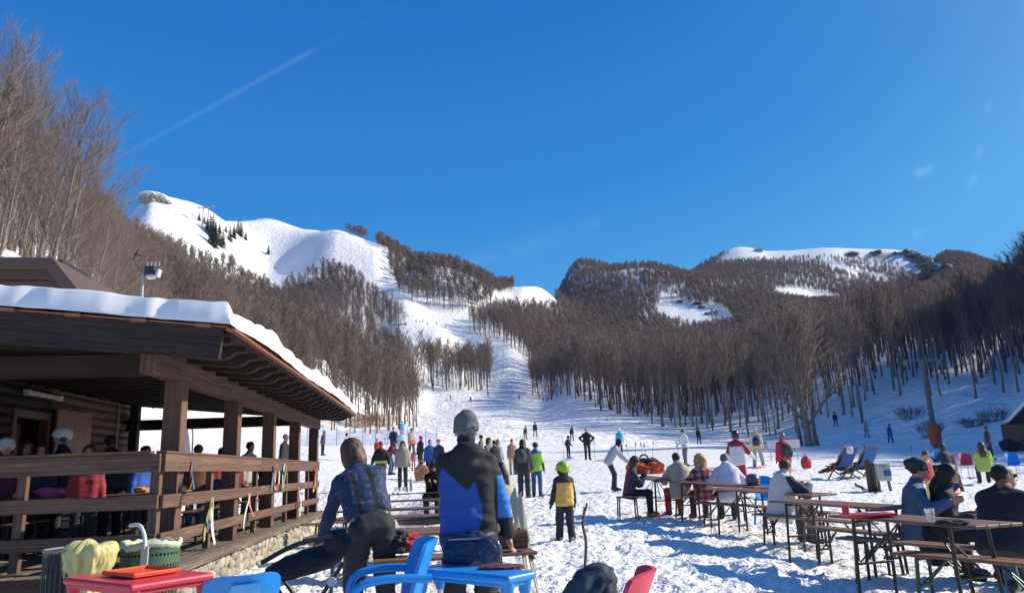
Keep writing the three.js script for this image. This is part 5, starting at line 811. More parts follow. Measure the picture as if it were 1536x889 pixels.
{ // meter box on timber posts, leaning stake, sign
  const p = G(1326, 737), t = thing('meter_box', 'beige electrical box with blue sockets on short timber legs', 'box', [p.x, p.y, p.z], 0.15), bx = std(0.5, 0.48, 0.36, 0.55); part('cabinet', new RoundedBoxGeometry(0.42, 0.48, 0.2, 3, 0.02).translate(0.04, 0.52, 0), bx, t); part('label_plate', new RoundedBoxGeometry(0.22, 0.06, 0.01, 2, 0.003).translate(0.02, 0.68, 0.102), std(0.25, 0.25, 0.2, 0.5), t); part('socket_block', new RoundedBoxGeometry(0.17, 0.16, 0.08, 2, 0.015).translate(0.12, 0.49, 0.13), std(0.04, 0.09, 0.28, 0.4), t); for (const s of [-1, 1]) part('leg', bar(V3(0.04 + s * 0.15, 0.3, 0), V3(0.04 + s * 0.17, -0.1, 0.02), 0.06), wood(0.3, 0.23, 0.16), t);
  const q = thing('timber_post', 'thick weathered timber posts standing against the meter box', 'post', [p.x - 0.32, p.y, p.z - 0.05]); part('post', tube(V3(0, -0.2, 0), V3(0.01, 0.86, 0), 0.075, 10), wood(0.14, 0.10, 0.07, 0.9, grainB), q); part('post', tube(V3(0.12, -0.2, 0.03), V3(0.12, 0.78, 0.02), 0.055, 10), wood(0.18, 0.13, 0.09, 0.9), q);
  const s = G(1445, 737), st = thing('wooden_stake', 'weathered wooden stake leaning left in the snow', 'stake', [s.x, s.y, s.z]); st.rotation.z = 0.14; part('shaft', tube(V3(0, -0.2, 0), V3(0, 0.98, 0), 0.05, 9), wood(0.26, 0.2, 0.14, 0.9, grainB), st); part('cut_top', new THREE.CylinderGeometry(0.047, 0.05, 0.006, 9).translate(0, 0.985, 0), std(0.36, 0.28, 0.2, 0.9), st);
  const g = G(1178, 690), sg = thing('white_sign', 'white banner sign with pink-red border on the snow', 'sign', [g.x, g.y, g.z], -0.05); part('panel', new RoundedBoxGeometry(1.75, 0.5, 0.03, 2, 0.01).translate(0, 0.82, 0), std(0.74, 0.72, 0.72, 0.6), sg);
  part('border', mergeGeometries([new THREE.BoxGeometry(1.77, 0.035, 0.012).translate(0, 1.05, 0.02), new THREE.BoxGeometry(1.77, 0.035, 0.012).translate(0, 0.59, 0.02), new THREE.BoxGeometry(0.035, 0.425, 0.012).translate(-0.867, 0.82, 0.02), new THREE.BoxGeometry(0.035, 0.425, 0.012).translate(0.867, 0.82, 0.02)]), std(0.65, 0.22, 0.24, 0.6), sg);
  const marks = []; for (let r = 0; r < 2; r++) for (let k = 0; k < 9; k++) marks.push(new THREE.BoxGeometry(0.11, 0.045, 0.006).translate(-0.62 + k * 0.15, 0.91 - r * 0.15, 0.02)); part('faded_print', mergeGeometries(marks), std(0.62, 0.5, 0.52, 0.7), sg); for (const x of [-0.7, 0.7]) part('leg', tube(V3(x, -0.2, -0.03), V3(x, 0.9, -0.03), 0.025), steelMat, sg);
}
// snow netting along the learners' area
{
  const a = G(440, 668), b = G(655, 671), n = 11, t = thing('snow_netting', 'low blue safety netting on thin poles across the snow', 'netting', [0, 0, 0]), net = new THREE.MeshStandardMaterial({ color: rgb(0.10, 0.22, 0.6), roughness: 0.8, transparent: true, opacity: 0.33, side: THREE.DoubleSide }), P = [], I = [], Q = [];
  for (let k = 0; k <= n; k++) { const x = lerp(a.x, b.x, k / n), z = lerp(a.z, b.z, k / n) + 0.6 * noise3(k * 0.4, 2, 1), y = ground(x, z); Q.push(V3(x, y, z)); part('pole', tube(V3(x, y - 0.2, z), V3(x, y + 1.35, z), 0.022, 6), std(0.15, 0.2, 0.35, 0.5), t); }
  for (let k = 0; k < n; k++) for (let s = 0; s <= 6; s++) { const f = s / 6, p = Q[k].clone().lerp(Q[k + 1], f), sag = 0.16 * Math.sin(f * Math.PI) * (0.7 + 0.5 * noise3(k, s * 0.3, 4)); P.push(p.x, ground(p.x, p.z) + 0.02, p.z, p.x, ground(p.x, p.z) + 1.15 - sag, p.z); const i = P.length / 3 - 2; if (s) I.push(i - 2, i, i + 1, i - 2, i + 1, i - 1); }
  const g = new THREE.BufferGeometry(); g.setAttribute('position', new THREE.Float32BufferAttribute(P, 3)); g.setIndex(I); g.computeVertexNormals(); part('net', g, net, t);
}
{ // feather flag beyond the terrace
  const p = atDepth(287, 676, 26); p.y = ground(p.x, p.z); const t = thing('feather_flag', 'pale feather banner standing on the snow behind the terrace', 'flag', [p.x, p.y, p.z]); const s = new THREE.Shape(); s.moveTo(0, 0.4); s.lineTo(-0.75, 0.4); s.quadraticCurveTo(-0.8, 1.6, -0.35, 2.2); s.quadraticCurveTo(-0.05, 2.1, 0, 0.4); part('cloth', new THREE.ExtrudeGeometry(s, { depth: 0.01, bevelEnabled: false }), std(0.6, 0.6, 0.62, 0.8), t); part('mast', new THREE.TubeGeometry(new THREE.CatmullRomCurve3([V3(0.02, -0.2, 0), V3(0.02, 1.2, 0), V3(-0.06, 2, 0), V3(-0.38, 2.24, 0)]), 20, 0.018, 6), darkSteel, t);
}
// ribbons tied along the terrace rail
{
  const cols = [[0.55, 0.33, 0.08], [0.4, 0.07, 0.06], [0.06, 0.13, 0.36], [0.2, 0.28, 0.09], [0.6, 0.58, 0.54], [0.55, 0.2, 0.12]], mats = cols.map(c => std(...c, 0.8, { side: THREE.DoubleSide })), R = rng(9);
  [[-0.15, 'orange and green ribbons hanging at the first terrace post'], [-1.0, 'red, white and blue ribbons below the first rail bay'], [-3.0, 'orange ribbons under the middle rail of the second bay'], [-4.9, 'red and blue ribbon twist at the third terrace post'], [-5.8, 'orange streamer tied near the third post'], [-7.4, 'short mixed ribbons in the fourth rail bay'], [-9.6, 'white and red streamer at the last rail bay']].forEach(([z, l], q) => {
    const o = hutWorld(0.2, 0, z), t = thing('ribbon_bunch', l, 'ribbons', [o.x, 0, o.z], hutTurn);
    for (let k = 0; k < 3; k++) { const P = [], I = [], n = 9, y0 = (q === 1 || q === 2 || q === 5 ? 1.12 : 1.6), L = 0.3 + 0.35 * R(), ph = R() * 6, w = 0.015 + 0.03 * R(), dz = (R() - 0.5) * 0.6; for (let i = 0; i <= n; i++) { const f = i / n, z1 = dz * f + 0.05 * Math.sin(ph + f * 5), x1 = 0.015 + 0.03 * Math.sin(f * 4 + ph); P.push(x1, y0 - f * L, z1 - w * (0.6 + f), x1 + 0.02 * Math.cos(ph + f * 3), y0 - f * L - 0.02, z1 + w * (0.6 + f)); if (i) I.push(2 * i - 2, 2 * i - 1, 2 * i + 1, 2 * i - 2, 2 * i + 1, 2 * i); } const g = new THREE.BufferGeometry(); g.setAttribute('position', new THREE.Float32BufferAttribute(P, 3)); g.setIndex(I); g.computeVertexNormals(); part('ribbon', g, mats[(q * 2 + k) % 6], t); } });
}
// floodlight behind the terrace
{
  const p = atDepth(196, 650, 24); p.y = ground(p.x, p.z); const top = atDepth(200, 408, 24).y - p.y, t = thing('floodlight_pole', 'thin grey pole with black floodlights behind the snowy terrace roof', 'floodlight', [p.x, p.y, p.z]); part('pole', tube(V3(0, -0.3, 0), V3(0, top, 0), 0.055, 10, 0.04), std(0.42, 0.44, 0.45, 0.4, { metalness: 0.5 }), t);
  const h = part('lamp_head', new RoundedBoxGeometry(0.3, 0.28, 0.24, 3, 0.03).translate(0.22, top + 0.05, 0), std(0.03, 0.032, 0.036, 0.5), t); part('lamp_glass', new RoundedBoxGeometry(0.26, 0.12, 0.2, 3, 0.04).rotateZ(0.1).translate(0.24, top - 0.13, 0), std(0.65, 0.66, 0.66, 0.2), h); const l2 = part('lamp_head', new RoundedBoxGeometry(0.1, 0.24, 0.2, 3, 0.03).rotateZ(-0.25).translate(0.45, top - 0.03, 0), std(0.6, 0.61, 0.62, 0.35), t); part('bracket', mergeGeometries([0, 0.12, 0.24, 0.36].map(k => tube(V3(0.1 + k, top + 0.2, 0), V3(0.1 + k, top + 0.34, 0), 0.014))), steelMat, t);
  const w = part('wind_gauge', mergeGeometries([tube(V3(-0.35, top + 0.62, 0), V3(-0.05, top + 0.5, 0), 0.022), tube(V3(-0.35, top + 0.4, 0), V3(-0.22, top + 0.72, 0), 0.022), tube(V3(-0.28, top + 0.3, 0), V3(0, top - 0.02, 0), 0.012)]), darkSteel, t);
}
// cabin and padded lift pylon on the right
{
  const p = G(1528, 676), t = thing('brown_cabin', 'small brown wooden cabin with snowy gable and lit window', 'cabin', [p.x + 1.4, p.y, p.z], -0.5); t.scale.setScalar(0.8);
  for (let k = 0; k < 9; k++) board('wall_board', 4.4, 0.2, 0.12, 0, 0.12 + k * 0.205, 1.4, hutWood[k % 3], t); part('walls', new THREE.BoxGeometry(4.3, 1.95, 2.7), hutDark[0], t).position.set(0, 0.95, 0);
  const s = new THREE.Shape(); s.moveTo(-1.5, 0); s.lineTo(0, 1.45); s.lineTo(1.5, 0); s.closePath(); const gb = part('gable', new THREE.ExtrudeGeometry(s, { depth: 2.4, bevelEnabled: false }), hutDark[1], t); gb.position.set(-0.2, 1.95, -1.1); for (const q of [-1, 1]) { const r = board('roof_panel', 2.3, 0.08, 2.9, -0.2 + q * 0.82, 2.72, 0.1, hutWood[0], t, 0, 0, -q * 0.77); const sn = part('roof_snow', new RoundedBoxGeometry(2.2, 0.14, 2.85, 3, 0.06), roofSnowMat, t); sn.position.set(-0.2 + q * 0.9, 2.82, 0.05); sn.rotation.z = -q * 0.77; }
  const w = part('window', new THREE.BoxGeometry(0.5, 0.6, 0.04), std(0.10, 0.08, 0.07, 0.6), t); w.position.set(-0.2, 2.38, 1.33); part('pane', new THREE.BoxGeometry(0.38, 0.46, 0.02), std(0.6, 0.66, 0.7, 0.1), w).position.z = 0.025; const ls = part('snow_ledge', new RoundedBoxGeometry(2.2, 0.12, 0.5, 3, 0.05), roofSnowMat, t); ls.position.set(0.3, 2.02, 1.5);
  const m = thing('dark_bush', 'dark heaped tarpaulin on snow beside the small cabin', 'tarpaulin', [p.x - 1.2, p.y + 0.3, p.z + 1.2]); m.name = 'tarpaulin_heap'; part('cover', surfaceLump([0.5, 0.36, 0.4], 15, [0.02, 0.021, 0.025], 0.2, 4), lumpMat, m);
}
{
  const p = G(1406, 672), d = Math.hypot(p.x, p.z), t = thing('lift_pylon', 'grey ski lift pylon with orange padding round its foot', 'pylon', [p.x, p.y, p.z]); part('mast', tube(V3(0, -0.5, 0), V3(0, 6.2, 0), 0.2, 12, 0.14), std(0.13, 0.12, 0.11, 0.7), t); part('padding', new THREE.CylinderGeometry(0.46, 0.36, 1.3, 18).translate(0, 0.9, 0), std(0.5, 0.085, 0.03, 0.7), t); part('crossarm', mergeGeometries([new THREE.BoxGeometry(2.6, 0.12, 0.16).translate(0, 6.1, 0), new THREE.BoxGeometry(0.12, 0.4, 0.4).translate(-1.2, 5.98, 0), new THREE.BoxGeometry(0.12, 0.4, 0.4).translate(1.2, 5.98, 0)]), std(0.16, 0.17, 0.19, 0.6), t);
}
// shrubs on the shaded bank and by the wood edge
function shrub(label, px, py, r, h, seed, group, mat = twigMat2) { const p = G(px, py), R = rng(seed), t = thing('bare_shrub', label, 'shrub', [p.x, p.y, p.z], 0, group), g = new Geo(); for (let k = 0; k < 80; k++) { const a = R() * 6.283, q = Math.sqrt(R()), b = V3(Math.cos(a) * q * r * 0.5, -0.1, Math.sin(a) * q * r * 0.5), m = b.clone().add(V3(Math.cos(a) * q * r * 0.5, h * (0.5 + 0.4 * R()), Math.sin(a) * q * r * 0.5)); g.tube([b, m], [0.014, 0.008], 3); for (let j = 0; j < 4; j++) g.spike(m.clone().lerp(b, 0.5 * R()), m.clone().add(V3((R() - 0.5) * 0.9, R() * h * 0.45, (R() - 0.5) * 0.9)), 0.011); } part('twigs', g.build(), mat, t); part('root_stock', new THREE.CylinderGeometry(0.08, 0.12, 0.3, 7), barkMat, t); }
shrub('round leafless shrub on the shaded bank above the skiers', 1366, 628, 1.7, 1.4, 3); shrub('low twiggy shrub at the foot of the padded pylon', 1398, 655, 1.2, 1.5, 4); shrub('sparse shrub near the small cabin on the shaded bank', 1492, 632, 1.4, 1.3, 5); shrub('thin shrub midway across the shaded bank', 1458, 640, 1.4, 0.9, 6);
const rusty = std(0.26, 0.11, 0.06, 0.9); for (const [x, y, s] of [[548, 640, 7], [566, 640, 8], [580, 639, 9], [534, 641, 10]]) shrub('rust-brown bush at the edge of the beech wood', x, y, 2.2, 2.2, s, 'rust-brown bushes at the wood edge', rusty);
// the big spreading beech in front of the right-hand wood
{
  const p = G(1215, 669), b = beech(99, { H: 9.6, r: 0.32, limbs: 30, from: 0.18, spread: 0.6, rise: 0.95, subs: 9, twigs: 6, fine: 2, twigL: 1.1, tw: 0.017, limbsInTrunk: true, wob: 0.35, sides: 9 });
  const t = thing('beech_tree', 'large spreading leafless beech standing in front of the dark wood', 'tree', [p.x, p.y, p.z]); part('trunk', b.trunk, barkMat, t); part('crown', b.crown, std(0.21, 0.16, 0.125, 0.9), t);
  for (const [px, py, i] of [[1202, 668, 0], [1226, 667, 1], [598, 640, 2]]) { const q = G(px, py), k = midKinds[i], u = thing('beech_tree', i === 2 ? 'outermost slim beech of the wood beside the netting' : 'slim dark stem right beside the large spreading beech', 'tree', [q.x, q.y, q.z], i * 2, i === 2 ? undefined : 'stems beside the large beech'); u.scale.set(1.2, i === 2 ? 0.95 : 0.75, 1.2); part('trunk', k.trunk, barkMat, u); part('crown', k.crown, twigMat2, u); }
}
// summit: firs, lift towers, refuge, masts
function fir(seed, H) { const R = rng(seed), g = new Geo(), n = 13; for (let k = 0; k < n; k++) { const y = H * (0.08 + 0.9 * k / n), r = H * 0.26 * (1 - k / n) + 0.15; for (let j = 0; j < 13; j++) { const a = j / 13 * 6.283 + R(), q = r * (0.75 + 0.4 * R()); g.spike(V3(0, y, 0), V3(Math.cos(a) * q, y - q * 0.28 + 0.2 * R(), Math.sin(a) * q), 0.34); } } g.spike(V3(0, H * 0.9, 0), V3(0, H * 1.06, 0), 0.12); return g.build(); }
{
  const firs = [fir(1, 11), fir(2, 9), fir(3, 12)], fm = std(0.022, 0.04, 0.026, 0.9), tk = new THREE.CylinderGeometry(0.12, 0.22, 2, 6);
  [[298, 331, 0.6], [310, 344, 0.9], [314, 350, 1.2], [318, 356, 1.5], [322, 362, 1.5], [327, 366, 1.2], [316, 366, 1.2], [329, 349, 0.7], [338, 349, 0.6], [344, 362, 1.1], [350, 358, 1.2], [356, 352, 1.0], [361, 356, 1.1], [368, 360, 0.8], [333, 372, 1.1], [322, 372, 1.2], [402, 381, 0.8], [306, 336, 0.6]].forEach(([x, y, s], i) => { const p = G(x, y), t = thing('fir_tree', 'dark fir tree on the snowy ridge below the lift towers', 'tree', [p.x, p.y - 0.5, p.z], i, 'firs on the snowy ridge'); t.scale.setScalar(s * 1.15); part('crown', firs[i % 3], fm, t); part('trunk', tk, barkMat, t); });
  const stl = std(0.22, 0.23, 0.25, 0.6);
  [[303, 338, 13, 'left lift tower of the pair on the snowy ridge'], [311, 336, 13, 'right lift tower of the pair on the snowy ridge'], [359, 352, 12, 'lift tower among dark firs on the ridge'], [598, 520, 10, 'lift tower above the clump of beeches on the run']].forEach(([x, y, h, l]) => { const p = G(x, y), t = thing('lift_tower', l, 'lift tower', [p.x, p.y, p.z]); part('mast', tube(V3(0, -1, 0), V3(0, h, 0), 0.45, 8, 0.3), stl, t); part('crossarm', new THREE.BoxGeometry(7, 0.5, 0.5).translate(0, h, 0), stl, t); for (const s of [-1, 1]) part('sheaves', new THREE.BoxGeometry(0.5, 0.9, 2.6).translate(s * 3.2, h + 0.3, 0), stl, t); });
  { const p = G(226, 302), t = thing('snowy_crag', 'pale rocky crag crusted with snow on the tip of the left ridge', 'crag', [p.x, p.y - 1, p.z], 0.5), pale = (x, y, z) => { const v = 0.75 + 0.5 * noise3(x * 0.9, y * 0.9, z * 0.9); return [0.5 * v, 0.46 * v, 0.38 * v]; };
    for (const [x, y, z, r, q] of [[-4, 2, 0, 4, 3], [1, 3, 1, 5, 7], [5, 1.5, 0, 4.5, 12], [9, 0.3, 1, 4, 15]]) part('rock_face', surfaceLump([r, r * 0.85, r * 0.8], q, pale, 0.4, 4).translate(x, y, z), lumpMat, t);
    part('snow_crust', surfaceLump([8, 2.2, 4.5], 21, [0.86, 0.855, 0.83], 0.25, 4).translate(1, 6, -0.5), lumpMat, t); }
  const a = G(1137, 377), m = thing('radio_masts', 'cluster of thin radio masts on the snowy right summit', 'masts', [a.x, a.y, a.z]); for (const [x, h] of [[-7, 12], [-1, 18], [5, 15], [9, 9]]) part('mast', tube(V3(x, -2, 0), V3(x, h, 0), 0.9, 6, 0.5), stl, m); part('hut', new THREE.BoxGeometry(14, 5, 6).translate(1, 1.5, 0), std(0.3, 0.3, 0.3, 0.8), m);
  const R = rng(61), rock = [1, 2, 3].map(s => surfaceLump([1, 0.7, 1], s * 9, (x, y, z) => { const v = 0.7 + 0.5 * noise3(x * 5, y * 5, z * 5); return [0.15 * v, 0.14 * v, 0.135 * v]; }, 0.5, 3));
  [[1362, 381, 16], [1372, 386, 14], [1380, 392, 18], [1390, 399, 14], [1400, 407, 12], [1412, 411, 12], [1420, 412, 16], [1315, 379, 10], [1278, 381, 10], [1345, 380, 8], [1046, 455, 4], [1053, 460, 3.5], [1085, 482, 4], [1098, 487, 5], [1106, 492, 4], [1062, 470, 3], [1020, 452, 3]].forEach(([x, y, s], i) => { const q = G(x, y + 1), t = part('rock', rock[i % 3], lumpMat, scene); t.name = numbered('rock_outcrop'); tag(t, x > 1200 ? 'dark craggy rock breaking through snow on the right summit' : 'dark rock breaking through the steep snow patch above the wood', 'rock', x > 1200 ? 'rocks on the right summit' : 'rocks on the steep snow patch'); t.position.copy(q); t.scale.set(s, s * 0.6, s); t.rotation.y = R() * 6; });
}
// ------------------------------------------------------------------ who is where
const PI = Math.PI, foot = (px, py) => G(px, py), AWAY = PI;
const faceFrom = (p, extra = 0) => Math.atan2(-p.x, -p.z) + extra;   // 0: towards the photographer's seat
{
  const p = atDepth(702, 760, 5.55); p.y = 0.02;
  person('man in grey beanie and black-and-blue ski jacket standing behind blue table', { at: p, H: 1.76, cell: 0.0085, face: AWAY + 0.12, hem: 0.15, bulk: 0.016, tbulk: 0.008, hood: true, hands: [[0.1, 1.0, 0.32], [-0.29, 0.84, 0.04]], elbow: [[0.1, -0.4, -0.9], [-0.5, -0.2, -0.8]], feet: [[0.12, 0.08, 0], [-0.13, 0.08, 0.04]], yaw: 0.1, pitch: 0.12,
    wear: { hat: 'beanie', hatCol: (x, y, z, t) => { const s = 1 + 0.18 * Math.sin((x + z) * 420); return [0.105 * s, 0.115 * s, 0.12 * s]; }, hair: 'short', hairCol: C.grey, trousers: C.char,
      jacket: (x, y, z, t) => { if (t === 'armR' || t === 'foreR') return x < -0.215 && y > 0.04 && y < 0.34 ? [0.03, 0.19, 0.55] : C.black; if (t === 'armL' || t === 'foreL' || t === 'hood' || t === 'collar') return C.black; const v = 0.24 + 0.95 * Math.abs(x - 0.01); const m = Math.max(sstep(-0.007, 0.007, y - Math.min(0.44, v)), sstep(0.007, -0.007, x + 0.075 + 0.02 * Math.sin(y * 16))); return [lerp(0.022, C.black[0], m), lerp(0.085, C.black[1], m), lerp(0.33, C.black[2], m)]; } } });
  // bag slung at the hip
  const b = thing('waist_bag', 'dark navy padded waist bag hanging below the blue jacket', 'bag', [p.x + 0.06, p.y, p.z + 0.16], 0.06);
  part('pouch', surfaceLump([0.19, 0.13, 0.09], 77, [0.022, 0.03, 0.07], 0.13, 5).translate(-0.03, 0.77, 0.0), std(1, 1, 1, 0.5, { vertexColors: true }), b);
  part('front_pocket', surfaceLump([0.09, 0.1, 0.045], 78, [0.035, 0.045, 0.09], 0.14, 4).translate(0.09, 0.77, 0.075), std(1, 1, 1, 0.3, { vertexColors: true }), b);
  part('strap', new THREE.TorusGeometry(0.19, 0.016, 6, 28).rotateX(PI / 2).scale(1, 1.4, 0.75).translate(-0.06, 0.87, -0.13), std(0.03, 0.035, 0.06, 0.6), b);
  part('zip', new THREE.CylinderGeometry(0.006, 0.006, 0.3, 6).rotateZ(PI / 2).translate(-0.04, 0.86, 0.062), steelMat, b);
}
{
  const p = atDepth(556, 760, 6.3); p.y = 0.02;
  const k = (x, y, z) => { const v = fbm(x * 14, y * 14, z * 14 + 4, 2), fl = noise3(x * 55, y * 55, z * 55); return fl > 0.55 ? [0.09, 0.11, 0.18] : [0.022 + 0.015 * v, 0.04 + 0.02 * v, 0.095 + 0.03 * v]; };
  person('person with auburn bob in patterned blue top bending over dark bag', { at: p, H: 1.72, face: AWAY + 0.3, lean: 0.42, side: -0.2, cell: 0.01, pelvis: 0.92, pz: -0.08, hem: -0.11, bulk: 0.006, tbulk: 0.008, pitch: 0.1, hands: [[0.4, 0.74, 0.24], [-0.1, 0.8, 0.5]], feet: [[0.15, 0.08, 0], [-0.14, 0.08, 0.05]],
    wear: { top: 'top', hair: 'bob', hairCol: [0.105, 0.046, 0.028], trousers: C.char, jacket: (x, y, z, t) => (Math.abs(Math.abs(x) - 0.07) < 0.018 && z < 0 && t === 'torso') ? C.black : k(x, y, z) } });
}
{
  const p = foot(850, 812);
  const kid = person('child in lime helmet and black-and-yellow ski jacket standing on trodden snow', { at: p, H: 1.28, head: 1.3, cell: 0.0095, face: AWAY + 0.25, hem: 0.12, bulk: 0.035, tbulk: 0.02, hood: true, hands: [[0.33, 0.78, 0.04], [-0.27, 0.82, 0.08]], yaw: 0.45, feet: [[0.13, 0.08, 0.1], [-0.12, 0.08, -0.06]],
    wear: { hat: 'helmet', hatCol: [0.30, 0.50, 0.035], hair: 'none', gloves: C.char, boots: C.lgrey, trousers: [0.022, 0.025, 0.034], jacket: (x, y, z, t) => (t === 'torso' || t === 'yoke') && y < 0.38 ? [0.70, 0.42, 0.10] : [0.025, 0.026, 0.034] } });
}
const fig = (label, px, py, o) => person(label, { at: foot(px, py), ...o });
fig('long-haired person in black coat with grey backpack beside neon-vested child', 787, 747, { H: 1.66, face: AWAY - 0.15, bulk: 0.035, hem: 0.2, tbulk: 0.012, wear: { hair: 'long', hairCol: C.dkbrown, jacket: C.char, trousers: [0.035, 0.042, 0.045] } });
fig('child in blue hood and neon yellow-green vest next to black-coated adult', 806, 745, { H: 1.55, face: AWAY - 0.3, bulk: 0.015, hem: 0.1, hood: true, wear: { hat: 'beanie', hatCol: C.char, hair: 'none', trousers: C.denim, jacket: (x, y, z, t) => y > 0.44 ? C.blue : t.startsWith('fore') ? C.char : [0.42, 0.78, 0.09] } });
fig('man in dark jacket standing hands on hips facing the tables', 882, 690, { H: 1.78, face: 0.1, facing: 1, hands: [[0.24, 1.0, 0.04], [-0.24, 1.0, 0.04]], elbow: [[1, 0, -0.3], [-1, 0, -0.3]], bulk: 0.02, wear: { hat: 'beanie', hatCol: C.lgrey, jacket: C.black, trousers: C.char } });
fig('small skier in black holding poles beside the dark-jacketed man', 853, 687, { H: 1.3, head: 1.1, face: 0.6, lean: 0.12, hands: [[0.3, 0.95, 0.2], [-0.3, 0.95, 0.2]], wear: { hat: 'helmet', hatCol: C.black, hair: 'none', jacket: C.black, trousers: C.char, gloves: C.black } });
fig('person in bright aqua jacket and white helmet facing the slope', 931, 681, { H: 1.66, face: AWAY, bulk: 0.03, wear: { hat: 'helmet', hatCol: C.white, hair: 'none', jacket: C.aqua, trousers: C.char, gloves: C.black } });
fig('person in pale grey jacket stooping over the table with orange sled', 921, 736, { H: 1.68, face: 1.5, lean: 0.55, pelvis: 0.9, pz: -0.1, hands: [[0.15, 0.85, 0.5], [-0.15, 0.88, 0.5]], bulk: 0.03, wear: { hair: 'bob', hairCol: C.dkbrown, jacket: [0.42, 0.44, 0.47], trousers: C.char } });
fig('skier in white jacket and grey trousers gliding with poles', 1030, 697, { H: 1.66, face: -1.0, lean: 0.1, hands: [[0.25, 0.95, 0.25], [-0.25, 0.95, 0.25]], feet: [[0.1, 0.08, 0.12], [-0.1, 0.08, -0.05]], wear: { hair: 'tail', hairCol: C.dkbrown, jacket: C.white, trousers: C.grey, gloves: C.char } });
fig('skier all in black in the shade below the dark wood', 1049, 666, { H: 1.76, face: 0.3, feet: [[0.2, 0.08, 0], [-0.2, 0.08, 0]], wear: { hat: 'helmet', hatCol: C.black, hair: 'none', jacket: C.black, trousers: C.black, gloves: C.black } });
fig('skier in red-and-white jacket, red trousers and black helmet holding poles', 1112, 740, { H: 1.66, face: AWAY - 0.5, bulk: 0.03, tbulk: 0.02, hem: 0.14, hands: [[0.28, 0.9, 0.12], [-0.42, 0.98, 0.2]], feet: [[0.17, 0.08, 0.05], [-0.16, 0.08, -0.08]], wear: { hat: 'helmet', hatCol: C.black, hair: 'none', gloves: C.lgrey, trousers: [0.42, 0.03, 0.05], jacket: (x, y, z, t) => (y > 0.36 || (t.startsWith('arm'))) ? [0.36, 0.03, 0.05] : [0.7, 0.66, 0.7] } });
fig('skier in pale yellow jacket with navy backpack and grey trousers', 1139, 701, { H: 1.74, face: AWAY - 0.35, bulk: 0.03, tbulk: 0.015, feet: [[0.18, 0.08, 0.0], [-0.2, 0.08, 0.1]], wear: { hat: 'beanie', hatCol: C.lgrey, hair: 'none', jacket: [0.62, 0.52, 0.24], trousers: [0.4, 0.4, 0.4], gloves: C.char } });
fig('person in red coat and striped helmet with green rucksack near white sign', 1182, 727, { H: 1.6, face: AWAY + 0.15, bulk: 0.04, hem: 0.16, wear: { hat: 'helmet', hatCol: (x, y, z) => Math.sin(x * 190) > 0.1 ? [0.35, 0.33, 0.28] : C.black, hair: 'none', jacket: [0.45, 0.03, 0.05], trousers: [0.7, 0.16, 0.26], gloves: C.black } });
for (const [px, py, H, f] of [[1255, 640, 1.7, -0.6], [1301, 656, 1.6, 0.4], [1337, 664, 1.55, 0.2]]) fig(['', ''][0] + (px === 1255 ? 'black-clad figure walking up the blue shaded bank' : px === 1301 ? 'beginner in pale jacket sliding down the shaded bank' : 'skier in blue jacket on shaded snow left of the orange-padded pylon'), px, py, { H, face: f, lean: 0.15, feet: [[0.2, 0.08, 0.06], [-0.18, 0.08, -0.05]], wear: { hat: 'helmet', hatCol: px === 1301 ? C.tan : C.char, hair: 'none', jacket: px === 1255 ? C.black : px === 1301 ? C.tan : C.blue, trousers: px === 1301 ? C.grey : C.navy, gloves: C.black } });
// middle group between the terrace and the tables
fig('person with red hair in black fleece with neon waist pack', 571, 739, { H: 1.66, face: AWAY + 0.2, hands: [[0.3, 0.95, 0.15], [-0.28, 0.95, 0.12]], hem: 0.16, wear: { hair: 'tail', hairCol: [0.2, 0.05, 0.03], trousers: C.plum, jacket: (x, y, z, t) => y < 0.04 ? C.plum : y < 0.13 && t === 'torso' ? [0.5, 0.68, 0.1] : C.black } });
fig('person in beige hooded coat standing behind bottles on picnic table', 604, 735, { H: 1.68, face: 0.2, facing: 1, bulk: 0.035, hem: 0.12, hood: true, pitch: 0.4, wear: { hair: 'long', hairCol: C.brown, jacket: C.beige, trousers: C.char } });
fig('dark skier leaning on two poles in front of blue netting', 590, 686, { H: 1.72, face: 0.1, lean: 0.1, hands: [[0.2, 1.05, 0.22], [-0.2, 1.05, 0.22]], wear: { hair: 'short', jacket: C.navy, trousers: C.char } });
fig('person in pale blue jacket and bobble hat by the netting', 602, 690, { H: 1.6, face: 0.4, bulk: 0.02, wear: { hat: 'beanie', hatCol: [0.3, 0.45, 0.55], jacket: [0.5, 0.6, 0.68], trousers: C.grey } });
fig('person in tan jacket and dark trousers walking on the snowy flat', 617, 688, { H: 1.74, face: 0.9, feet: [[0.1, 0.08, 0.15], [-0.1, 0.08, -0.15]], wear: { hair: 'short', hairCol: C.brown, jacket: (x, y, z, t) => y < 0.15 ? [0.4, 0.1, 0.08] : C.beige, trousers: C.char } });
fig('toddler in pink and lilac suit sitting on the snow', 620, 706, { H: 1.02, head: 1.25, face: 0.5, wear: { hat: 'beanie', hatCol: C.lilac, jacket: [0.6, 0.2, 0.32], trousers: C.pink } });
fig('small child in red suit standing by the netting', 565, 688, { H: 1.05, head: 1.2, face: 0.4, wear: { hat: 'beanie', hatCol: C.pink, jacket: C.red, trousers: C.red } });
fig('boy in white jacket walking across the flat snow', 519, 692, { H: 1.35, head: 1.1, face: 1.2, feet: [[0.1, 0.08, 0.14], [-0.1, 0.08, -0.12]], wear: { hair: 'short', jacket: C.white, trousers: C.lgrey } });
fig('small skier in dark clothes gliding beyond the terrace', 483, 683, { H: 1.25, head: 1.1, face: 1.3, lean: 0.2, wear: { hat: 'helmet', hatCol: C.aqua, hair: 'none', jacket: C.char, trousers: C.black } });
fig('fair-haired person in blue jacket standing close to a companion', 645, 722, { H: 1.7, face: 0.3, facing: 1, wear: { hair: 'short', hairCol: C.brown, jacket: C.blue, trousers: C.navy } });
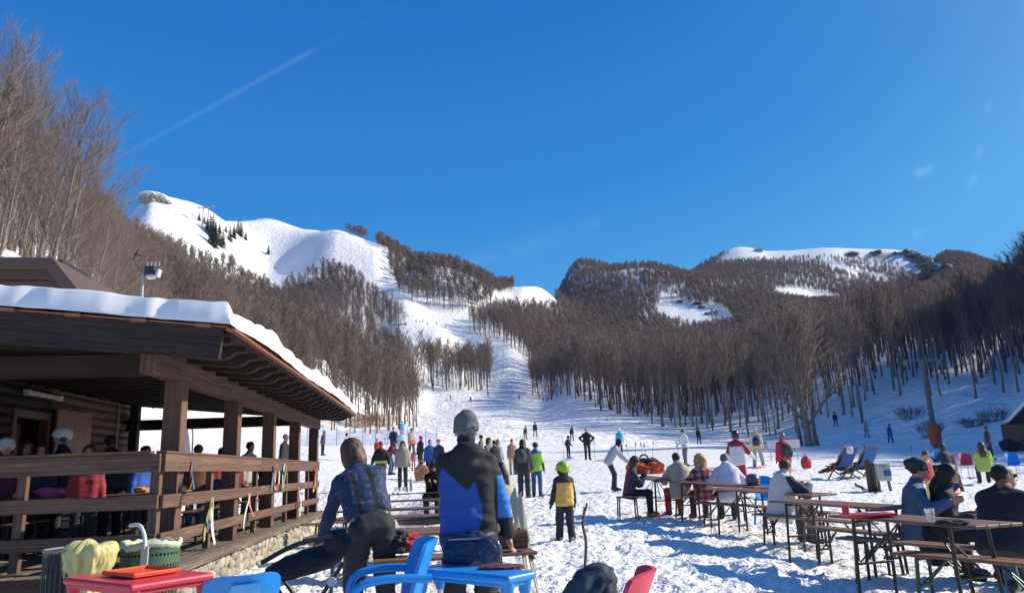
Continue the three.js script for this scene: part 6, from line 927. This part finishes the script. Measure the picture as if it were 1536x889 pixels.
fig('person in navy jacket with ruddy face beside blue-jacketed companion', 659, 724, { H: 1.74, face: -0.3, facing: 1, wear: { hair: 'short', hairCol: C.brown, jacket: C.navy, trousers: C.char } });
fig('dark-haired person in black jacket among the crowd right of the picnic tables', 744, 728, { H: 1.68, face: AWAY + 0.6, wear: { hair: 'short', hairCol: C.brown, jacket: C.black, trousers: C.char } });
fig('person in dark grey jacket turning away near the picnic tables', 734, 720, { H: 1.72, face: 0.8, wear: { hair: 'curly', hairCol: C.dkbrown, jacket: C.grey, trousers: C.black } });
fig('person in brown fleece lifting skis upright', 769, 712, { H: 1.6, face: 0.4, wear: { hair: 'short', hairCol: C.brown, jacket: [0.35, 0.2, 0.14], trousers: C.beige } });
{ const p = G(652, 748, 0.45); p.y = ground(p.x, p.z) + 0.02; person('person in black jacket, cap and sunglasses sitting at picnic table facing forward', { at: p, H: 1.7, sit: 1, face: -0.05, facing: 1, hands: [[0.08, 0.82, 0.36], [-0.06, 0.84, 0.36]], bulk: 0.02, pitch: 0.15, wear: { hat: 'beanie', hatCol: C.navy, hair: 'long', hairCol: C.brown, glasses: 1, jacket: C.black, trousers: C.char } }); }
{ const p = G(757, 752, 0.45); p.y = ground(p.x, p.z) + 0.02; person('dark-haired person in cream fur-trimmed jacket seated at picnic table', { at: p, H: 1.66, sit: 1, face: AWAY + 0.5, bulk: 0.04, hem: 0.1, wear: { hair: 'long', hairCol: C.dkbrown, jacket: (x, y, z) => { const s = 0.8 + 0.4 * noise3(x * 40, y * 40, z * 40); return C.cream.map(c => c * s); }, trousers: C.black } }); }
for (const [l, px, py, o] of [
  ['person in aqua jacket at the wood edge above the netting', 603, 652, { H: 1.65, face: 0.6, wear: { hat: 'helmet', hatCol: C.aqua, hair: 'none', jacket: C.aqua, trousers: C.char } }],
  ['child in white-and-aqua suit sliding above the netting', 612, 653, { H: 1.3, face: 0.9, lean: 0.2, wear: { hat: 'helmet', hatCol: C.white, hair: 'none', jacket: [0.5, 0.65, 0.7], trousers: C.lgrey } }],
  ['person in black puffer and red hat waiting behind the picnic tables', 630, 708, { H: 1.68, face: 2.2, lean: 0.08, hands: [[0.18, 1.1, 0.25], [-0.16, 1.0, 0.25]], bulk: 0.03, wear: { hat: 'beanie', hatCol: C.red, jacket: C.black, trousers: C.char } }],
  ['person in maroon jacket stooping beside the picnic tables', 585, 712, { H: 1.64, face: 1.2, lean: 0.6, pelvis: 0.88, pz: -0.1, hands: [[0.15, 0.6, 0.5], [-0.15, 0.65, 0.5]], wear: { hair: 'short', hairCol: C.brown, jacket: C.plum, trousers: C.denim } }],
  ['person in white jacket half hidden behind dark-jacketed neighbour', 748, 716, { H: 1.62, face: 0.3, facing: 1, wear: { hair: 'bob', hairCol: C.brown, jacket: C.lgrey, trousers: C.char } }],
  ['person in olive jacket walking beyond the crowd', 722, 706, { H: 1.72, face: 1.3, feet: [[0.1, 0.08, 0.2], [-0.1, 0.08, -0.18]], wear: { hat: 'beanie', hatCol: C.char, jacket: [0.09, 0.1, 0.05], trousers: C.char } }],
  ['small child in orange suit between the adults', 668, 712, { H: 1.0, head: 1.3, face: 0.2, bulk: 0.03, wear: { hat: 'helmet', hatCol: C.orange, hair: 'none', jacket: C.orange, trousers: C.navy } }],
]) fig(l, px, py, o);
// far skiers on the run
const runners = [[676, 600, 1.7], [706, 603, 1.7], [732, 594, 1.7], [779, 600, 1.7], [815, 603, 1.6], [788, 660, 1.6], [803, 655, 1.75], [858, 661, 1.6], [624, 484, 1.7], [630, 485, 1.7], [634, 484, 1.7], [641, 488, 1.7], [655, 487, 1.7], [604, 470, 1.7], [612, 476, 1.7], [668, 492, 1.7], [1214, 668, 1.6]];
for (const [px, py, H] of runners) fig(py > 640 ? 'dark figure skiing on shadow-striped snow at the foot of the run' : py > 590 ? 'tiny dark skier descending the shadow-striped middle of the run' : 'speck-sized dark skier high on the upper run', px, py, { H, face: (px * 0.37) % 2 - 1, lean: 0.25, feet: [[0.18, 0.08, 0.05], [-0.18, 0.08, -0.02]], group: py > 640 ? 'figures at the foot of the run' : py > 590 ? 'skiers on the middle run' : 'skiers high on the run', wear: { hat: 'helmet', hatCol: C.char, hair: 'none', jacket: [C.black, C.navy, C.char][px % 3], trousers: C.char, gloves: C.black } });
// ------------------------------------------------------------------ people at the right-hand tables, in the chairs and on the terrace
const seated = (label, px, py, o) => { const p = G(px, py, 0.46); p.y = ground(p.x, p.z); return person(label, { at: p, sit: 1, ...o }); };
const recl = (label, px, py, o) => { const p = G(px, py); p.x += Math.sin(Math.PI + 0.3) * 0.12; p.z += Math.cos(Math.PI + 0.3) * 0.12; p.y = ground(p.x, p.z); return person(label, { at: p, sit: 1, ...o }); };
seated('man in dark slouch beanie and blue-grey coat seated at the table', 1374, 800, { H: 1.7, face: 1.0, yaw: 0.25, bulk: 0.03, hem: 0.14, tbulk: 0.012, hands: [[0.12, 0.82, 0.42], [-0.2, 0.84, 0.4]], wear: { hat: 'slouch', hatCol: C.char, hair: 'short', jacket: [0.075, 0.115, 0.185], trousers: C.black } });
seated('person with long dark hair and black jacket beside the beanie man', 1420, 801, { H: 1.62, face: 0.95, yaw: 0.1, bulk: 0.015, hem: 0.1, hands: [[0.1, 0.72, 0.3], [-0.1, 0.7, 0.3]], feet: [[0.12, 0.09, 0.62], [-0.12, 0.09, 0.5]], wear: { hair: 'long', hairCol: [0.012, 0.009, 0.008], jacket: (x, y, z, t) => t.startsWith('fore') ? [0.035, 0.03, 0.028] : C.black, trousers: [0.02, 0.02, 0.025] } });
seated('man in black jacket with orange collar and sunglasses pushed up', 1506, 822, { H: 1.72, face: 2.25, yaw: -0.75, lean: 0.5, bulk: 0.03, hem: 0.1, hands: [[0.1, 0.8, 0.42], [-0.3, 0.8, 0.35]], wear: { hair: 'short', hairCol: C.dkbrown, glasses: 1, jacket: (x, y, z, t) => t === 'collar' ? [0.5, 0.12, 0.06] : C.black, trousers: C.denim } });
seated('person in beige hooded jacket and red trousers with back turned', 1022, 741, { H: 1.76, face: AWAY + 0.15, bulk: 0.035, hem: 0.12, hood: true, wear: { hair: 'short', hairCol: C.dkbrown, jacket: [0.40, 0.35, 0.26], trousers: [0.32, 0.03, 0.045] } });
seated('person with blond curls in red plaid jacket with back turned', 1057, 743, { H: 1.68, face: AWAY + 0.05, bulk: 0.03, hem: 0.12, wear: { hair: 'curly', hairCol: [0.42, 0.24, 0.1], jacket: (x, y, z) => { const a = Math.sin(x * 46) > 0.35, b = Math.sin(y * 46) > 0.35; return a && b ? [0.02, 0.02, 0.03] : a || b ? [0.36, 0.05, 0.06] : [0.5, 0.3, 0.28]; }, trousers: C.char } });
seated('person in pale lilac-white hooded jacket hunched with back turned', 1096, 745, { H: 1.78, face: AWAY - 0.1, lean: 0.35, pitch: 0.3, bulk: 0.04, hem: 0.12, hood: true, wear: { hair: 'short', hairCol: C.grey, jacket: [0.60, 0.58, 0.67], trousers: C.char } });
seated('person in dark fleece with red vest seated sideways on a stool', 944, 742, { H: 1.68, face: 1.5, lean: 0.22, pitch: 0.35, bulk: 0.02, hands: [[0.1, 0.9, 0.36], [-0.1, 0.9, 0.38]], wear: { hair: 'bob', hairCol: C.auburn, jacket: (x, y, z, t) => z < -0.04 && t === 'torso' ? [0.2, 0.03, 0.05] : C.slate.map(c => c * 0.35), trousers: C.black, boots: [0.3, 0.11, 0.04] } });
seated('person in white fur-edged vest with dark sleeves at the table', 1172, 770, { H: 1.72, face: 1.9, lean: 0.25, bulk: 0.05, hem: 0.14, hood: true, hands: [[0.1, 0.86, 0.42], [-0.2, 0.86, 0.4]], wear: { hair: 'short', hairCol: C.brown, jacket: (x, y, z, t) => /arm|fore/.test(t) ? [0.03, 0.035, 0.05] : [0.62, 0.59, 0.52], trousers: [0.08, 0.08, 0.085] } });
{ const p = G(940, 744, 0.46), t = thing('metal_stool', 'low metal stool under the person in dark fleece', 'stool', [p.x, p.y - 0.46, p.z]); part('seat', new RoundedBoxGeometry(0.42, 0.03, 0.36, 2, 0.012).translate(0, 0.445, 0), tableWood[0], t); for (const sx of [-1, 1]) for (const sz of [-1, 1]) part('leg', tube(V3(sx * 0.17, 0.44, sz * 0.14), V3(sx * 0.19, -0.05, sz * 0.16), 0.014), legDark, t); }
recl('reclining person in black on the deep blue deckchair', 1268, 719, { H: 1.72, face: AWAY + 0.3, lean: -0.55, pelvis: 0.44, pitch: 0.4, feet: [[0.14, 0.3, 0.85], [-0.12, 0.32, 0.85]], hands: [[0.3, 0.55, 0.1], [-0.3, 0.55, 0.1]], wear: { hat: 'beanie', hatCol: C.lgrey, jacket: C.black, trousers: C.black } });
recl('reclining person in dark jacket on the lighter blue deckchair', 1300, 717, { H: 1.7, face: AWAY + 0.3, lean: -0.55, pelvis: 0.44, pitch: 0.4, feet: [[0.14, 0.2, 0.85], [-0.12, 0.22, 0.85]], hands: [[0.3, 0.55, 0.1], [-0.3, 0.55, 0.1]], wear: { hair: 'short', jacket: C.char, trousers: C.black } });
seated('person in dark blue jacket on the blue chair beside the stake', 1422, 702, { H: 1.7, face: AWAY + 0.4, lean: 0.1, wear: { hair: 'bob', hairCol: C.brown, jacket: [0.022, 0.03, 0.045], trousers: C.black } });
seated('long-haired person in lime green jacket on a red chair', 1478, 703, { H: 1.7, face: AWAY - 0.4, lean: -0.1, bulk: 0.03, wear: { hair: 'long', hairCol: C.brown, jacket: [0.34, 0.5, 0.09], trousers: C.char } });
fig('child in red jacket and pale scarf behind the seated couple', 1400, 760, { H: 1.2, head: 1.15, face: 0.5, facing: 1, wear: { hair: 'short', hairCol: C.brown, jacket: (x, y, z, t) => t === 'collar' ? C.cream : [0.5, 0.05, 0.06], trousers: C.yellow } });
fig('child in navy snowsuit crouching by the pink sled', 1424, 745, { H: 1.15, head: 1.15, face: 1.2, pelvis: 0.4, pz: -0.1, lean: 0.5, feet: [[0.14, 0.08, 0.1], [-0.14, 0.08, 0.05]], hands: [[0.2, 0.25, 0.5], [-0.2, 0.25, 0.5]], wear: { hat: 'beanie', hatCol: C.navy, jacket: C.navy, trousers: C.navy, gloves: C.black } });
fig('person in dark clothes standing beside the small cabin', 1488, 690, { H: 1.65, face: 0.6, wear: { hair: 'short', jacket: C.slate.map(c => c * 0.5), trousers: C.char } });
// on the deck
const onDeck = (label, px, py, d, o) => { const p = atDepth(px, py, d); p.y = DECK; return person(label, { at: p, ...o }); };
onDeck('person in white ski helmet and dark jacket standing on the terrace', 94, 690, 13, { H: 1.74, face: -0.9, facing: 1, bulk: 0.03, wear: { hat: 'helmet', hatCol: [0.72, 0.72, 0.68], hair: 'none', jacket: C.navy.map(c => c * 0.8), trousers: C.char } });
onDeck('bare-headed person beside the white helmet on the terrace', 60, 695, 12.6, { H: 1.52, face: 0.5, facing: 1, wear: { hair: 'bob', hairCol: C.dkbrown, jacket: C.char, trousers: C.black } });
onDeck('person in dark teal jacket hunched over the terrace table', 172, 698, 13.4, { H: 1.72, face: AWAY + 0.9, lean: 0.35, bulk: 0.04, wear: { hair: 'short', jacket: [0.012, 0.035, 0.045], trousers: C.black } });
onDeck('person in white helmet near the picture edge on the terrace', 4, 700, 12.4, { H: 1.56, face: 0.8, facing: 1, wear: { hat: 'helmet', hatCol: C.white, hair: 'none', jacket: C.plum, trousers: C.black } });
onDeck('person in dark hooded coat behind the first rail bay', 318, 700, 15.5, { H: 1.56, face: AWAY - 0.7, bulk: 0.05, hood: true, lean: 0.3, wear: { hair: 'short', jacket: C.black, trousers: C.black } });
onDeck('person with tan face and black cap at the rail table', 348, 698, 16.5, { H: 1.54, face: 0.6, facing: 1, wear: { hat: 'beanie', hatCol: C.black, jacket: [0.2, 0.03, 0.04], trousers: C.black } });
onDeck('person in dark jacket standing behind the third post', 400, 700, 18.5, { H: 1.6, face: AWAY + 0.4, bulk: 0.04, wear: { hair: 'short', jacket: C.black, trousers: C.char } });
onDeck('person in grey jumper behind the second post', 372, 697, 17.4, { H: 1.7, face: 1.2, wear: { hair: 'short', jacket: C.lgrey, trousers: C.grey } });
{ const p = atDepth(424, 692, 27); p.y = ground(p.x, p.z); person('person in black with brimmed hat standing beyond the terrace', { at: p, H: 1.76, face: 1.4, lean: 0.1, wear: { hat: 'beanie', hatCol: C.grey, jacket: C.black, trousers: C.char } }); }
{
  const mk = (lx, lz, len, label) => { const a = hutWorld(lx, DECK + 0.76, lz), b = hutWorld(lx, DECK + 0.76, lz - len); trestle('terrace_table', label, 'table', a, b, 0.76, 0.7, 'tables on the terrace'); const c = hutWorld(lx + 0.62, DECK + 0.46, lz), d = hutWorld(lx + 0.62, DECK + 0.46, lz - len); trestle('terrace_bench', label.replace('table', 'bench') + ', rail side', 'bench', c, d, 0.46, 0.28, 'benches on the terrace'); };
  mk(-1.15, -2.2, 2.2, 'dark wooden table inside the second terrace bay'); mk(-1.15, -5.6, 2.2, 'dark wooden table inside the third terrace bay'); mk(-3.2, -2.4, 2.2, 'dark wooden table near the lodge door'); 
  [[-2.1, 0.98, -1.6, [0.65, 0.1, 0.28], 'bright pink jacket flung over the terrace table', 0.22], [-3.1, 0.98, -1.5, [0.04, 0.2, 0.5], 'shiny blue jacket heaped on the terrace table', 0.16], [-2.55, 0.98, -1.5, [0.5, 0.6, 0.05], 'neon yellow glove on the terrace table', 0.09], [-0.85, 1.0, -1.4, [0.6, 0.3, 0.06], 'orange-yellow cap on the terrace table', 0.1]].forEach(([x, y, z, c, l, r], i) => { const w = hutWorld(x, DECK + 0.8, z), t = thing('clothing_heap', l, 'clothes', [w.x, w.y, w.z]); part('fabric', surfaceLump([r, r * 0.45, r * 0.7], 20 + i * 3, c, 0.3, 4), lumpMat, t); });
  mk(-2.9, -0.8, 0.9, 'short dark table just behind the front railing'); trestle('terrace_table', 'long dark table behind the front railing holding bright clothes', 'table', hutWorld(-3.7, DECK + 0.76, -1.5), hutWorld(-0.6, DECK + 0.76, -1.5), 0.76, 0.6, 'tables on the terrace');
}
// rucksacks worn on the back stay things of their own
const worn = (label, px, py, up, c, r, face) => { const p = foot(px, py), f = V3(Math.sin(face), 0, Math.cos(face)), t = thing('rucksack', label, 'rucksack', [p.x - f.x * 0.24, p.y + up, p.z - f.z * 0.24], face); part('pack', surfaceLump([r * 0.8, r * 1.15, r * 0.55], px % 17, c, 0.1, 4), lumpMat, t); part('pocket', new RoundedBoxGeometry(r, r * 0.8, 0.05, 2, 0.02).translate(0, -r * 0.3, -r * 0.5), std(c[0] * 1.3, c[1] * 1.3, c[2] * 1.3, 0.7), t); };
worn('grey rucksack on the back of the long-haired person in black', 787, 747, 1.14, [0.06, 0.065, 0.075], 0.19, AWAY - 0.15); worn('navy rucksack on the skier in pale yellow', 1139, 701, 1.12, [0.02, 0.035, 0.12], 0.2, AWAY - 0.35); worn('dark green rucksack on the person in red coat', 1182, 727, 1.02, [0.02, 0.05, 0.045], 0.21, AWAY + 0.15);

for (const [l, px, d, o] of [
  ['person in red ski jacket seen through the front railing', 132, 11.2, { H: 1.42, face: 0.4, facing: 1, wear: { hair: 'bob', hairCol: C.brown, jacket: [0.3, 0.03, 0.04], trousers: C.black } }],
  ['person in blue jacket by the terrace corner post', 214, 12.2, { H: 1.44, face: 1.2, wear: { hair: 'short', jacket: C.blue, trousers: C.char } }],
  ['person in brown jumper standing in the first rail bay', 296, 13.6, { H: 1.5, face: AWAY + 0.5, wear: { hair: 'tail', hairCol: C.brown, jacket: [0.14, 0.07, 0.04], trousers: C.denim } }],
  ['person in red top with dark hair in the second rail bay', 332, 14.6, { H: 1.46, face: 0.8, facing: 1, wear: { hair: 'long', hairCol: C.dkbrown, jacket: [0.42, 0.05, 0.06], trousers: C.black } }],
  ['person in white fleece near the fourth terrace post', 436, 18.6, { H: 1.5, face: AWAY - 0.4, wear: { hair: 'short', hairCol: C.brown, jacket: C.lgrey, trousers: C.char } }],
  ['person in plum coat near the lodge door', 34, 13.4, { H: 1.6, face: 0.9, facing: 1, wear: { hair: 'long', hairCol: C.brown, jacket: C.plum, trousers: C.black } }],
]) onDeck(l, px, 700, d, o);
[[-0.35, 0.86, -0.9, [0.5, 0.05, 0.07], 'red jacket lying inside the first rail bay', 0.14], [-0.4, 0.86, -1.5, [0.6, 0.58, 0.55], 'white scarf heaped inside the first rail bay', 0.1], [-0.4, 0.86, -3.4, [0.05, 0.16, 0.42], 'blue rucksack inside the second rail bay', 0.16], [-0.4, 0.86, -4.2, [0.62, 0.6, 0.57], 'pale fleece inside the second rail bay', 0.13], [-0.4, 0.86, -6.6, [0.45, 0.08, 0.07], 'red hat heaped inside the third rail bay', 0.12]].forEach(([x, y, z, c, l, r], i) => { const w = hutWorld(x, DECK + y - 0.06, z), t = thing('clothing_heap', l, 'clothes', [w.x, w.y, w.z]); part('fabric', surfaceLump([r, r * 0.7, r], 50 + i * 3, c, 0.25, 4, 0.2), lumpMat, t); });
{ const a = hutWorld(-0.4, DECK + 0.74, -0.5), b = hutWorld(-0.4, DECK + 0.74, -7.4); trestle('rail_shelf', 'long narrow plank counter along the inside of the side railing', 'counter', a, b, 0.74, 0.24, undefined); }
{ let n = 0; scene.traverse(o => { if (o.isMesh && !o.isInstancedMesh) n += (o.geometry.index ? o.geometry.index.count : o.geometry.attributes.position.count) / 3; }); console.log('triangles', Math.round(n)); }
scene.traverse(o => { if (o.isMesh) { o.castShadow = true; o.receiveShadow = true; } });
renderer.render(scene, camera);
